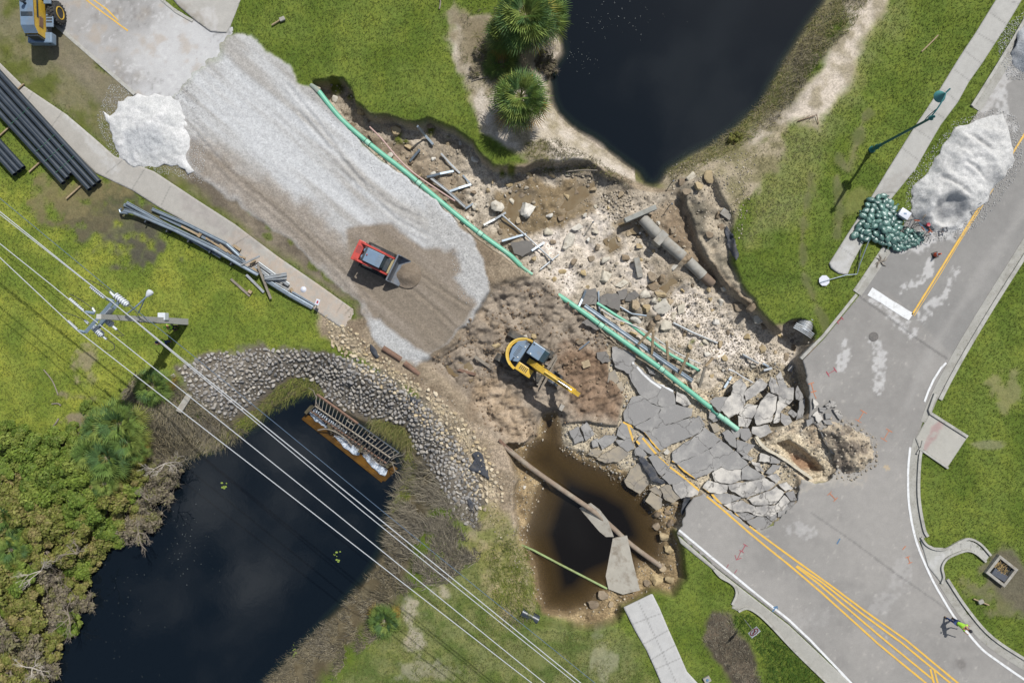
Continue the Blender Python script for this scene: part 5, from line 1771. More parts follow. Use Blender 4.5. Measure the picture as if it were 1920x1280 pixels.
cl = scatter(W0['MUD'], 3500, 0.03, 0.15, 0.85, random.Random(13), None, lambda x, y: float(fbm(np.array([x]), np.array([y]), 1.6, 3, 4)[0]) > 0.0)
rock_mass('mud_clods', cl, clod_mat)


# ------------------------------------------------------------ heaps of stone and sand
def heap(name, label, px_poly, hgt, colfun, slope=1.6, rough=0.12, ridges=None, base=0.0, material=None, step=0.08):
 poly = WP(px_poly)
 poly0 = poly
 poly = jag(poly, 0.35, 0.16)
 def zf(x, y):
  s = np.clip(sdf(x, y, poly0, 6) + 0.05 + 0.12 * fbm(x, y, 0.8, 3, 5), 0, 9)
  z = hgt * (1 - np.exp(-s / slope)) * (1 + 0.22 * fbm(x, y, 2.0, 4, 3))
  z = z + np.clip(s * 2, 0, 1) * rough * (fbm(x, y, 0.7, 4, 1) + 0.5 * fbm(x, y, 0.25, 3, 2))
  if ridges:
   z = ridges(x, y, s, z)
  return np.maximum(z, 0.0) + base - 0.02
 o = grid_sheet(name, poly, step, zf, colfun, 0.06, material)
 tag(o, label, 'stone heap')
 return o, zf
stone_mat = attr_mat('crushed_stone', 0.95, (11, 0.26), (3, 0.10), (11, 1.0, 0.05), 0.15)
def two(c1, c2, size=1.0, seed=1, gain=1.0, extra=None):
 def f(x, y):
  a = fbm(x, y, size, 5, seed)
  col = np.tile(np.array(A(*c1), np.float32), (len(x), 1))
  col = lerp3(col, ss(a * gain + 0.4), A(*c2))
  if extra:
   col = extra(x, y, col)
  return col
 return f
def wp_extra(x, y, col):
 for px, py, rx, ry, amt in ((1775, 388, 34, 24, 0.5), (1795, 400, 22, 24, 0.5), (1868, 335, 22, 14, 0.5), (1745, 375, 20, 14, 0.4), (1840, 292, 26, 6, 0.5)):
  x0, y0 = Wp(px, py, 0.8)
  d = np.sqrt(((x - x0) / (rx / S)) ** 2 + ((y - y0) / (ry / S)) ** 2)
  n = fbm(x, y, 0.9, 5, 3)
  col = lerp3(col, ss((1.0 - d + n * 0.6) / 0.5) * amt, A(160, 160, 160))
 return col
def wp_ridge(x, y, s, z):
 X0, Y0 = Wp(1785, 392, 0.8)
 d = np.hypot(x - X0, (y - Y0) * 1.1)
 z = z - 0.75 * ss((1.5 - d) / 0.9) * np.clip(s / 0.5, 0, 1)
 u = (x * 0.52 + y * 0.85)
 z = z + 0.05 * np.sin((x * 0.85 - y * 0.52) * 0.9 + u * 4.2 + 1.2 * fbm(x, y, 2, 2, 4)) * np.clip(s / 0.8, 0, 1) * ss((y - Wp(0, 370)[1]) / 1.5)
 for px, py in ((1838, 318), (1800, 345), (1845, 262)):
  x0, y0 = Wp(px, py, 1.2)
  uu = (x - x0) * 0.8 - (y - y0) * 0.6
  vv = (x - x0) * 0.6 + (y - y0) * 0.8
  z = z - 0.22 * np.exp(-(vv / 0.16) ** 2) * ss((1.5 - np.abs(uu)) / 0.8)
 return z
wheap, wz = heap('sand_heap', 'large white crushed-lime heap spilling over kerb and road beside the green sandbags', WPILE, 1.5, two((208, 206, 202), (220, 218, 214), 1.5, 1, 1, wp_extra), 1.5, 0.09, wp_ridge, 0.02, stone_mat)
gheap, gz = heap('gravel_heap', 'low white gravel heap between the north-west pavement and the stone-covered road', GPILE, 0.5,
                 two((214, 213, 210), (228, 226, 223), 0.7, 2, 1, lambda x, y, c: lerp3(c, ss((2.2 - np.hypot(x - Wp(270, 270)[0], (y - Wp(0, 270)[1]) * 1.5) + fbm(x, y, .8, 4, 1)) / 1.5) * 0.5, A(160, 164, 168))), 1.3, 0.07, None, 0.03, stone_mat)
theap, _ = heap('gravel_heap', 'blue-grey gravel heap at the right edge of the frame, beyond the white heap', TPILE, 1.2, two((186, 187, 188), (164, 168, 172), 0.6, 3), 1.3, 0.08, None, 0.02, stone_mat)
sheap, sz_ = heap('spoil_heap', 'heap of dug clay and stones on the asphalt beside the open pit', HEAP, 0.85,
                  two((200, 184, 160), (140, 128, 114), 0.8, 2, 1.6), 0.9, 0.36, None, 0.02, attr_mat('dug_clay', 0.95, (26, 0.4), (5, 0.15), (14, 1.0, 0.06), 0.15))
rock_mass('loose_rubble', scatter(WP([(1495, 800), (1550, 782), (1600, 790), (1645, 820), (1648, 870), (1600, 900), (1560, 900), (1540, 880)]), 1500, 0.03, 0.14, 1.1, random.Random(21)), rubble_mat,
          zf=lambda x, y: float(sz_(np.array([x]), np.array([y]))[0]) if pip(x, y, W0['HEAP']) else (hz(x, y) if not pip(x, y, W0['ROAD_E']) else 0.02), sink=0.1)
wg = rock_mat('white_grit', [A(226, 225, 222), A(210, 209, 206), A(192, 191, 190)], True)
rock_mass('scattered_gravel', scatter(WP([(1700, 330), (1760, 262), (1790, 225), (1880, 200), (1915, 230), (1918, 310), (1880, 370), (1840, 420), (1800, 450), (1730, 452), (1695, 420)]), 7000, 0.015, 0.05, 0.9, random.Random(41), None, lambda x, y: not pip(x, y, W0['WPILE'])), wg, zf=lambda x, y: max(hz(x, y), .02), sink=0.3)
rock_mass('scattered_gravel', scatter(WP([(1870, 60), (1920, 20), (1930, 150), (1890, 150), (1872, 110)]), 2200, 0.015, 0.05, 0.9, random.Random(42), None, lambda x, y: not pip(x, y, W0['TPILE'])), wg, zf=lambda x, y: max(hz(x, y), .02), sink=0.3)
# gravel flung round the heaps
rock_mass('scattered_gravel', scatter(WP([(205, 160), (360, 150), (390, 250), (380, 345), (330, 330), (215, 315), (180, 225)]), 8000, 0.02, 0.05, 0.9, random.Random(22), None, lambda x, y: not pip(x, y, W0['GPILE'])),
          rock_mat('white_gravel', [A(214, 212, 208), A(196, 194, 190), A(170, 170, 170)], True), sink=0.4)
fg = scatter(WP([(560, 150), (640, 220), (785, 350), (850, 405), (905, 500), (930, 545), (900, 590), (860, 560), (840, 470), (760, 380), (640, 260)]), 6000, 0.02, 0.05, 1.0, random.Random(23))
rock_mass('scattered_gravel', fg, rock_mat('grey_gravel', [A(206, 205, 202), A(180, 179, 177), A(158, 157, 156), A(220, 219, 216)], True), sink=0.4)

# ------------------------------------------------------------ pipes, rails and timber
green_pipe = mat('sea_green_plastic', A(122, 196, 164), 0.45, var=0.10, scale=1.6, dirt=A(176, 204, 180), dirt_amt=0.15, coord='pos')
green_pale = mat('pale_green_plastic', A(158, 212, 184), 0.5, var=0.08, scale=1.6, coord='pos')
dark_gasket = mat('rubber_gasket', A(60, 80, 72), 0.7)
steel = mat('galvanised_steel', A(150, 162, 172), 0.45, 0.55, var=0.2, scale=3, dirt=A(150, 146, 138), coord='pos', dirt_amt=0.2)
steel_pale = mat('pale_galvanised_steel', A(182, 186, 188), 0.5, 0.35, var=0.16, scale=3, dirt=A(160, 150, 132), coord='pos')
steel_dark = mat('dark_steel', A(84, 92, 100), 0.55, 0.5, scale=5, dirt=A(96, 80, 66))
rust = mat('rusty_steel', A(142, 112, 94), 0.85, 0.2, var=0.3, scale=4, dirt=A(96, 74, 60), bmp=0.4, coord='pos')
timber = mat('weathered_timber', A(176, 154, 122), 0.85, var=0.2, scale=5, dirt=A(128, 108, 84), bmp=0.4, coord='pos')
timber_grey = mat('grey_timber', A(150, 140, 126), 0.85, var=0.2, scale=5, dirt=A(110, 100, 88), bmp=0.4, coord='pos')
conc = mat('culvert_concrete', A(170, 166, 156), 0.9, var=0.14, scale=2.4, dirt=A(132, 116, 94), bmp=0.4, coord='pos', dirt_amt=0.5)
conc_wet = mat('slab_concrete', A(204, 196, 180), 0.85, var=0.12, scale=2.0, dirt=A(120, 98, 70), bmp=0.3, coord='pos', dirt_amt=0.45)
pink = mat('pink_plastic', A(202, 168, 158), 0.5, var=0.1, scale=3, coord='pos')
white_pl = mat('white_plastic', A(216, 214, 210), 0.5, var=0.06, scale=3, coord='pos')
black_pl = mat('black_polyethylene', A(52, 60, 68), 0.32, var=0.12, scale=2, dirt=A(74, 80, 86), coord='pos', spec=0.6)

def gpts(px, dz=0.1, floor=None, k=4):
 out = []
 for p in px:
  x, y, z = Wg(p[0], p[1])
  z2 = max(z + dz, floor if floor is not None else -9)
  x, y = Wp(p[0], p[1], z2)
  out.append((x, y, z2))
 return out

def levels(px, zs):
 return [(*Wp(p[0], p[1], z), z) for p, z in zip(px, zs)]

# upper sea-green main: pipe lengths and bell joints
def green_line(label, px, zs, r, joints, crush=None):
 t = thing('sewer_pipe', label, 'pipe')
 P = levels(px, zs)
 pts = smooth_path(P, 6)
 MB().tube(pts, r, 14).build('pipe_run', [green_pipe], t, True)
 for j in joints:
  i = min(range(len(pts)), key=lambda q: math.hypot(pts[q][0] - Wp(j[0], j[1], zs[0])[0], pts[q][1] - Wp(j[0], j[1], zs[0])[1]))
  i = max(1, min(len(pts) - 2, i))
  p = Vector(pts[i])
  d = (Vector(pts[i + 1]) - Vector(pts[i - 1])).normalized()
  a, b = p - d * 0.2, p + d * 0.2
  c = MB().cyl(a, b, r * 1.12, r * 1.12, 16).build('pipe_collar', [green_pale], t, True)
  mb = MB()
  mb.cyl(a - d * 0.02, a + d * 0.02, r * 1.2, r * 1.2, 16)
  mb.cyl(b - d * 0.02, b + d * 0.02, r * 1.2, r * 1.2, 16)
  mb.build('gasket', [dark_gasket], c)
 return t, pts
t, _ = green_line('long sea-green pipe along the gravel edge, split at its lower end', [(598, 172), (640, 224), (700, 276), (757, 320), (800, 356), (850, 398), (900, 438), (950, 474), (966, 488), (976, 498)],
                  [0.0, -0.05, -0.1, -0.15, -0.2, -0.2, -0.25, -0.35, -0.5, -0.6], 0.185, [(692, 268), (785, 344), (898, 436)])
mb = MB()
for a in range(5):   # splayed torn end
 ang = a * 1.25
 mb.add([(*Wp(972, 494, -0.6), -0.6 + 0.1 * math.sin(ang)), (*Wp(978 + 4 * math.cos(ang), 500 + 3 * math.sin(ang), -0.65), -0.62), (*Wp(998, 515 - a, -0.9), -0.9 - 0.03 * a), (*Wp(984, 507 + a * 0.8, -0.8), -0.8)], [(0, 1, 2, 3)])
mb.tube(levels([(974, 496), (982, 503), (990, 509), (998, 514)], [-0.6, -0.7, -0.85, -0.95]), [0.15, 0.09, 0.08, 0.11], 7)
mb.build('torn_end', [green_pale], t)
mb = MB()
mb.tube(levels([(583, 160), (590, 165), (598, 173)], [-0.1, -0.02, 0.0]), [0.16, 0.2, 0.2], 10)
mb.build('end_fitting', [mat('worn_fitting', A(150, 158, 146), 0.7, scale=6)], t, True)

t, _ = green_line('lower sea-green pipe crossing the washout onto the broken slabs, buckled near its end', [(1046, 553), (1060, 562), (1100, 590), (1127, 610), (1190, 655), (1240, 692), (1290, 731), (1332, 764)],
                  [-0.75, -0.7, -0.45, -0.35, -0.3, -0.3, -0.35, -0.4], 0.185, [(1127, 610), (1240, 692)])
mb = MB()
mb.tube(levels([(1331, 763), (1336, 770), (1342, 775), (1348, 779)], [-0.4, -0.5, -0.52, -0.45]), [0.17, 0.10, 0.09, 0.16], 8)
mb.build('buckled_stretch', [mat('creased_green_plastic', A(70, 140, 120), 0.6, scale=6)], t, True)
MB().tube(levels([(1346, 777), (1356, 785), (1370, 795), (1383, 805)], [-0.4, -0.38, -0.36, -0.36]), 0.19, 14).build('pipe_stub', [green_pale], t, True)
MB().cyl((*Wp(1356, 784, -.37), -.37), (*Wp(1365, 791, -.37), -.37), 0.215, 0.215, 16).build('pipe_collar', [green_pale], t, True)
t = thing('small_pipe', 'thinner sea-green pipe lying beside the steel rail, below the pale boulders', 'pipe')
MB().tube(smooth_path(levels([(1119, 568), (1150, 588), (1180, 607), (1210, 630), (1250, 660), (1285, 680), (1312, 695)], [-0.9, -0.85, -0.85, -0.9, -0.95, -0.95, -1.0]), 5), 0.115, 10).build('pipe_run', [green_pipe], t, True)
tag(MB().tube(smooth_path(levels([(1127, 580), (1155, 597), (1190, 611), (1215, 623), (1245, 645), (1275, 664), (1313, 682)], [-.8, -.75, -.7, -.7, -.75, -.8, -.9]), 5), 0.045, 6).build('conduit', [white_pl], None, True),
 'thin white conduit curving over the thinner green pipe', 'conduit')
tag(MB().tube(smooth_path(levels([(693, 238), (715, 260), (740, 290), (757, 308), (775, 324), (800, 342), (830, 362), (853, 377)], [-.7, -.6, -.5, -.5, -.55, -.6, -.8, -1.0]), 5), 0.06, 8).build('conduit', [pink], None, True),
 'thin pinkish conduit bowed beside the upper green pipe', 'conduit')
tag(MB().tube(smooth_path(levels([(1366, 692), (1378, 697), (1392, 706), (1412, 717)], [-.5, -.5, -.5, -.45]), 4), [0.07] * 4 + [0.05] * 9, 6).build('conduit', [white_pl], None, True),
 'short white conduit on rubble above the dusty slabs', 'conduit')

def wrail(mb, a, b, w=0.31, m=0, twist=0.0, ends=True):
 """corrugated two-wave guardrail beam between two 3-D points"""
 prof = [(-.155, .0), (-.13, .05), (-.075, .075), (-.035, .01), (.035, .01), (.075, .075), (.13, .05), (.155, .0)]
 a, b = Vector(a), Vector(b)
 d = (b - a).normalized()
 x = d.cross(Vector((0, 0, 1))).normalized()
 y = x.cross(d)
 x, y = x * math.cos(twist) + y * math.sin(twist), y * math.cos(twist) - x * math.sin(twist)
 k = w / 0.31
 n = 10
 vs = []
 for i in range(n + 1):
  p = a + (b - a) * i / n
  for u, v in prof:
   vs.append(p + x * u * k + y * v * k)
  for u, v in prof:
   vs.append(p + x * u * k + y * (v * k - 0.012))
 m_ = 2 * len(prof)
 q = len(prof)
 fs = []
 for i in range(n):
  for j in range(q - 1):
   o = i * m_
   fs.append((o + j, o + j + 1, o + m_ + j + 1, o + m_ + j))
   fs.append((o + q + j, o + m_ + q + j, o + m_ + q + j + 1, o + q + j + 1))
 return mb.add(vs, fs, m)

def rail(px, zs, label, m=None, w=0.31, twist=0.0, group=None, kind='w', name='guardrail_beam', cat='rail'):
 mb = MB()
 P = levels(px, zs)
 for a, b in zip(P[:-1], P[1:]):
  if kind == 'w':
   wrail(mb, a, b, w, 0, twist)
  elif kind == 'tube':
   pass
  else:
   v = Vector(b) - Vector(a)
   c = (Vector(a) + Vector(b)) / 2
   mb.box(c, (v.length, w, w * (0.6 if kind == 'board' else 0.9)), math.atan2(v.y, v.x), 0.008, 0, 0, -math.asin(v.z / v.length))
 if kind == 'tube':
  mb.tube(P, w / 2, 8)
 o = mb.build(name, [m or steel])
 tag(o, label, cat, group)
 return o
# fallen guardrail heap beside the north-west pavement
GHEAP = 'steel and timber piled beside the north-west pavement'
t = thing('guardrail', 'long dented guardrail still on its posts along the edge of the left lawn', 'guardrail')
mb = MB()
P = levels([(232, 394), (250, 398), (330, 432), (400, 466), (452, 497), (484, 515)], [0.45, 0.5, 0.55, 0.6, 0.5, 0.45])
for a, b in zip(P[:-1], P[1:]):
 wrail(mb, a, b, 0.3, 0, 0.5)
mb.tube([(P[0][0] - 0.15, P[0][1] + 0.1, 0.45), (P[0][0] - 0.3, P[0][1] + 0.02, 0.45), (P[0][0] - 0.22, P[0][1] - 0.18, 0.45), (P[0][0] + 0.3, P[0][1] - 0.22, 0.45)], 0.09, 8)
mb.build('rail', [steel], t)
for px, py in ((276, 412), (316, 430), (356, 449), (396, 469), (436, 491)):
 x, y = Wp(px, py, 0.4)
 MB().box((x - 0.06, y - 0.15, 0.27), (0.1, 0.16, 0.62), -0.5, 0.01).build('post', [steel_dark], t)
RS = [([(237, 380), (330, 432), (415, 482)], [.25, .3, .25], 'w', .28, 'upper long beam lying beside the standing guardrail'),
      ([(285, 392), (350, 420), (425, 457), (456, 486)], [.2, .25, .3, .15], 'w', .26, 'bent beam nearest the north-west pavement, kinked at its lower end'),
      ([(232, 384), (300, 415), (400, 463), (460, 492)], [.12, .12, .15, .12], 'w', .24, 'beam under the two long beams of the heap'),
      ([(496, 523), (540, 551), (586, 577)], [.35, .35, .2], 'w', .32, 'long lower beam ending by the riprap'),
      ([(548, 547), (591, 572)], [.2, .1], 'box', .13, 'straight channel beside the lower long beam'),
      ([(484, 493), (513, 514), (542, 534)], [.4, .35, .3], 'w', .3, 'pale beam at the centre of the tangle'),
      ([(479, 499), (505, 519), (529, 534)], [.2, .2, .2], 'w', .3, 'short beam half under the pale beam of the tangle'),
      ([(515, 532), (540, 545)], [.3, .3], 'w', .3, 'short flat beam below the middle of the tangle'),
      ([(300, 405), (352, 430), (400, 455)], [.1, .1, .1], 'w', .22, 'beam glimpsed between the two upper long beams')]
for px, zs, kd, w, lb in RS:
 rail(px, zs, lb, steel_pale if 'pale' in lb or 'short' in lb else steel, w, R.uniform(-.3, .3), GHEAP, kd)
rail([(483, 497), (508, 560)], [.55, .3], 'flat bar crossing the tangle from its middle out onto the grass', timber_grey, .16, 0, GHEAP, 'board', 'board', 'board')
rail([(462, 515), (495, 548)], [.15, .1], 'grey board on grass just left of the tangle', steel_pale, .17, 0, GHEAP, 'board', 'board', 'board')
rail([(433, 523), (469, 555)], [.06, .06], 'lone board on the lawn, half timber and half steel grey', timber_grey, .16, 0, GHEAP, 'board', 'board', 'board')
rail([(452, 497), (487, 480)], [.55, .7], 'white post leaning up to the right above the tangle', steel_pale, .12, 0, GHEAP, 'box', 'post', 'post')
rail([(496, 521), (538, 514)], [.6, .6], 'folded white beam lying level across the tangle, upper fold', steel_pale, .3, 0, GHEAP, 'w')
rail([(496, 523), (538, 521)], [.5, .52], 'folded white beam lying level across the tangle, lower fold', steel_pale, .24, .4, GHEAP, 'w')
for a, b, w, lb in (((340, 424), (373, 441), .14, 'tan board between the long beams'), ((386, 446), (426, 472), .12, 'thin tan board below the bent beam'), ((404, 467), (440, 490), .1, 'narrow tan batten beside the standing guardrail'),
     ((412, 458), (434, 476), .12, 'short tan board under the kinked beam'), ((470, 497), (478, 487), .2, 'stubby cream block beside the white leaning post'), ((438, 460), (451, 469), .18, 'splintered tan block on the pavement edge'),
     ((466, 545), (472, 549), .22, 'small tan block beside the lone board'), ((474, 503), (486, 510), .2, 'brown block between post and pale beam'), ((372, 444), (378, 436), .22, 'tan spacer block on the upper beams'),
     ((448, 480), (460, 484), .12, 'short tan board at the kinked end'), ((545, 540), (549, 548), .18, 'blue-grey clamp by the straight channel')):
 rail([a, b], [.18, .2], lb, timber, w, 0, GHEAP, 'board', 'board', 'board')
# rails and posts in the washout
WR = 'steel rails and posts strewn in the washout'
for px, k, w, lb in (([(783, 237), (797, 254), (812, 271)], 'box', .17, 'steel post just under the northern grass edge'), ([(769, 302), (787, 281)], 'box', .16, 'short steel post right of the pink conduit'),
                     ([(827, 288), (845, 308), (862, 325)], 'box', .13, 'slim steel rail in the upper washout'), ([(801, 332), (825, 326), (850, 321)], 'box', .17, 'post lying level above the wet flat'),
                     ([(838, 361), (860, 353), (883, 346)], 'box', .17, 'post lying level below the wet flat'), ([(808, 334), (840, 359), (872, 388)], 'w', .24, 'rail beam along the lower side of the wet flat'),
                     ([(868, 329), (882, 345)], 'box', .12, 'stub at the right corner of the wet flat'), ([(873, 391), (887, 382)], 'box', .14, 'stub at the lower tip of the long rail beam'),
                     ([(907, 422), (928, 411), (948, 399)], 'box', .16, 'post left of the pale rod, by the white boulder'), ([(941, 452), (965, 445), (986, 439)], 'box', .15, 'post crossing the pale rod at the puddle edge'),
                     ([(997, 470), (1020, 455)], 'box', .15, 'post crossing the pale rod at its lower third'), ([(1013, 505), (1048, 477)], 'box', .10, 'thin rod on pale sand left of the green pipes'),
                     ([(1085, 575), (1092, 560), (1098, 545)], 'box', .16, 'upright-lying channel left of the dark slabs'), ([(1122, 546), (1125, 595)], 'box', .13, 'post lying over the steel rail beside the dark slabs'),
                     ([(1162, 575), (1184, 588), (1212, 592)], 'tube', .14, 'grey tube among the pale boulders'), ([(1262, 605), (1280, 614), (1300, 624), (1345, 643)], 'tube', .16, 'long blue-grey tube on pale sand'),
                     ([(1392, 664), (1422, 681)], 'tube', .16, 'short blue-grey tube near the dusty slabs'), ([(1371, 706), (1358, 727)], 'box', .17, 'short steel post on rubble left of dusty slabs'),
                     ([(1430, 681), (1441, 687)], 'box', .14, 'blue steel scrap above the dusty slabs'), ([(1432, 694), (1447, 690)], 'box', .16, 'white scrap above the dusty slabs'),
                     ([(1105, 640), (1086, 655)], 'box', .1, 'rod behind the excavator')):
 P = gpts(px, 0.25)
 mb = MB()
 for a, b in zip(P[:-1], P[1:]):
  v = Vector(b) - Vector(a)
  if k == 'w':
   wrail(mb, a, b, w, 0, 0.3)
  elif k == 'tube':
   mb.tube([a, b], w / 2, 8)
  else:
   mb.box((Vector(a) + v / 2), (v.length + 0.03, w, w * .7), math.atan2(v.y, v.x), 0.012, 0, 0, -math.asin(v.z / v.length))
 tag(mb.build('guardrail_beam' if k == 'w' else 'steel_post', [steel if R.random() < .7 else steel_pale]), lb, 'rail' if k == 'w' else 'post', WR)
P = gpts([(941, 403), (965, 424), (985, 441), (1010, 464), (1037, 489)], 0.35)
tag(MB().tube(smooth_path(P, 4), 0.065, 8).build('rod', [steel_pale], None, True), 'long pale rod from the puddle down to the sand', 'rod')
# rail lying parallel to the lower green pipe
t = thing('guardrail', 'overturned double-wave guardrail beside the lower green pipe, its timber posts in the air', 'guardrail')
mb = MB()
P = levels([(1096, 573), (1150, 611), (1200, 646), (1250, 681), (1298, 714)], [-.75, -.6, -.55, -.6, -.7])
for a, b in zip(P[:-1], P[1:]):
 wrail(mb, a, b, 0.34, 0, 0.1)
mb.build('rail', [steel], t)
for (a, b, z0, z1, m) in (((1197, 645), (1225, 614), -.5, .3, timber), ((1222, 664), (1225, 620), -.5, .4, timber), ((1253, 680), (1250, 640), -.7, .1, timber), ((1274, 700), (1291, 663), -.55, .3, timber),
                          ((1311, 726), (1322, 688), -.7, 0.0, timber_grey), ((1323, 686), (1337, 670), 0.0, .1, timber)):
 p, q = Vector((*Wp(*a, z0), z0)), Vector((*Wp(*b, z1), z1))
 v = q - p
 MB().box(p + v / 2, (v.length, .17, .15), math.atan2(v.y, v.x), 0.01, 0, 0, -math.asin(v.z / v.length)).build('post', [m], t)
# stakes with marker flags etc
STK = 'thin steel stakes standing in the washout'
for px, py, lb in ((1109, 421, 'stake on pale sand left of the headwall beam'), (1195, 441, 'stake just below the headwall beam'), (1254, 387, 'stake right of the headwall beam'), (1257, 345, 'stake near the tip of the upper pond')):
 x, y, z = Wg(px, py)
 mb = MB().cyl((x, y, z - .1), (x + .05, y + .05, z + 1.0), 0.03, 0.03, 6)
 mb.box((x, y, z + 1.0), (.12, .12, .06), 0.4, .01)
 tag(mb.build('stake', [steel_dark]), lb, 'stake', STK)

# ------------------------------------------------------------ concrete culvert laid bare by the flood
t = thing('culvert_pipe', 'exposed concrete culvert of three stepped lengths with a box joint, lying in the washout', 'culvert')
def arch_pipe(a, b, r, za, zb, name='pipe_section', m=conc):
 A_, B_ = (*Wp(a[0], a[1], za), za), (*Wp(b[0], b[1], zb), zb)
 return MB().pipe(A_, B_, r, 0.07, 22).build(name, [m], t, True)
arch_pipe((1204, 409), (1240, 447), 0.42, -1.0, -1.0)
arch_pipe((1240, 447), (1281, 482), 0.42, -1.0, -1.05)
arch_pipe((1290, 489), (1318, 517), 0.40, -1.15, -1.25)
arch_pipe((1318, 517), (1336, 532), 0.36, -1.35, -1.5, 'pipe_section', mat('stained_concrete', A(130, 112, 96), 0.9, var=0.25, scale=3, bmp=0.4, coord='pos'))
bx, by = Wp(1239, 446, -.55)
MB().box((bx, by, -.95), (0.62, 1.05, 1.05), math.radians(-42), 0.03).build('joint_box', [conc], t)
a, b = Vector((*Wp(1171, 414, -.7), -.7)), Vector((*Wp(1229, 389, -.7), -.7))
v = b - a
o = MB().box((a + b) / 2, (v.length, 0.36, 0.6), math.atan2(v.y, v.x), 0.03).build('headwall_beam', [mat('clean_concrete', A(160, 160, 152), 0.85, var=0.1, scale=2.5, dirt=A(130, 124, 110), bmp=0.3, coord='pos')])
tag(o, 'long square concrete headwall beam across the upper end of the culvert', 'concrete beam')
# toppled post and other blocks
def block(px, py, lx, ly, lz, ang, lb, m=conc, name='concrete_block', tilt=0.1, dz=0.2):
 x, y, z = Wg(px, py)
 o = MB().box((0, 0, 0), (lx, ly, lz), 0, 0.02).build(name, [m])
 o.location = (x, y, z + dz)
 o.rotation_euler = (tilt, tilt * 0.5, math.radians(ang))
 tag(o, lb, 'concrete block')
 return o
block(1196, 502, 1.5, 0.42, 0.35, -78, 'slim concrete block lying beside the culvert pipe')
block(1361, 402, 0.85, 0.5, 0.1, -35, 'flat grey concrete plate on the eastern bank', dz=0.15)
block(1244, 263 + 300, 0.3, 0.25, 0.2, 20, 'little concrete chip among the pale boulders')
block(1098, 682, 0.6, 0.5, 0.15, 20, 'flat stone right of the excavator arm', tan_mat)
block(1052, 763, 0.45, 0.3, 0.3, 60, 'pointed grey stone near the excavator bucket', rip_mat)
block(348, 755, 1.45, 0.42, 0.3, 58, 'pale concrete block on the dry bank under the wires', conc, dz=0.15)
block(316, 712, 1.2, 0.3, 0.12, 38, 'slim concrete strip beside the palmetto under the pole', conc, dz=0.05)
block(1480, 690, 0.5, 0.35, 0.12, 70, 'small slab at the culvert mouth', slab_grey)
# corrugated metal culvert under the east lawn
t = thing('metal_culvert', 'corrugated metal culvert mouth jutting from the eastern grass edge', 'culvert')
x, y = Wp(1509, 612, -.5)
mb = MB()
ang = math.radians(-32)
d = Vector((math.cos(ang), math.sin(ang), 0))
for i in range(12):
 p = Vector((x, y, -.62)) + Vector((-d.y, d.x, 0)) * 0
 a_ = p + Vector((0.53, 0.85, 0)) * (i * 0.09 - 0.35)
 b_ = a_ + Vector((0.53, 0.85, 0)) * 0.05
 mb.pipe(a_, b_, 0.62 - 0.02 * (i % 2), 0.03, 28)
 mb.pipe(b_, b_ + Vector((0.53, 0.85, 0)) * 0.04, 0.60, 0.03, 28)
mb.build('barrel', [steel_pale], t)
mb = MB()
for k in range(4):
 o_ = Vector((-0.53, -0.85, 0)) * (0.18 + 0.12 * k) + Vector((0, 0, -.02 - 0.02 * k))
 pts = [Vector((x, y, -.05)) + o_ + Vector((0.85, -0.53, 0)) * u + Vector((0, 0, -0.25 * u * u)) for u in (-.75, -.4, 0, .4, .75)]
 mb.tube(pts, 0.05, 6)
mb.build('lip', [steel_pale], t, True)
mb = MB()
strip_mesh(mb, smooth_path(WP([(1418, 818), (1432, 838), (1462, 855), (1490, 874), (1522, 897)], -.15), 4), .2, -.1, 0, .25, .015)
tag(mb.build('buried_kerb', [mat('lime_kerb', A(214, 204, 182), .9, var=.2, scale=4, dirt=A(180, 162, 134), coord='pos')]), 'pale broken kerb strip laid bare along the lower side of the pit', 'kerb')
# scattered small pipes
t = MB()
P = levels([(945, 836), (1000, 880), (1060, 922), (1115, 960), (1150, 990), (1185, 1022), (1240, 1062)], [-.3, -.75, -1.0, -1.25, -1.5, -1.3, -.9])
tag(t.tube(smooth_path(P, 5), 0.19, 14).build('steel_pipe', [mat('scaly_pipe', A(152, 134, 116), 0.85, 0.1, var=0.2, scale=3, dirt=A(176, 168, 150), bmp=0.4, coord='pos')], None, True), 'long fallen grey pipe spanning the brown pool', 'pipe')
tag(MB().tube(levels([(966, 1016), (1000, 1031), (1055, 1060), (1138, 1103)], [-1.2, -1.42, -1.5, -1.5]), 0.085, 8).build('small_pipe', [mat('slimy_green_plastic', A(150, 170, 110), 0.6, scale=2, dirt=A(120, 110, 50), coord='pos')], None, True),
 'thin green pipe running from the left bank into the brown pool', 'pipe')
for px, zs, lb in (([(718, 652), (735, 664), (752, 674)], [.1, .1, .05], 'rusty pipe stub in the cream rocks near the fill'), ([(758, 680), (775, 693), (786, 702)], [.05, 0, -.1], 'second rusty pipe stub below the first, near the fill')):
 a = MB().pipe((*Wp(*px[0], zs[0]), zs[0]), (*Wp(*px[2], zs[2]), zs[2]), 0.2, 0.03, 14)
 tag(a.build('rusty_pipe', [rust], None, True), lb, 'pipe')
rail([(936, 824), (962, 850)], [-.1, -.35], 'rusty flat bar where the grey pipe meets the bank', rust, .2, 0, None, 'board', 'steel_bar', 'bar')
# steel plates and beams round the excavator
for a, b, za, zb, w, m, lb in (((1043, 665), (1008, 722), -.25, -.45, .2, timber_grey, 'grey beam lying under the excavator arm'), ((890, 668), (922, 690), -.5, -.6, .22, timber_grey, 'muddy beam left of the excavator'),
                               ((857, 692), (892, 702), -.6, -.6, .2, rust, 'half-buried beam beside the muddy puddle')):
 rail([a, b], [za, zb], lb, m, w, 0, None, 'board', 'steel_beam', 'beam')

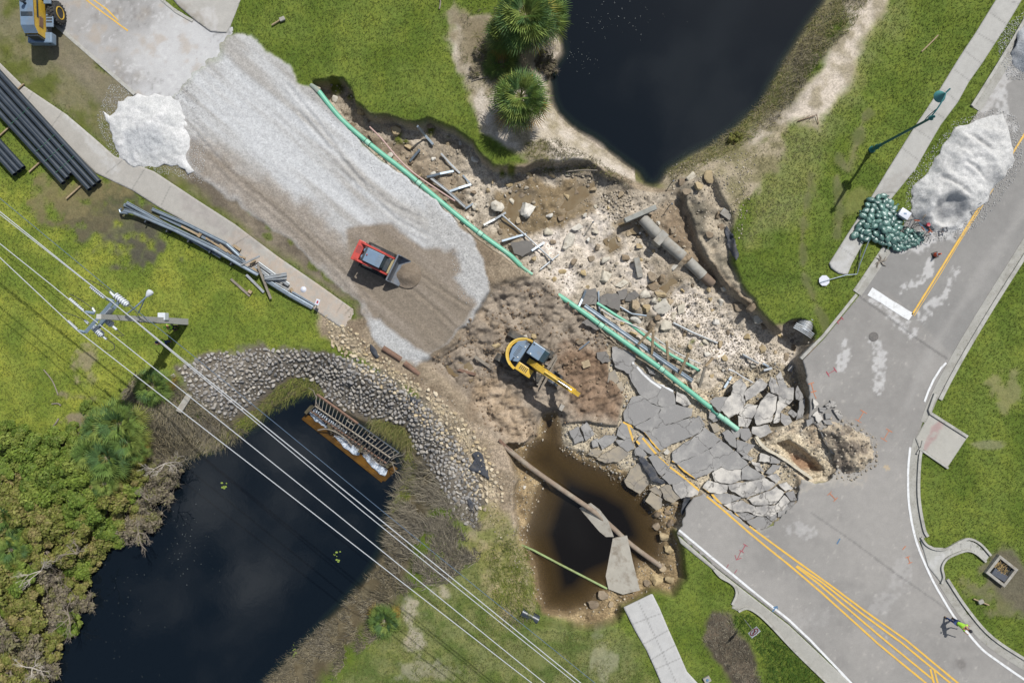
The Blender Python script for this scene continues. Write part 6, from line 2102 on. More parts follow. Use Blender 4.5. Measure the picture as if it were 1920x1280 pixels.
# two tilted pavement slabs in the pool
def tilted(px, zs, lb, m=conc_wet, th=0.16):
 P = [Vector((*Wp(p[0], p[1], z), z)) for p, z in zip(px, zs)]
 n = len(P)
 mb = MB().add([*P, *[p - Vector((0, 0, th)) for p in P]], [tuple(range(n)), tuple(range(n, 2 * n))[::-1]] + [(i, i + n, (i + 1) % n + n, (i + 1) % n) for i in range(n)])
 return tag(mb.build('concrete_slab', [m]), lb, 'concrete slab')
def plane_z(p, o, gx, gy, z0):
 return z0 + (p[0] - o[0]) * gx + (p[1] - o[1]) * gy
sl1 = [(1121, 1014), (1176, 1004), (1186, 1050), (1200, 1106), (1168, 1114), (1141, 1104)]
tilted(sl1, [plane_z(p, (1160, 1060), .021, .004, -1.12) for p in sl1], 'large pale pavement slab sloping into the right side of the brown pool')
sl2 = [(1083, 953), (1108, 943), (1125, 956), (1140, 975), (1151, 1006), (1136, 1006), (1110, 985)]
tilted(sl2, [plane_z(p, (1115, 965), .014, -.012, -1.30) for p in sl2], 'smaller curved pavement slab under the fallen grey pipe')
# corrugated black drain
t = MB()
for i in range(16):
 a = Vector((*Wp(978 + i * 1.9, 1146 + i * 1.0, -.1 - .02 * i), -.1 - .02 * i))
 b = Vector((*Wp(979.3 + i * 1.9, 1146.7 + i * 1.0, -.1 - .02 * i), -.1 - .02 * i))
 t.pipe(a, b, 0.36 - 0.03 * (i % 2), 0.03, 22)
 t.pipe(b, b + (b - a) * 0.6, 0.32, 0.03, 22)
tag(t.build('drain_pipe', [black_pl], None, True), 'short black corrugated drain pipe poking from the grass left of the brown pool', 'pipe')
# black pipes stacked on the north-west verge
dx, dy = 0.674, 0.739
nx_, ny_ = -0.739, 0.674
BP = 'black plastic pipes in the strapped stack at the left edge'
PLB = ['outermost black pipe of the six, on the pavement side', 'second black pipe of the six, counted from the pavement', 'third black pipe of the six, reaching farthest down', 'fourth black pipe of the six, ending short of the first three',
       'fifth black pipe of the six, counted from the pavement', 'last black pipe of the six, on the lawn side', 'black pipe of the lower trio nearest the six', 'middle black pipe of the lower trio', 'outer black pipe of the lower trio']
ends = [(186, 341), (177, 348), (168, 355), (134, 326), (127, 334), (119, 343), (44, 315), (36, 321), (28, 327)]
for i, (ex_, ey_) in enumerate(ends):
 z = 0.45
 a = Vector((*Wp(ex_, ey_, z), z))
 b = Vector((*Wp(ex_ - dx * 420, ey_ - dy * 420, z), z))
 o = MB().pipe(a, b, 0.185, 0.016, 22).build('plastic_pipe', [black_pl], None, True)
 tag(o, PLB[i], 'pipe', BP)
strap_m = mat('green_strap', A(70, 130, 100), 0.7)
for i, d_ in enumerate((66, 95, 120, 190)):
 mb = MB()
 for q in range(5):
  e = (177, 348) if q < 3 else (127, 334)
  f0 = (ends[2][0] - dx * d_ + nx_ * (-22 + q * 10.5), ends[2][1] - dy * d_ + ny_ * (-22 + q * 10.5))
  f1 = (ends[2][0] - dx * d_ + nx_ * (-12 + q * 10.5), ends[2][1] - dy * d_ + ny_ * (-12 + q * 10.5))
  mb.tube([(*Wp(*f0, .62), .60), (*Wp((f0[0] + f1[0]) / 2, (f0[1] + f1[1]) / 2, .65), .655), (*Wp(*f1, .62), .60)], 0.014, 5)
 tag(mb.build('strap', [strap_m]), ['green strap nearest the open ends of the black pipes', 'green strap second from the pipe ends', 'green strap third from the pipe ends', 'green strap farthest up the black pipes'][i], 'strap', 'green straps round the black pipes')
for px, py, ln in ((50, 205, 3), (30, 185, 2)):
 pass
mb = MB()
for k, (px, py) in enumerate(((5, 250), (80, 300), (150, 350), (20, 180))):
 mb.box((*Wp(px, py, .12), .13), (2.6, .1, .1), math.radians(42), .01)
tag(mb.build('timber_bearer', [timber]), 'timber bearers under the stacked black pipes', 'timber')

# ------------------------------------------------------------ weir with its debris rack
t = thing('weir', 'rusty slatted debris rack over a weir box with white water in the canal head', 'weir')
zt_, zw = -0.35, CANAL_Z + 0.02
def L3(a, b, f, z):
 px, py = a[0] + (b[0] - a[0]) * f, a[1] + (b[1] - a[1]) * f
 return Vector((*Wp(px, py, z), z))
T0, T1 = (594, 739), (748, 849)
M0, M1 = (591, 761), (732, 858)
B0, B1 = (581, 765), (727, 865)
P_ = lambda p, z: Vector((*Wp(p[0], p[1], z), z))
MB().tube([L3(T0, T1, 0, zt_), L3(T0, T1, .5, zt_)], .1, 4).build('top_beam', [rust], t)
MB().tube([L3(T0, T1, .5, zt_), L3(T0, T1, 1, zt_)], .06, 4).build('top_beam', [steel_dark], t)
barm = mat('weathered_bar', A(176, 166, 150), 0.75, 0.2, var=0.15, scale=4, dirt=A(120, 92, 72), coord='pos')
MB().tube([L3(M0, M1, 0, -.6), L3(M0, M1, 1, -.6)], .06, 4).build('middle_rail', [barm], t)
for i in range(24):
 f = i / 23
 MB().tube([L3(T0, T1, f, zt_ + .04), L3(M0, M1, f, -.55), L3((579, 772), (722, 872), f, -1.3)], .032, 4).build('rack_bar', [barm], t)
MB().tube([L3((579, 768), (724, 868), 0, -1.3), L3((579, 768), (724, 868), 1, -1.3)], .07, 4).build('lower_rail', [rust], t)
for f in (.38, .66):
 MB().tube([L3(T0, T1, f, zt_ + .08) * .6 + L3(M0, M1, f, -.5) * .4, L3(T0, T1, f + .09, zt_ + .08) * .6 + L3(M0, M1, f + .09, -.5) * .4], .03, 4).build('brace', [barm], t)
# box walls, amber shallow shelf and falling water
def quad(mb, pts, z, th=.1, m=0):
 P2 = [(p[0], p[1]) for p in [Wp(q[0], q[1], z) for q in pts]]
 mb.prism(P2, z - th, z, m)
amber = mat('amber_shallow_water', A(112, 78, 22), 0.3, var=0.45, scale=1.6, dirt=A(30, 26, 16), dirt_amt=1.0, coord='pos', bmp=0.3, spec=0.3)
mb = MB()
quad(mb, [(572, 776), (583, 780), (720, 884), (734, 870), (746, 878), (722, 902), (712, 900), (568, 784)], zw + .03, .3)
mb.build('weir_shelf', [amber], t)
wallm = mat('weir_concrete', A(92, 84, 62), 0.9, var=0.3, scale=3, dirt=A(70, 66, 44), bmp=0.4, coord='pos')
mb = MB()
for a, b in (((583, 762), (572, 775)), ((614, 795), (622, 810)), ((672, 848), (681, 836)), ((724, 876), (738, 866))):
 strip_mesh(MB(), [Wp(*a, -1.2), Wp(*b, -1.2)], .22, -1.25, 0, .9).build('divider_wall', [wallm], t)

mb = MB()
strip_mesh(mb, [Wp(566, 784, -1.6), Wp(640, 842, -1.6), Wp(716, 903, -1.6)], .16, zw + .10, 0, .4)
mb.build('weir_crest', [amber], t)
foam_m, nt, b = new_mat('white_water')
f = nz(nt, 7, 6, 0.75)
nt.links.new(mixc(nt, mr(nt, f, .35, .6, 0, 1), A(120, 140, 160), A(232, 238, 244)), b.inputs['Base Color'])
b.inputs['Roughness'].default_value = .5
bump(nt, b, nz(nt, 9, 6, .7), .8, .06)
for pts in ([(577, 770), (584, 772), (617, 799), (613, 803), (590, 787)], [(625, 815), (640, 818), (660, 832), (676, 845), (674, 853), (664, 852), (645, 838)], [(680, 852), (694, 850), (706, 866), (727, 880), (722, 892), (712, 888), (695, 872)]):
 pl = WP(jag(pts, 4, 1.0), zw)
 o = grid_sheet('foam', pl, .06, lambda x, y: zw + .10 + .06 * fbm(x, y, .35, 4, 2), lambda x, y: np.zeros((len(x), 3), np.float32), .05, foam_m)
 o.parent = t
 o.name = 'foam'
mb = MB()
for k in range(16):
 q = L3((586, 768), (724, 866), k / 16 * .45 + .02, -1.55)
 mb.box(q, (.12, .35, .02), -.6, .0)
mb.build('splash', [foam_m], t)
tag(MB().tube(smooth_path(levels([(596, 806), (612, 804), (630, 810), (648, 822), (660, 836)], [-1.3, -1.2, -1.2, -1.3, -1.4]), 4), .05, 6).build('driftwood_branch', [timber_grey], None, True), 'curved bleached branch caught on the weir crest', 'branch')
mb = MB()
for px, py, a, L in ((730, 865, -.3, .9), (733, 862, .6, .8), (738, 858, 1.6, .6), (741, 856, .2, .9), (735, 868, -1.2, 1.0), (592, 745, 1.9, .9), (591, 750, -1.2, .7)):
 x, y = Wp(px, py, -.5)
 if px < 600 and py == 745:
  tag(mb.build('dead_branch', [timber_grey]), 'bare forked dead branch snagged on the lower corner of the weir rack', 'branch')
  mb = MB()
 mb.tube([(x, y, -.6), (x + L * .6 * math.cos(a), y + L * .6 * math.sin(a), -.5), (x + L * math.cos(a + .3), y + L * math.sin(a + .3), -.45)], [.035, .025, .012], 5)
tag(mb.build('dead_branch', [timber_grey]), 'small forked dead branch at the upper left corner of the weir rack', 'branch')
mb = MB()
rr = random.Random(5)
for k in range(260):
 f = rr.uniform(.25, 1.0)
 q = L3((590, 775), (724, 872), f, -1.45) + Vector((rr.uniform(-.25, .25), rr.uniform(-.25, .25), rr.uniform(0, .15)))
 a = rr.uniform(0, 6.28)
 L = rr.uniform(.15, .6)
 mb.tube([q, q + Vector((L * math.cos(a), L * math.sin(a), rr.uniform(-.05, .08)))], .012, 3)
tag(mb.build('debris', [timber_grey]), kind='stuff', label='tangle of sticks and reeds washed against the weir rack', cat='debris')


# ------------------------------------------------------------ machines
def M2(px_dx, px_dy):
 return math.atan2(-px_dy, px_dx)
yel = mat('machine_yellow', A(226, 184, 64), 0.42, var=0.14, scale=3, dirt=A(164, 138, 92), dirt_amt=0.45)
yel_p = mat('pale_machine_yellow', A(230, 194, 90), 0.45, var=0.1, scale=2)
slate = mat('slate_panel', A(128, 150, 172), 0.35, 0.1, var=0.1, scale=2, dirt=A(140, 144, 146))
slate_d = mat('dark_panel', A(52, 62, 70), 0.45, var=0.15, scale=4, dirt=A(96, 92, 84))
glass = mat('tinted_glass', A(52, 74, 80), 0.08, var=0.1, scale=3, spec=0.8)
blackm = mat('black_rubber', A(58, 58, 58), 0.8, var=0.2, scale=8, dirt=A(110, 102, 92), dirt_amt=0.4)
trackm = mat('muddy_track_steel', A(96, 96, 92), 0.7, 0.3, var=0.25, scale=6, dirt=A(128, 112, 92), dirt_amt=0.7, bmp=0.4)
chrome = mat('hydraulic_chrome', A(206, 208, 210), 0.2, 0.9, var=0.03)
redp = mat('machine_red', A(206, 82, 72), 0.4, var=0.12, scale=2, dirt=A(160, 110, 96), dirt_amt=0.2)
lampm = mat('lamp_lens', A(236, 236, 230), 0.2, var=0.02)
bucketm = mat('worn_bucket_steel', A(128, 134, 142), 0.45, 0.5, var=0.25, scale=3, dirt=A(128, 114, 98), dirt_amt=0.4)

def track(name, parent, L, w, h, y, z0=0.0, m=None, pads=26):
 """a crawler belt: rounded loop with separate-looking pads"""
 r = h / 2
 mb = MB()
 prof = []
 n = 10
 for i in range(n + 1):
  a = -math.pi / 2 + math.pi * i / n
  prof.append((L / 2 - r + r * math.cos(a), z0 + r + r * math.sin(a)))
 for i in range(n + 1):
  a = math.pi / 2 + math.pi * i / n
  prof.append((-L / 2 + r + r * math.cos(a), z0 + r + r * math.sin(a)))
 mb.prism(prof, y - w / 2, y + w / 2, axis='y')
 per = 2 * (L - 2 * r) + 2 * math.pi * r
 for k in range(pads):
  s_ = per * k / pads
  if s_ < L - 2 * r:
   p, a = (-L / 2 + r + s_, z0 + 2 * r), 0
  elif s_ < L - 2 * r + math.pi * r:
   q = (s_ - (L - 2 * r)) / r
   p, a = (L / 2 - r + r * math.sin(q), z0 + r + r * math.cos(q)), q
  elif s_ < 2 * (L - 2 * r) + math.pi * r:
   p, a = (L / 2 - r - (s_ - (L - 2 * r) - math.pi * r), z0), 0
  else:
   q = (s_ - 2 * (L - 2 * r) - math.pi * r) / r
   p, a = (-L / 2 + r - r * math.sin(q), z0 + r - r * math.cos(q)), q
  mb.box((p[0], y, p[1]), (per / pads * 0.62, w * 1.02, 0.05), 0, 0, 0, 0, a)
 return mb.build(name, [m or trackm], parent)

# --- excavator
ex, ey = Wp(984, 667, 0.3)
ez = hz(ex, ey) - 0.02
ez = -0.72
EXC = thing('excavator', 'yellow tracked excavator with grey hood and dark cab, digging in the mud mid-scene', 'excavator', (ex, ey, ez), math.radians(-34))
und = 0.10
for sgn in (-1, 1):
 tk = track('track', EXC, 3.6, 0.5, 0.72, sgn * 0.98)
 tk.rotation_euler = (0, 0, und)
ub = MB().box((0, 0, .55), (1.9, 1.4, .35), und, .04).cyl((0, 0, .6), (0, 0, .95), .55, .55, 24).build('undercarriage', [slate_d], EXC)
bl = MB().box((2.15, 0, .35), (.10, 2.4, .45), und, .02)
bl.box((1.85, .4, .4), (.6, .12, .12), und).box((1.85, -.4, .4), (.6, .12, .12), und)
bl.build('dozer_blade', [timber_grey], EXC)
mb = MB().prism([(-1.15, -1.1), (-.5, -1.15), (.75, -1.15), (.95, -1.0), (.95, -.2), (.3, -.2), (.3, 1.1), (-.5, 1.12), (-1.1, 1.05)], .95, 1.15)
mb.build('deck', [slate_d], EXC)
# rounded counterweight wrapping the tail
outer = [(1.36 * math.cos(a) * 1.03, 1.24 * math.sin(a)) for a in [math.radians(96 + i * (168 / 20)) for i in range(21)]]
inner = [(x * .86 + .03, y * .86) for x, y in outer][::-1]
MB().prism(outer + inner, 1.0, 1.78).build('counterweight', [yel], EXC)
MB().prism([(x * 1.015, y * 1.015) for x, y in outer[2:-2]] + [(x * .93, y * .93) for x, y in outer[2:-2]][::-1], 1.783, 1.86).build('counterweight_rim', [yel_p], EXC)
hood = MB().prism([(-1.08, .05), (-.98, .62), (-.55, .98), (-.18, .9), (-.18, -.6), (-.75, -.85), (-.95, -.5)], 1.15, 1.80)
h = hood.build('engine_hood', [slate], EXC)
mb = MB()
for i in range(7):
 mb.box((-.62 + .0 * i, -.35 + .12 * i, 1.808), (.3, .03, .012))
mb.build('vent', [slate_d], h)
MB().lathe([(.05, 0), (.05, .22), (.07, .24), (.07, .3)], 12, (-.6, -.55, 1.8)).build('exhaust_stack', [slate_d], h)
for p in ((-.35, .55), (-.38, -.35)):
 MB().box((p[0], p[1], 1.83), (.1, .07, .05), .2, .01).build('lamp', [lampm], h)
MB().box((.5, -.84, 1.42), (1.25, .6, .56), 0, .05).build('tool_box', [yel], EXC)
mb = MB()
for i in range(5):
 mb.box((.15 + .13 * i, -.8, 1.71), (.06, .34, .02))
mb.build('step_grating', [slate_d], EXC)
cab = MB().box((.62, .72, 1.85), (1.5, .98, 1.45), 0, .07, 0, 0, 0, .95).build('cab', [slate_d], EXC)
MB().box((.42, .72, 2.60), (1.0, .92, .07), 0, .03).build('cab_roof', [slate], cab)
MB().box((1.08, .72, 2.598), (.36, .84, .05), 0, .015).build('roof_window', [glass], cab)
mb = MB()
for i in range(5):
 mb.box((1.1, .5 + .1 * i, 2.632), (.26, .018, .02))
mb.build('roof_guard', [slate_d], cab)
MB().box((1.365, .72, 1.98), (.03, .8, 1.0), 0, .01, 0, 0, .0).build('windscreen', [glass], cab)
MB().box((.6, 1.205, 2.0), (1.1, .02, .8), 0, .01).build('side_window', [glass], cab)
MB().box((.2, .36, 2.66), (.1, .08, .06), 0, .01).build('lamp', [lampm], cab)
MB().box((.05, 1.05, 2.64), (.14, .1, .04), 0, .01).build('antenna_base', [slate_d], cab)
mb = MB()
for q in (((-.5, 1.0), (-.2, 1.1)), ((-.45, .85), (-.15, .95))):
 mb.tube([(q[0][0], q[0][1], 1.15), (q[0][0], q[0][1], 1.95), (q[1][0], q[1][1], 1.95), (q[1][0], q[1][1], 1.15)], .02, 6)
mb.build('grab_rail', [slate_d], EXC)
# boom, stick and bucket
def arm_plate(path, hts, w, y, name, m, parent):
 """box-section arm: side outline from a centre path with changing depth"""
 up, dn = [], []
 n = len(path)
 for i in range(n):
  a = Vector((*path[max(i - 1, 0)], 0))
  b = Vector((*path[min(i + 1, n - 1)], 0))
  d = (b - a).normalized()
  nrm = Vector((-d.y, d.x, 0))
  up.append((path[i][0] + nrm.x * hts[i] / 2, path[i][1] + nrm.y * hts[i] / 2))
  dn.append((path[i][0] - nrm.x * hts[i] / 2, path[i][1] - nrm.y * hts[i] / 2))
 return MB().prism(up + dn[::-1], y - w / 2, y + w / 2, axis='y').build(name, [m], parent)
by_ = -.12
bracket = MB().box((.62, by_, 1.35), (.55, .42, .7), 0, .04).build('boom_bracket', [yel], EXC)
boom = arm_plate([(.55, 1.45), (1.1, 2.25), (1.75, 2.8), (2.5, 3.05), (3.35, 3.1), (4.15, 3.0)], [.32, .45, .52, .46, .36, .26], .40, by_, 'boom', yel, EXC)
for s_ in (-.09, .09):
 MB().tube([(1.0, by_ + s_, 2.45), (1.9, by_ + s_, 3.1), (3.0, by_ + s_, 3.36), (3.7, by_ + s_, 3.3)], .022, 6).build('hose', [blackm], boom)
MB().cyl((1.7, by_, 3.15), (2.75, by_, 3.42), .085, .085, 12).build('stick_cylinder', [yel_p], boom, True)
MB().cyl((2.75, by_, 3.42), (3.85, by_, 3.52), .045, .045, 10).build('cylinder_rod', [chrome], boom, True)
for s_ in (-.24, .24):
 MB().cyl((.95, by_ + s_, 1.25), (1.5, by_ + s_, 2.1), .075, .075, 12).build('lift_cylinder', [yel_p], boom, True)
 MB().cyl((1.5, by_ + s_, 2.1), (1.9, by_ + s_, 2.75), .04, .04, 8).build('cylinder_rod', [chrome], boom, True)
stick = arm_plate([(4.45, 3.45), (4.1, 3.0), (3.6, 2.0), (3.1, .95)], [.18, .36, .32, .2], .3, by_, 'stick', yel, EXC)
MB().cyl((4.3, by_, 3.0), (3.75, by_, 1.6), .06, .06, 10).build('bucket_cylinder', [slate_d], stick, True)
mb = MB()
prof = []
for i in range(9):
 a = math.radians(60 - i * 26)
 prof.append((2.75 + .42 * math.cos(a), .62 + .42 * math.sin(a)))
prof2 = [(2.75 + (x - 2.75) * .9, .62 + (z - .62) * .9) for x, z in prof][::-1]
mb.prism(prof + prof2, by_ - .42, by_ + .42, axis='y')
for s_ in (-.42, .42):
 mb.prism(prof, by_ + s_ - .02, by_ + s_ + .02, axis='y')
bk = mb.build('bucket', [bucketm], EXC)
mb = MB()
for k in range(5):
 mb.box((2.92, by_ - .36 + .18 * k, 1.02), (.22, .06, .04), 0, 0, 0, 0, -.5, .6)
mb.build('teeth', [steel_dark], bk)
MB().box((3.02, by_, .95), (.3, .2, .22), 0, .03, 0, 0, .6).build('coupler', [slate_d], EXC)

# --- compact track loader
lx, ly = Wp(706, 487, 0.8)
CTL = thing('track_loader', 'small red track loader with dark cab pushing a full bucket of wet gravel', 'loader', (lx, ly, 0.06), math.radians(-25.8))
for sgn in (-1, 1):
 track('track', CTL, 2.15, .42, .62, sgn * .74, 0, blackm, 30)
MB().box((-.1, 0, .75), (2.3, 1.02, .9), 0, .06).build('body', [slate_d], CTL)
rear = MB().box((-1.22, 0, 1.2), (.52, 1.5, .95), 0, .06).build('engine_cover', [redp], CTL)
mb = MB()
for i in range(6):
 mb.box((-1.34 + .06 * i, 0.1, 1.68), (.02, .55, .012))
mb.build('vent', [slate_d], rear)
cab = MB().box((.0, 0, 1.62), (1.42, .90, .95), 0, .05).build('cab', [slate_d], CTL)
rf = MB().box((.08, 0, 2.12), (1.25, .96, .09), 0, .03).build('cab_roof', [slate], cab)
mb = MB()
for i in range(4):
 mb.box((.42, -.27 + .18 * i, 2.17), (.16, .06, .012))
mb.build('roof_vent', [steel], rf)
MB().lathe([(.05, 0), (.05, .06), (.03, .12)], 14, (-.42, .0, 2.16)).build('beacon', [redp], rf, True)
MB().box((.74, 0, 1.6), (.03, .74, .8), 0, .01).build('windscreen', [glass], cab)
for s_ in (-.25, .25):
 MB().lathe([(.13, 0), (.14, .1), (.08, .14)], 16, (-.72, s_, 1.72)).build('filter_cap', [slate], CTL, True)
for sgn in (-1, 1):
 ar = arm_plate([(-1.35, 1.45), (-.9, 1.85), (-.2, 1.82), (.55, 1.55), (1.05, .95), (1.2, .45)], [.2, .26, .22, .2, .2, .16], .13, sgn * .62, 'lift_arm', redp, CTL)
 MB().cyl((-.7, sgn * .74, .95), (.15, sgn * .70, 1.55), .05, .05, 10).build('lift_cylinder', [chrome], ar, True)
 MB().cyl((.85, sgn * .42, 1.2), (1.2, sgn * .42, .75), .045, .045, 10).build('tilt_cylinder', [chrome], ar, True)
MB().box((1.12, 0, .85), (.16, 1.1, .2), 0, .02).build('cross_bar', [mat('worn_yellow_steel', A(176, 160, 120), 0.6, 0.2, scale=5)], CTL)
mb = MB()
prof = [(1.28, .95), (1.30, .25), (1.42, .06), (2.12, .02), (2.12, .06), (1.46, .11), (1.35, .3), (1.33, .95)]
mb.prism(prof, -1.0, 1.0, axis='y')
for s_ in (-1.0, 1.0):
 mb.prism([(1.28, .95), (1.28, .25), (1.42, .04), (2.12, .04), (1.5, .95)], s_ - .025, s_ + .025, axis='y')
mb.box((1.27, 0, .93), (.1, 2.0, .07), 0, .01)
bk = mb.build('bucket', [bucketm], CTL)
# load of wet gravel with the windrow it pushes
def ld(x, y):
 d = np.sqrt(((x - 2.35) / .95) ** 2 + (y / .98) ** 2)
 return .04 + .42 * ss((1.05 - d) / .9) + .04 * fbm(x, y, .4, 4, 1) * (d < .95)
circ = [(2.35 + .95 * math.cos(a), .98 * math.sin(a)) for a in np.linspace(0, 2 * math.pi, 30)[:-1]]
circ = [(max(x, 1.42), y) for x, y in circ]
wl = grid_sheet('gravel_load', jag(circ, .3, .03), .06, ld, two((134, 120, 104), (146, 132, 116), .5, 2), .05, stone_mat)
wl.location = (lx, ly, .04)
wl.rotation_euler = (0, 0, math.radians(-25.8))
tag(wl, 'mound of wet brown gravel in and before the red loader bucket', 'gravel')
# --- wheel loader, top left corner, only its tail in the frame
WLD = thing('wheel_loader', 'yellow and slate wheel loader cut by the top left corner, its rear towards us', 'loader', (-33.2, 23.3, 0), math.radians(90))
# local x forward (north), y left (west)
hoodm = [(-2.05, 1.15), (-2.0, 2.05), (-1.6, 2.42), (.45, 2.6), (.45, 1.35), (-1.2, 1.15)]
hd = MB().prism(hoodm, -.42, .42, axis='y').build('engine_hood', [yel], WLD)
MB().prism([(-1.98, 2.075), (-1.6, 2.445), (.44, 2.625), (.44, 2.66), (-1.62, 2.48), (-2.03, 2.1)], -.46, .46, axis='y').build('hood_top', [slate], hd)
MB().lathe([(.09, 0), (.09, .32), (.12, .34), (.12, .42)], 14, (-.2, .05, 2.6)).build('exhaust_stack', [slate_d], hd, True)
MB().lathe([(.16, 0), (.17, .22), (.1, .3)], 16, (.12, .1, 2.6)).build('air_cleaner', [slate_d], hd, True)
MB().box((-.9, .0, 2.56), (.28, .8, .02), 0, 0, 0, 0, -.09).build('grille', [slate_d], hd)
for z in (1.5,):
 mb = MB()
 for k in range(7):
  mb.box((-1.1, -.437, 1.55 + .06 * k), (.75, .02, .02))
 mb.build('side_vent', [rust], hd)
MB().box((-.3, -.436, 2.12), (1.25, .015, .16), 0, 0, 0, 0, -.06).build('side_stripe', [slate_d], hd)
MB().box((-2.12, 0, 1.6), (.12, .78, .8), 0, .03).build('radiator_grille', [slate_d], WLD)
cw = MB().box((-1.95, 0, 1.0), (.75, 1.7, .55), 0, .08).build('counterweight', [slate], WLD)
for s_ in (-.6, .6):
 MB().box((-2.3, s_, 1.05), (.05, .2, .12), 0, .01).build('tail_lamp', [lampm if s_ > 0 else redp], cw)
MB().box((-.3, 0, .95), (3.0, 1.0, .5), 0, .04).build('rear_frame', [slate_d], WLD)
MB().box((-.8, -.75, 1.3), (.9, .5, .1), 0, .02).build('walkway', [slate], WLD)
mb = MB()
for k in range(5):
 mb.box((-.9 + .2 * k, -.74, 1.36), (.1, .4, .02))
mb.build('tread_plate', [steel_dark], WLD)
mb = MB()
mb.box((.75, -.82, 1.65), (1.1, .5, .14), 0, .04)
mb.box((.75, .82, 1.65), (1.1, .5, .14), 0, .04)
mb2 = MB().box((.75, -.82, 1.65), (1.1, .5, .14), 0, .04).build('fender', [slate], WLD)
MB().box((.75, .82, 1.65), (1.1, .5, .14), 0, .04).build('fender', [slate], WLD)
cb = MB().box((1.55, 0, 2.35), (1.5, 1.25, 1.5), 0, .06, 0, 0, 0, .92).build('cab', [glass], WLD)
MB().box((1.5, 0, 3.15), (1.7, 1.35, .1), 0, .04).build('cab_roof', [slate_d], cb)
MB().box((.68, 0, 3.0), (.1, 1.2, .3), 0, .03).build('roof_visor', [yel], cb)
def wheel(parent, x, y, r=.76, w=.52, flip=1):
 T = Matrix.Translation((x, y, r)) @ Matrix.Rotation(math.radians(90), 4, 'X')
 mb = MB()
 prof = [(r * .55, -w / 2 + .03), (r * .8, -w / 2), (r * .95, -w / 2 + .06), (r, -w / 2 + .14), (r, w / 2 - .14), (r * .95, w / 2 - .06), (r * .8, w / 2), (r * .55, w / 2 - .03)]
 mb.lathe(prof, 40, (0, 0, 0), 0, T)
 for k in range(22):
  for sg in (-1, 1):
   a = 2 * math.pi * (k + (.5 if sg > 0 else 0)) / 22
   c = T @ Vector((math.cos(a) * r * 1.0, math.sin(a) * r * 1.0, sg * w * .22))
   bb = MB().box((0, 0, 0), (.07, .09, w * .4), 0, 0)
   Rm = Matrix.Translation(c) @ Matrix.Rotation(math.radians(90), 4, 'X') @ Matrix.Rotation(a, 4, 'Z') @ Matrix.Rotation(sg * .5, 4, 'X')
   mb.add([Rm @ Vector(v) for v in bb.v], bb.f)
 wh = mb.build('wheel', [blackm], parent, True)
 mb = MB()
 s_ = flip
 mb.lathe([(r * .56, -w / 2 * 1.0), (r * .58, w / 2 * 1.02), (r * .5, w / 2 * 1.04), (r * .46, w * .2), (r * .2, w * .12), (r * .18, w * .3), (.02, w * .3)], 32, (0, 0, 0), 0, T @ Matrix.Rotation(math.pi if s_ > 0 else 0, 4, 'X'))
 mb.build('rim', [yel], wh, True)
wheel(WLD, .0, -.88, flip=-1)
wheel(WLD, .0, .88, flip=1)
wheel(WLD, 2.9, -.88, flip=-1)
wheel(WLD, 2.9, .88, flip=1)
MB().box((2.9, 0, 1.0), (1.8, .8, .6), 0, .04).build('front_frame', [yel], WLD)
for s_ in (-.45, .45):
 arm_plate([(2.6, 1.9), (3.6, 1.5), (4.4, .5)], [.25, .3, .2], .14, s_, 'lift_arm', yel, WLD)
MB().prism([(4.35, 1.2), (4.45, .3), (4.7, .05), (5.5, .03), (5.5, .08), (4.75, .12), (4.52, .35), (4.42, 1.2)], -1.25, 1.25, axis='y').build('bucket', [bucketm], WLD)

# ------------------------------------------------------------ utility pole and its gear
pole_m = mat('pole_concrete', A(196, 194, 188), 0.85, var=0.08, scale=1.5, dirt=A(170, 166, 156), bmp=0.2)
arm_m = mat('grey_crossarm', A(150, 168, 184), 0.45, 0.3, var=0.08, scale=3)
ins_m = mat('porcelain_white', A(226, 230, 234), 0.25, var=0.04)
PX0, PY0 = -23.55, 1.42
PH = 10.4
UP = thing('utility_pole', 'tall square concrete utility pole with grey crossarms rising from the left lawn', 'utility pole', (PX0, PY0, 0.0))
MB().add([(s_ * .22, t_ * .22, 0) for s_, t_ in ((-1, -1), (1, -1), (1, 1), (-1, 1))] + [(s_ * .14, t_ * .14, PH) for s_, t_ in ((-1, -1), (1, -1), (1, 1), (-1, 1))],
         [(0, 1, 5, 4), (1, 2, 6, 5), (2, 3, 7, 6), (3, 0, 4, 7), (4, 5, 6, 7), (3, 2, 1, 0)]).build('shaft', [pole_m], UP)
def LW(px, py, z):
 x, y = Wp(px, py, z)
 return Vector((x - PX0, y - PY0, z))
def bar(name, pts, r, m, parent=UP, n=4):
 return MB().tube(pts, r, n).build(name, [m], parent)
ZA, ZB = 9.75, 8.85
ca_ = bar('crossarm', [LW(213, 564, ZA), LW(160, 623, ZA)], .11, arm_m)
bar('arm_bracket', [LW(200, 560, ZA), LW(213, 565, ZA)], .09, arm_m, ca_)
bar('arm_bracket', [LW(160, 623, ZA), LW(147, 620, ZA)], .09, arm_m, ca_)
bar('arm_bracket', [LW(177, 587, ZA + .1), LW(160, 585, ZA + .1)], .09, arm_m)
cb_ = bar('lower_crossarm', [LW(224, 564, ZB), LW(184, 614, ZB)], .12, arm_m)
for (a, b) in (((221, 571), (208, 583)), ((187, 603), (196, 594)), ((192, 596), (202, 586))):
 bar('brace', [LW(*a, ZB - .15), LW(*b, ZB - .3)], .05, arm_m, cb_)
MB().box(LW(204, 583, ZB + .25), (.45, .22, .5), .9, .03).build('control_box', [ins_m], UP)
def recloser(a, b, z, n=6):
 p, q = LW(*a, z), LW(*b, z)
 d = (q - p) / n
 mb = MB()
 for k in range(n):
  c = p + d * k
  mb.cyl(c, c + d * .45, .20, .20, 14)
  mb.cyl(c + d * .45, c + d, .13, .13, 14)
 return mb.build('switch', [ins_m], UP, True)
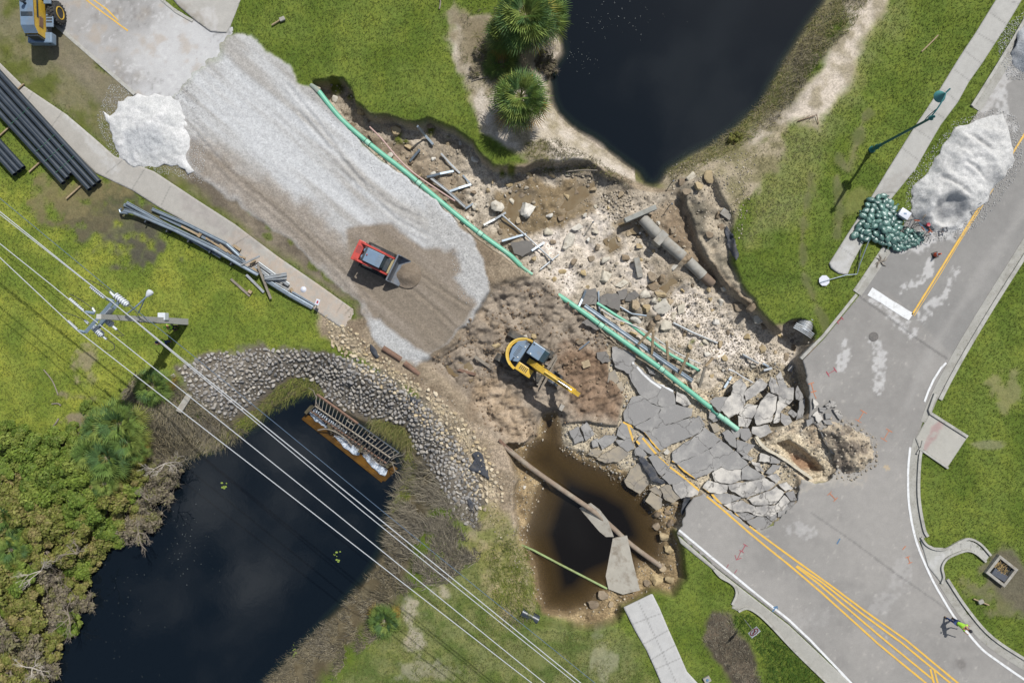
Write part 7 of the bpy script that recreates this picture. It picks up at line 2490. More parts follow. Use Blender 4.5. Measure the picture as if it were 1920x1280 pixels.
recloser((217, 554), (240, 572), ZB + .25)
recloser((176, 613), (192, 629), ZB + .2)
recloser((201, 601), (211, 610), ZB - .3, 3)
def insul(a, b, z, n=9):
 p, q = LW(*a, z), LW(*b, z)
 d = (q - p) / n
 mb = MB()
 for k in range(n):
  c = p + d * k
  mb.cyl(c, c + d * .5, .085, .085, 10)
  mb.cyl(c + d * .5, c + d, .035, .035, 8)
 mb.build('insulator', [ins_m], UP, True)
insul((170, 538), (196, 559), ZA)
insul((131, 560), (157, 583), ZA)
insul((128, 602), (145, 618), ZA)
for a, b in (((173, 577), (178, 585)), ((159, 600), (166, 607)), ((206, 547), (214, 555)), ((212, 612), (219, 618)), ((193, 630), (200, 636))):
 MB().cyl(LW(*a, ZB), LW(*b, ZB), .07, .07, 10).build('insulator', [ins_m], UP, True)
# jumper loops
for pts in ([(155, 524), (165, 525), (180, 531), (195, 539), (206, 548)], [(130, 551), (145, 558), (160, 568), (173, 578)], [(113, 585), (128, 588), (143, 593), (158, 600)],
   [(219, 618), (230, 627), (232, 629), (217, 628)], [(200, 636), (212, 644), (215, 652), (210, 657), (198, 657)], [(241, 574), (252, 582), (261, 594), (262, 600), (255, 602), (246, 599)]):
 MB().tube(smooth_path([tuple(LW(*p, ZB + .3)) for p in pts], 4), .022, 5).build('jumper_cable', [blackm], UP)
la = MB().tube([LW(237, 589, 7.3), LW(256, 574, 7.6), LW(276, 555, 7.7)], .05, 8).build('lamp_arm', [arm_m], UP)
MB().tube([LW(259, 587, 6.3), LW(266, 573, 7.0), LW(271, 560, 7.6)], .035, 8).build('lamp_brace', [arm_m], la)
lh = MB()
q0, q1 = LW(275, 556, 7.7), LW(283, 546, 7.7)
lh.tube([q0, q0 + (q1 - q0) * .3, q0 + (q1 - q0) * .7, q0 + (q1 - q0) * 1.0, q0 + (q1 - q0) * 1.15], [.07, .14, .2, .19, .08], 14)
lh.build('lamp_head', [ins_m], la, True)
MB().box((.02, .26, 3.2), (.5, .5, .55), 0, .04).build('meter_box', [ins_m], UP)
MB().tube([(.2, -.2, 2.2), (.22, -.23, 5), (.1, -.2, 7)], .02, 6).build('conduit', [steel_dark], UP)
# lines
wire_w = mat('bright_aluminium_wire', A(224, 226, 228), 0.35, 0.3, var=0.03)
wire_g = mat('grey_wire', A(104, 124, 146), 0.5, 0.2, var=0.05)
WG = 'power lines passing over the canal'
def line(px, z, r, m, lb):
 pts = []
 P = [(*Wp(p[0], p[1], z), z) for p in px]
 for a, b in zip(P[:-1], P[1:]):
  k = max(2, int(math.hypot(a[0] - b[0], a[1] - b[1]) / 3))
  for t_ in range(k):
   pts.append(tuple(a[i] + (b[i] - a[i]) * t_ / k for i in range(3)))
 pts.append(P[-1])
 tag(MB().tube(pts, r, 6).build('power_line', [m], None, True), lb, 'power line', WG)
line([(-250, 278), (0, 483), (147, 621), (585, 960), (960, 1251), (1180, 1421)], ZA + .12, .026, wire_w, 'lowest white power line in the photo, tied to the lower end of the crossarm')
line([(-250, 250), (0, 457), (100, 537), (185, 607), (627, 960), (960, 1230), (1180, 1408)], ZA + .14, .026, wire_w, 'second white power line from below, passing over the middle of the crossarm')
line([(-250, 203), (0, 402), (205, 562), (682, 960), (960, 1184), (1220, 1393)], ZA + .16, .024, wire_w, 'thinner of the two close power lines crossing just under the pole lamp')
line([(-250, 198), (0, 397), (210, 566), (696, 960), (960, 1175), (1220, 1386)], ZA + .18, .028, wire_w, 'brighter of the two close power lines, just above the thinner one')
line([(-250, 165), (0, 372), (215, 549), (360, 665), (720, 960), (960, 1154), (1220, 1364)], 7.0, .018, wire_g, 'thin blue-grey cable, topmost of the lines over the canal')
# ------------------------------------------------------------ teal street lamp
teal = mat('teal_enamel', A(40, 112, 116), 0.4, 0.1, var=0.12, scale=4)
slx, sly = Wp(1634, 281, 0)
SLM = thing('street_lamp', 'tall teal street lamp with scrolled arm and bell shade on the east lawn', 'street lamp', (slx, sly, 0))
MB().lathe([(.24, 0), (.24, .12), (.17, .2), (.15, .7), (.19, .78), (.15, .9), (.11, 1.2), (.13, 1.26), (.1, 1.32)], 20).build('base', [teal], SLM, True)
MB().cyl((0, 0, 1.2), (0, 0, 7.05), .095, .075, 16).build('post', [teal], SLM, True)
MB().lathe([(.1, 0), (.16, .06), (.1, .14), (.05, .3), (.09, .36), (.02, .46)], 16, (0, 0, 7.0)).build('finial', [teal], SLM, True)
hx, hy = Wp(1769, 177, 7.0)
hx, hy = hx - slx, hy - sly
L_ = math.hypot(hx, hy)
ux, uy = hx / L_, hy / L_
MB().tube(smooth_path([(0, 0, 6.75), (ux * .35, uy * .35, 7.1), (ux * .9, uy * .9, 7.3), (ux * 1.5, uy * 1.5, 7.3), (hx, hy, 7.15)], 5), .045, 8).build('arm', [teal], SLM, True)
MB().tube(smooth_path([(0, 0, 6.3), (ux * .25, uy * .25, 6.4), (ux * .5, uy * .5, 6.85), (ux * .6, uy * .6, 7.15)], 4), .03, 6).build('scroll', [teal], SLM, True)
for s_ in (-1, 1):
 MB().tube([(0, 0, 6.95), (-uy * .2 * s_, ux * .2 * s_, 6.98)], .03, 6).build('cross_pin', [teal], SLM)
shd = MB().lathe([(.05, 7.2), (.08, 7.08), (.14, 7.0), (.2, 6.85), (.34, 6.68), (.38, 6.6), (.36, 6.6), (.18, 6.8)], 24, (hx, hy, 0)).build('lamp_shade', [mat('pale_teal_enamel', A(84, 150, 152), 0.35, var=0.08)], SLM, True)
MB().lathe([(.12, 6.4), (.2, 6.5), (.2, 6.62), (.1, 6.7)], 18, (hx, hy, 0)).build('globe', [ins_m], shd, True)
MB().tube([(hx, hy, 7.15), (hx + ux * .3 + .12, hy + uy * .3, 7.25)], .05, 6).build('photocell', [teal], SLM)

# ------------------------------------------------------------ signs
signw = mat('sign_white', A(222, 224, 232), 0.45, var=0.03)
signk = mat('sign_black', A(38, 34, 40), 0.5, var=0.05)
signr = mat('sign_red', A(176, 52, 66), 0.5, var=0.05)
def ring(mb, r, w, y, m=0, n=40):
 vs = [(r * math.cos(2 * math.pi * i / n), y, r * math.sin(2 * math.pi * i / n)) for i in range(n)]
 vs += [((r - w) * math.cos(2 * math.pi * i / n), y, (r - w) * math.sin(2 * math.pi * i / n)) for i in range(n)]
 return mb.add(vs, [(i, (i + 1) % n, n + (i + 1) % n, n + i) for i in range(n)], m)
bx, by = Wp(1395, 1160, 0)
sx, sy = Wp(1414.5, 1185, 2.1)
NT = thing('road_sign', 'square white no-turn sign with red ring on a thin leaning post', 'road sign', (bx, by, 0))
MB().tube([(0, 0, 0), (sx - bx, sy - by, 2.5)], .028, 8).build('post', [steel_pale], NT)
ang = math.atan2(-.63, -.78)
pl = MB().box((0, 0, 0), (.78, .02, .78), 0, 0).build('sign_plate', [signw], NT)
# face looks north-west, back towards the middle of the scene
pl.location = (sx - bx - .02, sy - by + .03, 2.12)
pl.rotation_euler = (0, 0, math.atan2(.63, .78) )
# plate's +y side faces the normal (-.63, .78)
mb = MB()
ring(mb, .34, .035, .014)
mb.build('ring_outline', [signk], pl)
mb = MB()
ring(mb, .325, .06, .017)
o = mb.build('prohibition_ring', [signr], pl)
def face_poly(pts, y, m, name):
 mb = MB()
 mb.prism(pts, 0, .003, axis='y')
 o = mb.build(name, [m], pl)
 o.location = (0, y, 0)
 return o
face_poly([(.12, -.2), (.05, -.2), (.05, .02), (-.06, .02), (-.06, -.05), (-.2, .06), (-.06, .17), (-.06, .1), (.12, .1)], .014, signk, 'turn_arrow')
face_poly([(-.24, .20), (-.20, .24), (.24, -.20), (.20, -.24)], .019, signr, 'slash')
SS_ = thing('stop_sign', 'toppled octagonal sign lying white side up on the east lawn, post bent', 'road sign', (*Wp(1545, 526, .1), .14))
oc = [(.40 * math.cos(math.radians(22.5 + 45 * i)), .40 * math.sin(math.radians(22.5 + 45 * i))) for i in range(8)]
MB().prism(oc, -.01, .008).build('sign_plate', [signw], SS_)
q = lambda px, py, z: (Wp(px, py, z)[0] - SS_.location[0], Wp(px, py, z)[1] - SS_.location[1], z - .14)
MB().tube([q(1536, 530, .22), q(1556, 524, .22), q(1585, 516, .25), q(1607, 514, .25)], .035, 8).build('post', [steel], SS_)
MB().tube([q(1607, 514, .25), q(1612, 496, .35), q(1629, 452, .45)], .035, 8).build('post_stub', [steel], SS_)
tag(MB().tube([(*Wp(1609, 506, .1), .1), (*Wp(1614, 466, .12), .12)], .03, 6).build('post', [steel_dark]), 'thin dark post lying beside the bent sign post', 'post')
sg = thing('route_marker', 'small leaning white marker sign at the lower end of the guardrail heap', 'sign', (*Wp(594, 582, 0), 0))
MB().tube([(0, 0, 0), (.25, .45, .9)], .03, 6).build('post', [steel], sg)
p_ = MB().box((.33, .55, 1.0), (.28, .42, .02), -.35, .01).build('sign_plate', [signw], sg)
MB().box((.33, .55, 1.013), (.12, .2, .004), -.35).build('sign_symbol', [signr], p_)

# ------------------------------------------------------------ sandbags
bag_m, nt, b = new_mat('sandbag_plastic')
g = nt.nodes.new('ShaderNodeObjectInfo')
cr = nt.nodes.new('ShaderNodeValToRGB')
cr.color_ramp.elements[0].color = (*A(62, 96, 88), 1)
cr.color_ramp.elements[1].color = (*A(104, 142, 130), 1)
nt.links.new(g.outputs['Random'], cr.inputs[0])
nt.links.new(scale_c(nt, cr.outputs[0], mr(nt, nz(nt, 9, 4, .6), .3, .7, .8, 1.2)), b.inputs['Base Color'])
b.inputs['Roughness'].default_value = .33
b.inputs['Specular IOR Level'].default_value = .7
bump(nt, b, nz(nt, 7, 4, .6), .6, .05)
def bag_mesh(seed):
 rr = random.Random(seed)
 bm = bmesh.new()
 bmesh.ops.create_uvsphere(bm, u_segments=16, v_segments=10, radius=1)
 o_ = rr.uniform(0, 9)
 for v in bm.verts:
  x, y, z = v.co
  k = 1 + .09 * math.sin(3 * x + o_) * math.cos(4 * y + o_) + .05 * math.sin(9 * y + 5 * x + o_)
  sq = (abs(x) ** .8 * (1 if x > 0 else -1))
  v.co = Vector((sq * .30 * k, y * .21 * k, (z * .13 if z > 0 else z * .10) * k))
  if x > .8:      # gathered neck
   v.co.y *= .45
   v.co.z *= .5
   v.co.x += .03
 bm.verts.index_update()
 V = [v.co.copy() for v in bm.verts]
 F = [[v.index for v in f.verts] for f in bm.faces]
 bm.free()
 mb = MB().add(V, F)
 # tied-off tail
 n = 8
 prof = [(.03, .28), (.022, .33), (.06, .40), (.075, .44)]
 vs = []
 for r_, x_ in prof:
  for i in range(n):
   a = 2 * math.pi * i / n
   rr_ = r_ * (1 + .35 * math.sin(3 * a + seed))
   vs.append((x_, math.cos(a) * rr_, math.sin(a) * rr_ * .7))
 mb.add(vs, [(k * n + i, k * n + (i + 1) % n, (k + 1) * n + (i + 1) % n, (k + 1) * n + i) for k in range(3) for i in range(n)])
 o = mb.build('sandbag', [bag_m], None, True)
 me = o.data
 bpy.data.objects.remove(o)
 return me
bags = [bag_mesh(i) for i in range(6)]
BAGP = WP([(1628, 373), (1645, 364), (1662, 370), (1670, 388), (1680, 398), (1684, 420), (1687, 440), (1695, 455), (1690, 468), (1668, 466), (1648, 458), (1622, 450), (1600, 444), (1599, 434), (1608, 420), (1618, 396)])
BAGS2 = WP([(1672, 455), (1690, 446), (1697, 432), (1710, 430), (1730, 438), (1728, 450), (1708, 464), (1690, 470), (1672, 472)])
lab1 = 'green sandbag'
lab2 = 'small dark green sandbag'
def lay_bags(poly, n, k, top, seed, lab, grp, scl=1.0):
 rr = random.Random(seed)
 base = []
 for lay, (cnt, shrink, z) in enumerate(((n, .05, .13), (int(n * .75), .45, .30), (int(n * .45), .9, .46))):
  if lay > top:
   break
  g_ = Grid(1.0)
  xs_, ys_ = [p[0] for p in poly], [p[1] for p in poly]
  done = 0
  for t_ in range(6000):
   if done >= cnt:
    break
   x, y = rr.uniform(min(xs_), max(xs_)), rr.uniform(min(ys_), max(ys_))
   s_ = float(sdf(np.array([x]), np.array([y]), poly)[0])
   if s_ < shrink or not g_.ok(x, y, .2 * scl, k):
    continue
   g_.add(x, y, .2 * scl)
   o = bpy.data.objects.new('sandbag', bags[rr.randrange(6)])
   COL.objects.link(o)
   o.location = (x, y, z * scl + rr.uniform(-.02, .05) + .06)
   o.rotation_euler = (rr.uniform(-.35, .35), rr.uniform(-.3, .3), rr.gauss(-.6, 1.0) if scl == 1 else rr.uniform(0, 6.28))
   q_ = rr.uniform(.88, 1.12) * scl
   o.scale = (q_, q_ * rr.uniform(.9, 1.15), q_ * rr.uniform(1.0, 1.35))
   mk = [('the white box', 1690, 402), ('the top tip of the pile', 1640, 368), ('the lower left tip', 1603, 440), ('the bent sign post', 1640, 455), ('the filling frame', 1722, 432), ('the lower kerb end', 1680, 472), ('the middle of the pile', 1645, 412)]
   tag(o, unique(lab + ', ' + where(960 + x * S, 640 - y * S, (), mk), ('plump', 'slumped', 'tilted', 'creased')), 'sandbag', grp)
   done += 1
lay_bags(BAGP, 95, .78, 2, 3, lab1, 'green sandbags on the pavement')
lay_bags(BAGS2, 34, .70, 1, 4, lab2, 'small green sandbags at the frame', .72)
for px, py, a, lb in ((1675, 392, .8, 'single green sandbag set apart beside the white box'), (1601, 441, 1.0, 'green sandbag at the lower left tip of the pile'), (1662, 456, .1, 'pale green sandbag lying flat on the grass below the pile'),
                      (1650, 449, 1.3, 'green sandbag standing at the lower edge of the pile')):
 o = bpy.data.objects.new('sandbag', bags[int(px) % 6])
 COL.objects.link(o)
 o.location = (*Wp(px, py, .15), .2)
 o.rotation_euler = (0, 0, a)
 o.scale = (1.1, 1.05, 1.2)
 tag(o, lb, 'sandbag', 'green sandbags on the pavement')
# white water tote
x, y = Wp(1693, 402, .3)
t = thing('cool_box', 'white plastic box with rounded corners on grass beside the sandbags', 'box', (x, y, .05), math.radians(-33))
MB().box((0, 0, .25), (.74, .56, .44), 0, .07).build('body', [signw], t, True)
MB().box((0, 0, .49), (.78, .6, .09), 0, .04).build('lid', [signw], t, True)
MB().box((0, 0, .54), (.2, .12, .01), .5).build('sticker', [slate], t)
# sandbag-filling frame
rustr = mat('orange_red_steel', A(176, 92, 62), 0.6, 0.1, var=0.2, scale=5, dirt=A(120, 86, 70))
t = thing('filling_frame', 'metal bag-filling frame with red and blue parts at the foot of the white heap', 'frame', (*Wp(1724, 428, 0), 0))
f0 = Vector(t.location)
fq = lambda px, py, z: Vector((*Wp(px, py, z), z)) - f0
for a, b in (((1709, 412), (1729, 410)), ((1729, 410), (1752, 430)), ((1723, 418), (1746, 440)), ((1709, 412), (1704, 424))):
 MB().tube([fq(*a, .8), fq(*b, .8)], .03, 6).build('top_bar', [blue if a[0] == 1723 else steel_dark], t)
for a in ((1709, 412), (1729, 410), (1752, 430), (1746, 440), (1723, 418), (1704, 424)):
 p = fq(*a, .8)
 MB().tube([p, Vector((p.x, p.y, .02))], .025, 6).build('leg', [steel_dark], t)
for i in range(5):
 a, b = (1730 + i * 4, 436 + i * 3), (1722 + i * 5, 448 + i * 2.2)
 MB().tube([fq(*a, .5), fq(*b, .15)], .02, 5).build('chute_bar', [steel_dark], t)
for i in range(4):
 a, b = (1712 + i * 3.2, 428 - i * 1.5), (1718 + i * 4.2, 418 + i * 1)
 MB().tube([fq(*a, .45), fq(*b, .75)], .02, 5).build('chute_bar', [steel_dark], t)
mb = MB().lathe([(.1, 0), (.14, .2), (.13, .22), (.05, .2)], 18, fq(1738, 422, .8))
mb.build('red_funnel', [signr], t, True)
for a, b in (((1728, 425), (1733, 432)), ((1742, 428), (1748, 436)), ((1714, 413), (1724, 414)), ((1740, 436), (1745, 433))):
 MB().tube([fq(*a, .84), fq(*b, .84)], .05, 6).build('funnel_arm', [rustr], t)
t = thing('shovel', 'shovel lying on the white heap beside the filling frame', 'shovel', (*Wp(1745, 385, .5), .5))
MB().tube([(0.0, -.0, .2), (-.55, -1.0, -.1)], .02, 6).build('handle', [timber], t)
MB().box((.1, .18, .25), (.22, .3, .02), -.5, .01).build('blade', [steel_dark], t)
t = thing('bag_stand', 'small square dark stand on the foot of the white heap', 'stand', (*Wp(1770, 431, .2), .15))
for i, (u, v) in enumerate(((-1, 0), (1, 0), (0, -1), (0, 1))):
 MB().box((u * .13, v * .13, .2), (.05 if u else .3, .05 if v else .3, .06), .3).build('rim_bar', [steel_dark], t)
for u, v in ((-.13, -.13), (.13, -.13), (.13, .13), (-.13, .13)):
 MB().cyl((u, v, 0), (u, v, .2), .02, .02, 6).build('leg', [rustr], t)
for px, py, px2, py2, lb in ((1815, 398, 1837, 393, 'thin rusty rod on the right foot of the white heap'), (1815, 396, 1840, 380, 'second rusty rod fanning up from the heap foot')):
 a = (*Wp(px, py, .6), .3)
 tag(MB().tube([a, (*Wp(px2, py2, .5), .5)], .025, 5).build('rod', [steel_dark]), lb, 'rod')
# traffic cone
CN = thing('traffic_cone', 'orange traffic cone standing on the dusty road below the white heap', 'traffic cone', (*Wp(1753, 478, 0), 0.015))
orng = mat('cone_orange', A(226, 92, 52), 0.5, var=0.08, scale=6)
MB().box((0, 0, .025), (.42, .42, .05), .3, .015).build('foot', [blackm], CN)
cn = MB().lathe([(.15, .05), (.13, .15), (.04, .72), (.025, .72)], 20).build('body', [orng], CN, True)
MB().lathe([(.104, .34), (.086, .46), (.083, .46), (.1, .34)], 20).build('band', [signw], cn, True)

# ------------------------------------------------------------ people
skin_m = mat('skin', A(176, 128, 100), 0.6, var=0.06, scale=8)
vis_m = mat('high_visibility_green', A(176, 232, 70), 0.6, var=0.12, scale=6, dirt=A(120, 170, 50), dirt_amt=0.1)
jean_m = mat('blue_denim', A(44, 66, 112), 0.8, var=0.2, scale=8)
blk_m = mat('black_cloth', A(40, 40, 46), 0.8, var=0.2, scale=8)
boot_m = mat('work_boot', A(110, 84, 60), 0.7, var=0.2, scale=8)
navy_m = mat('navy_cap', A(34, 44, 84), 0.6, var=0.1, scale=8)

def skin_obj(name, verts, edges, radii, m, parent, root=0, sub=1):
 me = bpy.data.meshes.new(name)
 bm = bmesh.new()
 lay = bm.verts.layers.skin.verify()
 vs = [bm.verts.new(v) for v in verts]
 for i, v in enumerate(vs):
  r_ = radii[i] if isinstance(radii[i], tuple) else (radii[i], radii[i])
  v[lay].radius = r_
  v[lay].use_root = (i == root)
 for a, b in edges:
  bm.edges.new((vs[a], vs[b]))
 bm.to_mesh(me)
 bm.free()
 me.materials.append(m)
 o = bpy.data.objects.new(name, me)
 COL.objects.link(o)
 o.parent = parent
 sk = o.modifiers.new('skin', 'SKIN')
 sk.use_smooth_shade = True
 su = o.modifiers.new('sub', 'SUBSURF')
 su.levels = sub
 su.render_levels = sub
 return o

def person(label, px, py, yaw, lean=0.0, stride=0.25, arms=((.15, -.1), (.15, .1)), shirt=vis_m, pants=jean_m, head=blk_m, reach=0.0):
 x, y, z = Wg(px, py)
 T = thing('person', label, 'person', (x, y, max(z, 0.0) + 0.01), yaw)
 hip = Vector((0, 0, .93))
 ch = Vector((lean * .45, 0, 1.36))
 nk = ch + Vector((lean * .12, 0, .12))
 hd = nk + Vector((lean * .12 + .02, 0, .16))
 J = {'hip': hip, 'waist': (hip + ch) / 2, 'chest': ch, 'neck': nk, 'head': hd, 'crown': hd + Vector((.0, 0, .10))}
 for s_, n_ in ((1, 'l'), (-1, 'r')):
  f = stride * s_
  J['hipj' + n_] = hip + Vector((0, .09 * s_, -.05))
  J['knee' + n_] = Vector((f * .55 + .04, .10 * s_, .50))
  J['ank' + n_] = Vector((f, .11 * s_, .09))
  J['toe' + n_] = Vector((f + .17, .12 * s_, .04))
  J['sho' + n_] = ch + Vector((0, .19 * s_, .03))
  a = arms[0] if s_ > 0 else arms[1]
  J['elb' + n_] = J['sho' + n_] + Vector((a[0] * .9, .08 * s_, -.27))
  J['wri' + n_] = J['elb' + n_] + Vector((a[0] + .14 + reach, a[1] - .02 * s_, -.18 if a[0] > .1 else -.24))
  J['palm' + n_] = J['wri' + n_] + (J['wri' + n_] - J['elb' + n_]).normalized() * .07
 names = ['hip', 'waist', 'chest', 'neck', 'head', 'crown']
 rad = [.14, .12, .145, .058, .095, .07]
 edges = [('hip', 'waist'), ('waist', 'chest'), ('chest', 'neck'), ('neck', 'head'), ('head', 'crown')]
 for n_ in 'lr':
  names += [k + n_ for k in ('hipj', 'knee', 'ank', 'toe', 'sho', 'elb', 'wri', 'palm')]
  rad += [.088, .058, .042, .038, .058, .042, .028, .032]
  edges += [('hip', 'hipj' + n_), ('hipj' + n_, 'knee' + n_), ('knee' + n_, 'ank' + n_), ('ank' + n_, 'toe' + n_), ('chest', 'sho' + n_), ('sho' + n_, 'elb' + n_), ('elb' + n_, 'wri' + n_), ('wri' + n_, 'palm' + n_)]
 V = [tuple(J[k]) for k in names]
 # five fingers rooted in each palm
 for n_, s_ in (('l', 1), ('r', -1)):
  p = J['palm' + n_]
  d = (J['palm' + n_] - J['wri' + n_]).normalized()
  side = d.cross(Vector((0, 0, 1))).normalized()
  pi_ = names.index('palm' + n_)
  for k, (off, ln) in enumerate(((-.028, .075), (-.010, .085), (.009, .08), (.027, .062), (-.05, .045))):
   a_ = p + side * off * 1.0 + d * (.02 if k < 4 else -.02)
   b_ = a_ + d * ln * .6 + side * (off * .2 if k < 4 else -.02) + Vector((0, 0, -.01))
   c_ = b_ + d * ln * .35 + Vector((0, 0, -.025))
   i0 = len(V)
   V += [tuple(a_), tuple(b_), tuple(c_)]
   names += ['f', 'f', 'f']
   rad += [.010, .009, .007]
   edges += [(pi_, i0), (i0, i0 + 1), (i0 + 1, i0 + 2)]
 E = [((names.index(a) if isinstance(a, str) else a), (names.index(b) if isinstance(b, str) else b)) for a, b in edges]
 skin_obj('body', V, E, rad, skin_m, T)
 def sub(name, ks, es, rr_, m):
  return skin_obj(name, [tuple(J[k]) for k in ks], [(ks.index(a), ks.index(b)) for a, b in es], rr_, m, T)
 ks = ['waist', 'hip', 'chest', 'shol', 'shor']
 J['slvl'] = J['shol'].lerp(J['elbl'], .75)
 J['slvr'] = J['shor'].lerp(J['elbr'], .75)
 ks = ['waist', 'hip', 'chest', 'shol', 'slvl', 'shor', 'slvr']
 sub('shirt', ks, [('waist', 'hip'), ('waist', 'chest'), ('chest', 'shol'), ('shol', 'slvl'), ('chest', 'shor'), ('shor', 'slvr')], [.155, .165, .175, .08, .07, .08, .07], shirt)
 J['cufl'] = J['kneel'].lerp(J['ankl'], .92)
 J['cufr'] = J['kneer'].lerp(J['ankr'], .92)
 sub('trousers', ['hip', 'hipjl', 'kneel', 'cufl', 'hipjr', 'kneer', 'cufr'], [('hip', 'hipjl'), ('hipjl', 'kneel'), ('kneel', 'cufl'), ('hip', 'hipjr'), ('hipjr', 'kneer'), ('kneer', 'cufr')],
  [.150, .105, .078, .066, .105, .078, .066], pants)
 for n_ in 'lr':
  mb = MB().box((J['ank' + n_] + J['toe' + n_]) / 2 + Vector((.0, 0, -.01)), (.29, .105, .10), 0, .03)
  mb.build('boot', [boot_m], T, True)
 hp = MB().lathe([(.112, .0), (.118, .04), (.10, .09), (.06, .125), (.01, .14)], 18, J['head'] + Vector((0, 0, .03)))
 hp.prism([(.09, -.07), (.19, -.055), (.205, 0), (.19, .055), (.09, .07)], J['head'].z + .035, J['head'].z + .05)
 hp.v = [v for v in hp.v]
 hh_ = hp.build('cap', [head], T, True)
 mb = MB()
 for s_ in (-1, 1):
  mb.lathe([(.004, -.01), (.012, 0), (.004, .01)], 8, J['head'] + Vector((.093, .032 * s_, .012)))
 mb.build('eyes', [blk_m], T)
 MB().box(J['head'] + Vector((.10, 0, -.02)), (.03, .022, .04), 0, .008).build('nose', [skin_m], T, True)
 MB().box(J['head'] + Vector((.093, 0, -.055)), (.012, .045, .01), 0, .003).build('mouth', [mat('lips', A(150, 96, 84), .6)], T)
 return T
person('person in bright green shirt, blue jeans and dark cap striding along the white edge line', 1776, 1155, math.radians(-32), .75, .26, ((.2, .0), (.3, -.05)), vis_m, jean_m, blk_m)
person('person in green top and black trousers standing right by the foot of the utility pole', 333, 614, math.radians(200), .05, .08, ((.05, 0), (.1, 0)), vis_m, blk_m, vis_m)
person('person in green top and navy cap standing below the utility pole, in its shadow', 318, 642, math.radians(160), .05, .1, ((.15, 0), (.05, 0)), vis_m, jean_m, navy_m)

# ------------------------------------------------------------ drain inlet and other small things
ix, iy = Wp(1874, 1068, 0)
t = thing('drain_inlet', 'open square concrete drain inlet with debris on its grate at the end of the flume', 'drain', (ix, iy, .02), math.radians(-38))
for u, v, a, b_ in ((0, .72, 1.7, .2), (0, -.72, 1.7, .2), (-.75, 0, .2, 1.24), (.75, 0, .2, 1.24)):
 MB().box((u, v, .1), (a, b_, .34), 0, .02).build('wall', [conc], t)
mb = MB()
for k in range(9):
 mb.box((-.6 + .15 * k, 0, .1), (.03, 1.22, .05))
mb.build('grate', [steel_dark], t)
MB().box((.1, -.3, .17), (1.1, .5, .02), .1, .0).build('silt_cloth', [mat('dark_cloth', A(84, 88, 96), .8, var=.2, scale=5)], t)
mb = MB()
rr = random.Random(9)
for k in range(70):
 a = rr.uniform(0, 6.28)
 u, v = rr.uniform(-.6, .4), rr.uniform(-.1, .55)
 mb.tube([(u, v, .17), (u + .16 * math.cos(a), v + .16 * math.sin(a), .19)], .016, 3)
mb.build('leaf_litter', [mat('leaf_litter', A(176, 148, 96), .9, var=.5, scale=14)], t)['kind'] = 'stuff'
def litter(px, py, rx, ry, lb, cat, m, seed=1, n=5, L=.5):
 rr = random.Random(seed)
 x, y, z = Wg(px, py)
 mb = MB()
 for k in range(n):
  a = rr.uniform(0, 6.28)
  mb.tube([(x, y, z + .08), (x + L * .5 * math.cos(a), y + L * .5 * math.sin(a), z + .12), (x + L * math.cos(a + .3), y + L * math.sin(a + .3), z + .06)], [.05, .035, .015], 5)
 return tag(mb.build('driftwood', [m]), lb, cat)
t = thing('felled_marker', 'yellow-ended timber marker uprooted on the upper lawn', 'marker', (*Wp(524, 40, .1), .06))
MB().cyl((-.55, -.3, .06), (.05, .05, .1), .06, .06, 8).build('post', [timber], t)
MB().box((.22, .12, .1), (.4, .3, .18), .4, .06).build('footing', [conc], t)
t = thing('felled_marker', 'uprooted timber marker with clod on the lawn right of the flume', 'marker', (*Wp(1838, 1127, .1), .06))
MB().cyl((-.5, .2, .06), (.6, -.25, .08), .05, .05, 8).build('post', [timber], t)
MB().box((.0, 0, .1), (.4, .3, .18), .4, .06).build('footing', [conc], t)
for i, (px, py, px2, py2, r_, lb) in enumerate(((83, 693, 110, 740, .04, 'long thin dead stick on the left lawn'), (98, 757, 115, 760, .05, 'short pale stick on the left lawn'), (96, 805, 111, 784, .06, 'dark curved stick near the shrubs'),
         (1727, 98, 1758, 67, .05, 'pale fallen frond on the east lawn'), (884, 153, 918, 146, .04, 'bare stick beside the palms'), (822, -5, 824, 18, .05, 'pale stick at the top of the upper lawn'),
         (1043, 385 - 60, 1120, 320, .05, 'dark branch on the bank below the upper pond'))):
 a, b_ = Vector(Wg(px, py, .06)), Vector(Wg(px2, py2, .06))
 m_ = (a + b_) / 2 + Vector((.12, .1, .02))
 tag(MB().tube(smooth_path([tuple(a), tuple(m_), tuple(b_)], 4), r_, 6).build('fallen_stick', [timber_grey if i != 3 else timber]), lb, 'stick')
t = thing('bent_frame', 'bent dark steel frame lying on the sandy bank of the upper pond', 'frame', (*Wp(1515, 225, .1), .1))
MB().tube([(-.75, -.1, 0), (.6, .35, .05)], .03, 5).build('rail', [rust], t)
MB().tube([(.6, .35, .05), (.75, -.3, 0)], .03, 5).build('crossbar', [rust], t)
tag(MB().box((*Wp(408, 720, -.2), -.15), (.38, .3, .06), .5, .01).build('panel', [mat('pale_blue_panel', A(166, 196, 212), .4)]), 'small pale blue panel lying on the riprap under the wires', 'panel')
tag(MB().lathe([(.2, 0), (.25, .12), (.15, .25), (.02, .28)], 14, Wg(570, 543, .0)).build('bucket_lid', [signw], None, True), 'small white dome on the pavement by the guardrail heap', 'cap')
litter(1650, 490, 10, 20, 'heap of bare roots caught on the broken kerb below the sandbags', 'driftwood', timber_grey, 3, 9, .55)
litter(1900, 540 - 400, 10, 20, 'twiggy litter by the grey gravel heap', 'driftwood', timber_grey, 4, 3, .2)
sv = thing('survey_post', 'small white survey post with a blue top at the bottom pavement', 'post', (*Wp(1325, 1272, 0), 0))
MB().box((0, 0, .1), (.5, .42, .16), .5, .03).build('pad', [conc], sv)
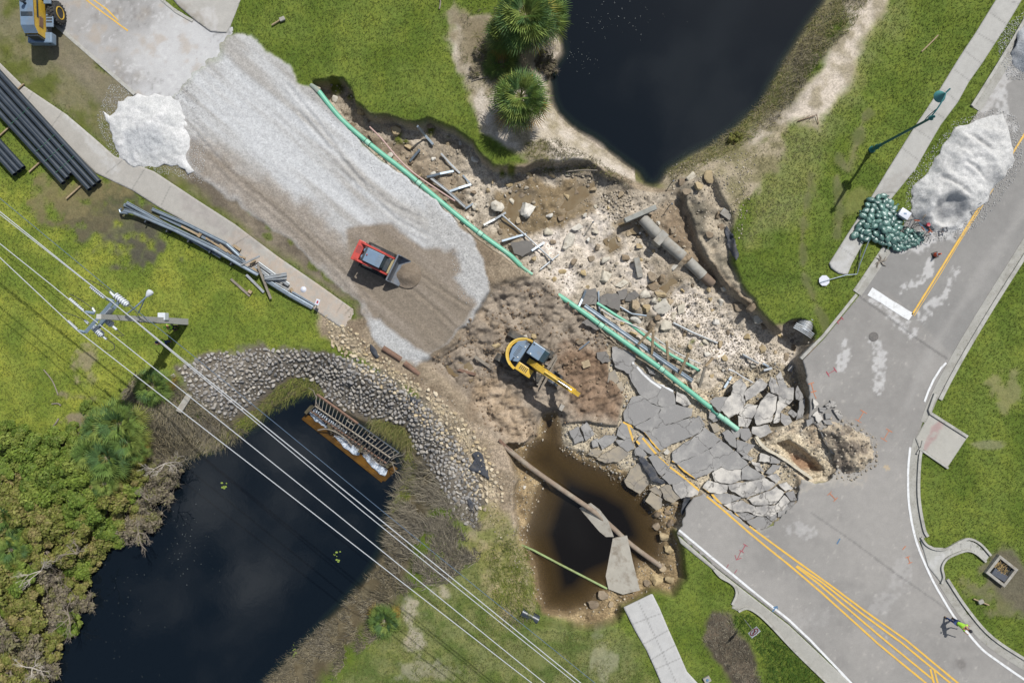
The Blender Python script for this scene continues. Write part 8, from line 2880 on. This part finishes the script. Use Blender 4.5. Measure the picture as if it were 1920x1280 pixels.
MB().lathe([(.1, .18), (.1, .2), (.02, .21)], 12).build('disc', [blue], sv)
# black sheeting torn from under the road
sheetm = mat('black_geotextile', A(58, 62, 70), .7, var=.25, scale=3, dirt=A(110, 104, 96), bmp=.5, coord='pos')
SG = 'torn black sheeting'
for pts, z, lb in (([(1197, 858), (1205, 855), (1228, 878), (1236, 896), (1258, 903), (1240, 908), (1222, 902), (1210, 885)], -.55, 'torn black sheeting in the wide crack beside the yellow lines'),
                   ([(885, 850), (897, 845), (905, 852), (910, 870), (900, 880), (893, 868)], .0, 'crumpled black sheeting at the top of the riprap, upper piece'),
                   ([(693, 642), (700, 648), (712, 668), (708, 672), (696, 660)], .0, 'black sheeting beside the cream rocks'), ([(878, 878), (898, 850), (903, 862), (915, 880), (918, 900), (905, 890)], .0, 'black sheeting hanging over the cream rocks'),
                   ([(770, 740), (785, 752), (782, 762), (768, 750)], 0.0, 'small torn black sheeting amid cream rocks'), ([(876, 932), (888, 940), (890, 960), (880, 955)], -.1, 'black sheeting near the lower end of the riprap'),
                   ([(1366, 420), (1376, 440), (1386, 480), (1380, 490), (1368, 460), (1362, 430)], .08, 'black sheeting along the eastern bank'), ([(1285, 925), (1296, 936), (1292, 952), (1282, 968), (1276, 960)], -.5, 'black sheeting under the road edge by the brown pool')):
 pl = WP(jag(pts, 5, 1.2), z)
 cz = hz(*np.array(pl).mean(0)) + .05 if z == 0.0 or z == -.1 else z
 o = grid_sheet('sheeting', pl, .08, lambda x, y: (samp(HF, x, y) + .12 if z > -.3 else z) + .08 * fbm(x, y, .5, 4, 2), lambda x, y: np.zeros((len(x), 3), np.float32), .01, sheetm)
 tag(o, lb, 'sheeting', SG)
# puddles
mudw = ((0.20, 0.155, 0.095), (0.17, 0.13, 0.078))
def puddle(pts, lv):
 P = WP(grown(pts, 7), lv)
 c = np.array(P).mean(0)
 z = lv
 m, nt, b = new_mat('puddle_surface')
 b.inputs['Base Color'].default_value = (*A(132, 114, 84), 1)
 nt.links.new(mixc(nt, mr(nt, nz(nt, 1.5, 4, .6), .35, .65, 0, 1), A(128, 108, 78), A(142, 126, 98)), b.inputs['Base Color'])
 b.inputs['Roughness'].default_value = .12
 o = grid_sheet('water', P, .12, lambda x, y: z + 0 * x, lambda x, y: np.zeros((len(x), 3), np.float32), 0, m)
 tag(o, kind='structure')
for pg, lv in PUDS:
 puddle(pg, lv)
puddle([(838, 672), (865, 668), (880, 690), (895, 712), (870, 708), (845, 695)], -.78)


# ------------------------------------------------------------ vegetation
def leaf_mat(name, rough=.75, trans=.25, mul=1.0):
 m, nt, b = new_mat(name)
 a = nt.nodes.new('ShaderNodeAttribute')
 a.attribute_name = 'Col'
 nt.links.new(a.outputs['Color'], b.inputs['Base Color'])
 b.inputs['Roughness'].default_value = rough
 b.inputs['Specular IOR Level'].default_value = .25
 tl = nt.nodes.new('ShaderNodeBsdfTranslucent')
 nt.links.new(a.outputs['Color'], tl.inputs['Color'])
 mx = nt.nodes.new('ShaderNodeMixShader')
 mx.inputs[0].default_value = trans
 nt.links.new(b.outputs[0], mx.inputs[1])
 nt.links.new(tl.outputs[0], mx.inputs[2])
 nt.links.new(mx.outputs[0], nt.nodes['Material Output'].inputs[0])
 return m
blade_m = leaf_mat('grass_blades', .8, .2)
leaf_m = leaf_mat('leaves', .65, .25)
bark_m = mat('bark', A(150, 138, 122), .9, var=.25, scale=5, dirt=A(110, 100, 86), bmp=.4)

def in_poly_pts(poly, n, rs):
 p = np.array(poly)
 lo, hi = p.min(0), p.max(0)
 q = lo + rs.rand(n, 2) * (hi - lo)
 return q[inside(q[:, 0], q[:, 1], poly)]

def blades(name, poly, dens, ln, w, up, cols, seed=1, per=3, lean=None, gmin=None, edge=None, label=None, parent=None, tintg=0.0, zmin=None, clump=0):
 """grass: every tuft is a few thin triangles; colours are mixed tuft by tuft"""
 rs = np.random.RandomState(seed)
 p = np.array(poly)
 area = float(np.prod(p.max(0) - p.min(0)))
 q = in_poly_pts(poly, int(area * dens), rs)
 if gmin is not None:
  q = q[samp(GF, q[:, 0], q[:, 1]) > gmin + .35 * rs.rand(len(q))]
 if clump:
  q = q[fbm(q[:, 0], q[:, 1], clump, 3, 5) > rs.rand(len(q)) * .6 - .3]
 z = samp(HF, q[:, 0], q[:, 1])
 if zmin is not None:
  k = z > zmin
  q, z = q[k], z[k]
 q = np.repeat(q, per, 0)
 z = np.repeat(z, per)
 n = len(q)
 a = rs.rand(n) * 2 * np.pi
 L = ln * (.5 + rs.rand(n))
 q = q + (rs.rand(n, 2) - .5) * ln * .5
 dx, dy = np.cos(a), np.sin(a)
 tip = np.stack([dx * L * (1 - up), dy * L * (1 - up), L * (up + .15)], 1)
 if lean is not None:
  fl = fbm(q[:, 0], q[:, 1], 3.0, 3, 2) * 1.1
  la = lean[0] + fl
  tip[:, 0] += np.cos(la) * L * lean[1]
  tip[:, 1] += np.sin(la) * L * lean[1]
 base = np.stack([q[:, 0], q[:, 1], z], 1)
 hw = w * (.6 + .8 * rs.rand(n))
 t2 = np.arctan2(tip[:, 1], tip[:, 0])
 sx, sy = -np.sin(t2) * hw, np.cos(t2) * hw
 V = np.empty((n, 3, 3), np.float32)
 V[:, 0] = base + np.stack([sx, sy, 0 * sx - .01], 1)
 V[:, 1] = base - np.stack([sx, sy, 0 * sx + .01], 1)
 V[:, 2] = base + tip
 cols = np.array([A(*c) for c in cols], np.float32)
 ci = np.clip(((fbm(q[:, 0], q[:, 1], 2.0, 4, 4) * .5 + .5) * .6 + rs.rand(n) * .4) * len(cols), 0, len(cols) - 1).astype(int)
 c = cols[ci] * (.75 + .5 * rs.rand(n))[:, None]
 if tintg:
  c = c * (1 - tintg) + samp(CF, q[:, 0], q[:, 1]) * 1.0 * tintg * (.72 + .56 * rs.rand(n))[:, None]
 C3 = np.repeat(c, 3, 0)
 o = np_mesh(name, V.reshape(-1, 3), np.arange(3 * n).reshape(-1, 3), [blade_m], cols=C3, parent=parent)
 if not parent:
  tag(o, label, 'grass', kind='stuff')
 return o
FR = [(-39, -27), (39, -27), (39, 27), (-39, 27)]
blades('lawn_grass', FR, 60, .11, .024, .4, [(108, 118, 52), (130, 138, 68), (92, 104, 46), (148, 150, 86)], 1, 3, None, .45, label='short green mown grass of the lawns', tintg=.65)
STRAW = [(150, 140, 116), (126, 118, 98), (104, 98, 84), (170, 158, 128)]
GREYR = [(150, 142, 124), (124, 116, 102), (170, 160, 138), (104, 98, 86), (158, 146, 118)]
OLIVE = [(128, 130, 70), (146, 142, 84), (108, 116, 60), (160, 150, 104)]
GY = [(140, 150, 56), (116, 132, 48), (158, 158, 84), (96, 112, 44)]
blades('dead_reeds', WP([(745, 900), (790, 860), (850, 930), (905, 985), (900, 1040), (840, 1085), (760, 1100), (722, 1060), (726, 1000), (735, 950)], -.8), 110, .6, .026, .28, GREYR, 2, 3, (2.2, .7), label='flattened grey dead reeds on the bank beside the canal', clump=.8)
blades('dead_reeds', WP([(722, 1060), (770, 1100), (720, 1180), (650, 1240), (600, 1300), (490, 1300), (500, 1270), (560, 1215), (640, 1140), (690, 1085)], -.9), 110, .42, .022, .35, GREYR + STRAW, 3, 3, (2.0, .4), label='grey-brown dead reeds along the lower canal shore', clump=.8)
blades('dead_reeds', WP([(262, 700), (330, 705), (375, 745), (425, 795), (450, 805), (430, 835), (360, 850), (325, 880), (285, 860), (255, 800), (240, 740)], -.7), 95, .5, .022, .3, STRAW + GREYR[:2], 4, 3, (-.8, .5), label='dry matted grass on the bank under the power lines')
blades('bank_grass', WP([(425, 800), (470, 770), (500, 745), (520, 722), (560, 705), (592, 712), (604, 738), (565, 740), (520, 765), (480, 800), (400, 845), (350, 860), (380, 835)], -1.3), 70, .45, .016, .35, GY + OLIVE, 5, 3, (-2.2, .5), label='yellow-green grass overhanging the head of the canal')
blades('bank_grass', WP([(690, 785), (720, 790), (755, 800), (775, 830), (765, 850), (750, 835), (715, 815), (690, 800)], -1.0), 110, .6, .016, .4, OLIVE + STRAW[:2], 6, 3, (-1.2, .5), label='tall straw-green reeds behind the weir rack')
blades('bank_grass', WP([(765, 845), (785, 870), (790, 905), (770, 930), (745, 960), (735, 950), (755, 920), (764, 895)], -1.4), 90, .5, .015, .4, GY, 7, 3, (-2.5, .5), label='green grass on the canal shore right of the weir')
blades('rough_grass', WP([(880, 930), (940, 960), (990, 1020), (1005, 1110), (1020, 1180), (1160, 1185), (1240, 1290), (620, 1290), (700, 1200), (770, 1110), (880, 1060)]), 38, .25, .014, .4, OLIVE + GY + STRAW[:2], 8, 3, None, label='rough mixed grass between canal and bottom pavement', tintg=.35, clump=1.2)
blades('bank_grass', WP([(1565, -10), (1625, -10), (1590, 60), (1540, 110), (1500, 170), (1455, 235), (1400, 270), (1330, 305), (1265, 335), (1260, 315), (1330, 272), (1400, 225), (1450, 160), (1500, 80), (1545, 10)], -.8), 75, .4, .015, .35, OLIVE + STRAW, 9, 3, (-2.3, .4), label='long olive grass along the right bank of the upper pond')
blades('sparse_grass', WP([(1400, 260), (1480, 230), (1560, 200), (1530, 330), (1450, 440), (1380, 460), (1370, 380)]), 30, .22, .013, .4, OLIVE + STRAW, 10, 3, None, label='sparse grass on the sandy east bank', tintg=.3, clump=1.0)
blades('sparse_grass', WP([(850, 30), (930, 10), (1045, 60), (1050, 140), (1020, 200), (940, 250), (900, 240), (870, 140)]), 40, .28, .013, .35, STRAW + OLIVE[:2], 11, 3, None, label='dry tangled grass between the palms left of the pond', clump=.7)
blades('bank_grass', WP([(985, 270), (1040, 262), (1110, 290), (1190, 335), (1185, 350), (1110, 315), (1020, 320), (985, 300)], -.4), 60, .35, .014, .4, STRAW + OLIVE, 12, 3, None, label='straw tufts on the ledge below the lower palm')
blades('verge_grass', WP(VERGE), 30, .14, .013, .4, OLIVE + STRAW[:1], 13, 3, None, .35, label='patchy worn grass of the north-west verge', tintg=.5)
blades('rough_grass', WP([(1380, 1150), (1410, 1150), (1480, 1215), (1560, 1295), (1430, 1295), (1440, 1250), (1400, 1190), (1372, 1165)]), 70, .3, .018, .45, [(96, 128, 44), (78, 108, 40), (120, 144, 60)], 14, 3, None, label='lush green weeds round the no-turn sign')
blades('dead_reeds', WP([(1335, 1150), (1370, 1155), (1400, 1210), (1430, 1290), (1390, 1290), (1320, 1200)]), 50, .35, .014, .3, GREYR, 15, 3, (2, .4), label='dead grey grass in the dip beside the bottom pavement')
blades('basin_grass', WP([(930, 1000), (985, 1030), (1000, 1100), (1010, 1150), (960, 1180), (920, 1120), (915, 1050)]), 50, .4, .015, .4, GY + STRAW[:2], 16, 3, (-.3, .4), label='yellowish reeds on the left bank of the brown pool')

# fan palms
def fan_palm(seed, nf=34, L=1.0, trunk=2.5, dead=5, fan=.62, parts=True):
 """one crown as arrays: petioles and folded fans of narrow leaflets, old fronds hanging yellow"""
 rs = np.random.RandomState(seed)
 V, C_, F = [], [], []
 gcol = [A(122, 152, 76), A(142, 168, 84), A(162, 180, 92), A(106, 140, 84)]
 ycol = [A(178, 170, 80), A(184, 152, 74), A(160, 168, 76)]
 for i in range(nf):
  az = i * 2.39996 + rs.rand() * .4
  t = i / nf                      # 0 = young upright, 1 = old and low
  el = 1.05 - 1.25 * t + rs.randn() * .1
  d = np.array([np.cos(az) * np.cos(el), np.sin(az) * np.cos(el), np.sin(el)])
  pl = L * (.35 + .45 * t + .1 * rs.rand())
  e = d * pl + np.array([0, 0, -.15 * t * L])
  side = np.array([-np.sin(az), np.cos(az), 0])
  up = np.cross(d, side)
  up = up if up[2] > 0 else -up
  col = (ycol[rs.randint(3)] if t > 1 - dead / nf else gcol[rs.randint(4)])
  o = len(V)
  V += [tuple(side * .02), tuple(-side * .02), tuple(e - side * .02), tuple(e + side * .02)]
  C_ += [A(140, 148, 80)] * 4
  F += [(o, o + 1, o + 2), (o, o + 2, o + 3)]
  nl = 22
  for k in range(nl):
   b = (k / (nl - 1) - .5) * 2 * 1.75
   ld = d * np.cos(b) + side * np.sin(b)
   ll = L * (fan + .1) * (.75 + .35 * np.cos(b * .6)) * (.85 + .3 * rs.rand())
   ld = ld + np.array([0, 0, -.25 - .35 * t]) * .5
   tip = e + ld * ll + np.array([0, 0, -.12 * rs.rand() * L])
   mid = e + ld * ll * .55 + up * .03
   wv = np.cross(ld, up)
   wv = wv / (np.linalg.norm(wv) + 1e-6) * .021 * L
   k_ = .8 + .45 * rs.rand()
   c = tuple(np.array(col) * k_)
   o = len(V)
   V += [tuple(e), tuple(mid + wv), tuple(tip), tuple(mid - wv)]
   C_ += [c] * 4
   F += [(o, o + 1, o + 2), (o, o + 2, o + 3)]
 return np.array(V), np.array(F), np.array(C_)
def palm(name, px, py, size, trunk, seed, label, group='fan palms and palmettos', nf=34, dead=5):
 V, F, Cc = fan_palm(seed, nf, size, trunk, dead)
 x, y, z = Wg(px, py)
 # crown is seen displaced outward by its height: stand the trunk under it
 zc = z + trunk
 x, y = Wp(px, py, zc)
 z = min(hz(x, y), zc - .2)
 t = thing(name, label, 'palm' if trunk > .6 else 'palmetto', (x, y, z), 0, group)
 V = V + np.array([0, 0, zc - z])
 np_mesh('crown', V, F, [leaf_m], t, cols=Cc)
 MB().tube([(0, 0, -.3), (.03, .02, (zc - z) * .5), (0, 0, zc - z + .05)], [.2, .17, .16], 10).build('trunk', [bark_m], t, True)
 return t
palm('palm_tree', 985, 28, 1.65, 3.2, 1, 'larger fan palm cut by the top edge, left of the upper pond', nf=46)
palm('palm_tree', 1022, 28, 1.4, 2.4, 2, 'smaller fan palm crowding the right side of the top palm', nf=34)
palm('palm_tree', 950, 62, 1.25, 1.5, 3, 'low fan palm below the left side of the top palm', nf=30)
palm('palm_tree', 976, 182, 1.5, 2.6, 4, 'full round fan palm on white sand by the upper pond', nf=50, dead=7)
palm('palmetto', 941, 116, 1.1, .35, 5, 'small dark palmetto between the two big palms', nf=20, dead=2)
for i, (px, py, s_, lb) in enumerate(((287, 724, 1.0, 'palmetto at the tip of the pole shadow'), (222, 795, 1.25, 'large dark palmetto at the top of the shrubs'), (185, 800, .9, 'palmetto left of the large dark one'), (238, 828, 1.0, 'palmetto low on the right of the large dark one'),
                                      (200, 858, 1.2, 'yellowing palmetto in the middle of the shrubs'), (165, 850, .9, 'palmetto behind the yellowing one, to its left'), (259, 848, .6, 'bluish little palmetto by the grey twigs'), (196, 905, .7, 'palmetto low in the shrubs'),
                                      (721, 1164, .85, 'lone palmetto on the lower canal bank'), (20, 1030, .8, 'palmetto at the left edge among the shrubs'), (12, 970, .9, 'palmetto at the left edge above its neighbour'))):
 palm('palmetto', px, py, s_ * 1.15, .5 if px > 400 or py < 740 else 1.1, 20 + i, lb, nf=24 if s_ > .8 else 18, dead=4)

# shrubs: many small leaves on a branching frame
def shrub_arrays(seed, R_=1.0, n=5200, cols=None, lumps=30, twig=.0):
 rs = np.random.RandomState(seed)
 cs = []
 for k in range(lumps):
  a = rs.rand() * 6.28
  r = R_ * .8 * np.sqrt(rs.rand())
  cs.append((r * np.cos(a), r * np.sin(a), R_ * (.35 + .6 * rs.rand()) * (1 - .35 * (r / R_) ** 2), R_ * (.13 + .17 * rs.rand())))
 cs = np.array(cs)
 ci = rs.randint(lumps, size=n)
 u = rs.randn(n, 3)
 u /= np.linalg.norm(u, axis=1)[:, None]
 u[:, 2] = np.abs(u[:, 2]) * .8 - .15
 rad = cs[ci, 3] * (.4 + .9 * rs.rand(n))
 P = cs[ci, :3] + u * rad[:, None]
 nrm = u + rs.randn(n, 3) * .5
 nrm[:, 2] += .6
 nrm /= np.linalg.norm(nrm, axis=1)[:, None]
 t1 = np.cross(nrm, rs.randn(n, 3))
 t1 /= np.linalg.norm(t1, axis=1)[:, None]
 t2 = np.cross(nrm, t1)
 s = (.04 + .06 * rs.rand(n))[:, None]
 V = np.stack([P - t1 * s, P + t2 * s * .55, P + t1 * s, P - t2 * s * .55], 1).reshape(-1, 3)
 cols = np.array([A(*c) for c in cols], np.float32)
 lumpc = rs.randint(len(cols), size=lumps)
 base = cols[lumpc[ci]] * .55 + cols[rs.randint(len(cols), size=n)] * .45
 c = base * (.7 + .6 * rs.rand(n))[:, None]
 return V, np.arange(4 * n).reshape(-1, 4), np.repeat(c, 4, 0), cs
GRN = [(112, 136, 52), (134, 154, 62), (94, 116, 44), (148, 158, 74)]
OLV = [(132, 138, 62), (150, 148, 78), (116, 124, 54), (160, 144, 96)]
BRN = [(146, 134, 112), (158, 146, 122), (134, 134, 76), (138, 128, 110)]
SV = {}
for k, cols in (('g', GRN), ('o', OLV), ('b', BRN)):
 SV[k] = []
 for i in range(3):
  V, F, Cc, cs = shrub_arrays(ord(k) + i, 1.0, {"g": 8500, "o": 7000, "b": 1800}[k], cols)
  o = np_mesh('crown', V, F, [leaf_m], cols=Cc)
  me = o.data
  bpy.data.objects.remove(o)
  mb = MB()
  rr = random.Random(i)
  for c in cs:
   mb.tube([(0, 0, -.2), (c[0] * .35, c[1] * .35, c[2] * .4), (c[0], c[1], c[2])], [.06, .035, .012], 5)
  if k == 'b':
   for _ in range(330):
    c = cs[rr.randrange(len(cs))]
    a, b_ = rr.uniform(0, 6.28), rr.uniform(-.1, .5)
    q = Vector((c[0], c[1], c[2] * .8))
    L_ = rr.uniform(.2, .6)
    e = q + Vector((math.cos(a) * L_, math.sin(a) * L_, b_ * L_ + .1))
    mb.tube([q, (q + e) / 2 + Vector((0, 0, .03)), e], [.014, .010, .005], 3)
  t_ = mb.build('trunk', [bark_m])
  tm = t_.data
  bpy.data.objects.remove(t_)
  SV[k].append((me, tm))
rsh = random.Random(8)
spots = [(20, 830, 38, 'g'), (62, 850, 36, 'g'), (105, 838, 34, 'g'), (132, 815, 22, 'g'), (45, 885, 40, 'g'), (92, 885, 40, 'g'), (135, 880, 38, 'g'), (155, 915, 34, 'g'), (20, 915, 38, 'o'),
         (62, 935, 38, 'g'), (105, 930, 38, 'g'), (185, 935, 36, 'o'), (215, 925, 30, 'g'), (140, 960, 36, 'g'), (25, 965, 40, 'o'), (75, 985, 38, 'o'), (120, 990, 38, 'o'), (165, 985, 38, 'g'),
         (205, 970, 32, 'o'), (240, 950, 26, 'b'), (240, 895, 24, 'o'), (262, 875, 22, 'b'), (290, 890, 26, 'b'), (275, 930, 30, 'b'), (255, 985, 26, 'b'), (215, 1010, 30, 'b'), (180, 1020, 28, 'g'), (20, 1020, 36, 'g'),
         (60, 1035, 36, 'o'), (105, 1035, 34, 'o'), (150, 1030, 30, 'o'), (20, 1075, 36, 'g'), (60, 1085, 32, 'b'), (110, 1078, 30, 'g'), (140, 1065, 24, 'o'), (25, 1125, 36, 'o'), (70, 1130, 34, 'b'),
         (105, 1120, 28, 'o'), (125, 1150, 22, 'b'), (20, 1175, 36, 'o'), (65, 1180, 34, 'b'), (95, 1190, 26, 'g'), (20, 1225, 34, 'b'), (55, 1235, 30, 'o'), (18, 1265, 32, 'b'), (-20, 1275, 34, 'o'), (45, 1280, 28, 'b'), (-25, 1310, 34, 'b'), (20, 1320, 34, 'o'), (-20, 900, 40, 'g'), (-20, 1000, 40, 'o'), (-20, 1100, 40, 'o'), (-20, 1200, 40, 'b'),
         (160, 765, 14, 'g'), (6, 800, 16, 'g'), (1020, 90, 20, 'b'), (1035, 105, 16, 'b'), (900, 95, 14, 'b'), (1395, 245, 14, 'o'), (890, 132, 12, 'b')]
sw = {'g': 'leafy yellow-green', 'o': 'olive green', 'b': 'twiggy brownish'}
prev = []
for i, (px, py, r, k) in enumerate(spots):
 s_ = r / S * 1.12
 zc = s_ * .7
 x, y = Wp(px, py, zc)
 zg = max(hz(max(-40, x), y), CANAL_Z)
 t = thing('shrub', None, None, (x, y, zg - .05), rsh.uniform(0, 6.28))
 t.scale = (s_, s_, s_ * rsh.uniform(.75, 1.1))
 me, tm = SV[k][i % 3]
 for nm, md in (('crown', me), ('trunk', tm)):
  o = bpy.data.objects.new(nm, md)
  COL.objects.link(o)
  o.parent = t
 if px > 400:
  lb = f'small {sw[k]} bush ' + {1520: 'beside the lower kerb', 1440: 'near the no-turn sign', 1020: 'hanging over the pond below the palms', 1035: 'at the water edge below the palms', 900: 'in dry grass left of the palms', 1395: 'on the right bank of the pond', 890: 'lowest in the dry grass by the palms'}[px]
 else:
  vert = 'top' if py < 860 else ('upper part' if py < 950 else ('middle' if py < 1050 else ('lower part' if py < 1160 else 'foot')))
  hor = 'at the left edge' if px < 40 else ('inland' if px < 110 else ('halfway to the water' if px < 190 else 'next to the water'))
  lb = unique(f'{sw[k]} shrub {hor} in the {vert} of the thicket', ('rounded', 'dense', 'wide', 'low', 'lumpy'))
 tag(t, lb, 'shrub', 'shrubs of the thicket left of the canal' if px < 400 else None)
# bleached branches sticking out of the thicket
def dead_tree(px, py, L, seed, label, m=None, z0=1.4):
 rr = random.Random(seed)
 x, y = Wp(px, py, z0)
 mb = MB()
 def br(p, a, e, L_, r, d):
  q = p + Vector((math.cos(a) * math.cos(e), math.sin(a) * math.cos(e), math.sin(e))) * L_
  mb.tube([p, (p + q) / 2 + Vector((rr.uniform(-.05, .05), rr.uniform(-.05, .05), .03)), q], [r, r * .8, r * .55], 5)
  if d:
   for _ in range(3 if d > 1 else 4):
    br(q if rr.random() < .6 else (p + q) / 2, a + rr.uniform(-.9, .9), e + rr.uniform(-.3, .3), L_ * rr.uniform(.5, .75), r * .55, d - 1)
 for k in range(4):
  br(Vector((0, 0, 0)), rr.uniform(0, 6.28), rr.uniform(0, .5), L * rr.uniform(.6, 1), .04, 3)
 o = mb.build('dead_tree', [m or bark_m])
 o.location = (x, y, z0 - .3)
 tag(o, label, 'dead tree', 'bare branches on the canal shore')
pale_b = mat('bleached_wood', A(190, 180, 166), .85, var=.15, scale=5)
dead_tree(72, 1072, .8, 1, 'bleached fan of bare branches low in the thicket', pale_b)
dead_tree(305, 870, .9, 2, 'pale bare branches over the water at the top of the thicket', pale_b)
dead_tree(255, 1000, .8, 3, 'grey bare twigs over the water in mid thicket')
dead_tree(140, 1040, .7, 4, 'bare pinkish twigs by the shore below the grey ones')
dead_tree(125, 1160, .8, 5, 'grey bare twigs near the foot of the thicket')
dead_tree(55, 1255, .7, 6, 'grey bare twigs at the bottom left corner', pale_b)
dead_tree(1032, 100, .5, 7, 'grey bare bush at the pond edge below the palms')
dead_tree(275, 940, .7, 8, 'grey bare twigs at the right rim of the thicket')
# floating leaves on the canal and specks on the ponds
def floats(name, px, py, rx, ry, n, z, s0, m, lb, cat, seed):
 rs = np.random.RandomState(seed)
 V, F = [], []
 x0, y0 = Wp(px, py, z)
 for k in range(n):
  x, y = x0 + rs.randn() * rx / S, y0 + rs.randn() * ry / S
  s = s0 * (.4 + rs.rand())
  a = rs.rand() * 6.28
  o = len(V)
  for j in range(5):
   V.append((x + s * math.cos(a + j * 1.2566), y + s * .7 * math.sin(a + j * 1.2566), z + .01))
  F += [(o, o + 1, o + 2), (o, o + 2, o + 3), (o, o + 3, o + 4)]
 o = np_mesh(name, np.array(V), np.array(F), [m])
 tag(o, lb, cat, kind='stuff')
fm = mat('pond_foam_flecks', A(170, 176, 170), .6, scale=9)
floats('foam_flecks', 340, 1010, 34, 44, 80, CANAL_Z + .02, .02, fm, 'pale flecks drifting on the canal', 'flecks', 1)
floats('foam_flecks', 240, 1150, 40, 60, 50, CANAL_Z + .02, .018, fm, 'sparse pale flecks on the lower canal', 'flecks', 2)
floats('foam_flecks', 1160, 40, 50, 20, 60, POND_Z + .02, .02, fm, 'pale flecks drifting on the upper pond', 'flecks', 3)
floats('foam_flecks', 1090, 110, 20, 16, 30, POND_Z + .02, .018, fm, 'pale flecks near the left shore of the pond', 'flecks', 4)
lm = mat('floating_leaf', A(140, 160, 70), .5, scale=9)
for px, py, lb in ((632, 1042, 'green floating leaves in the canal near the right shore'), (552, 1222, 'green floating leaves near the lower canal shore'), (421, 910, 'few green floating leaves in mid canal'), (290, 968, 'two green floating leaves by the thicket')):
 floats('floating_leaves', px, py, 4, 6, 8, CANAL_Z + .03, .09, lm, lb, 'leaves', px)
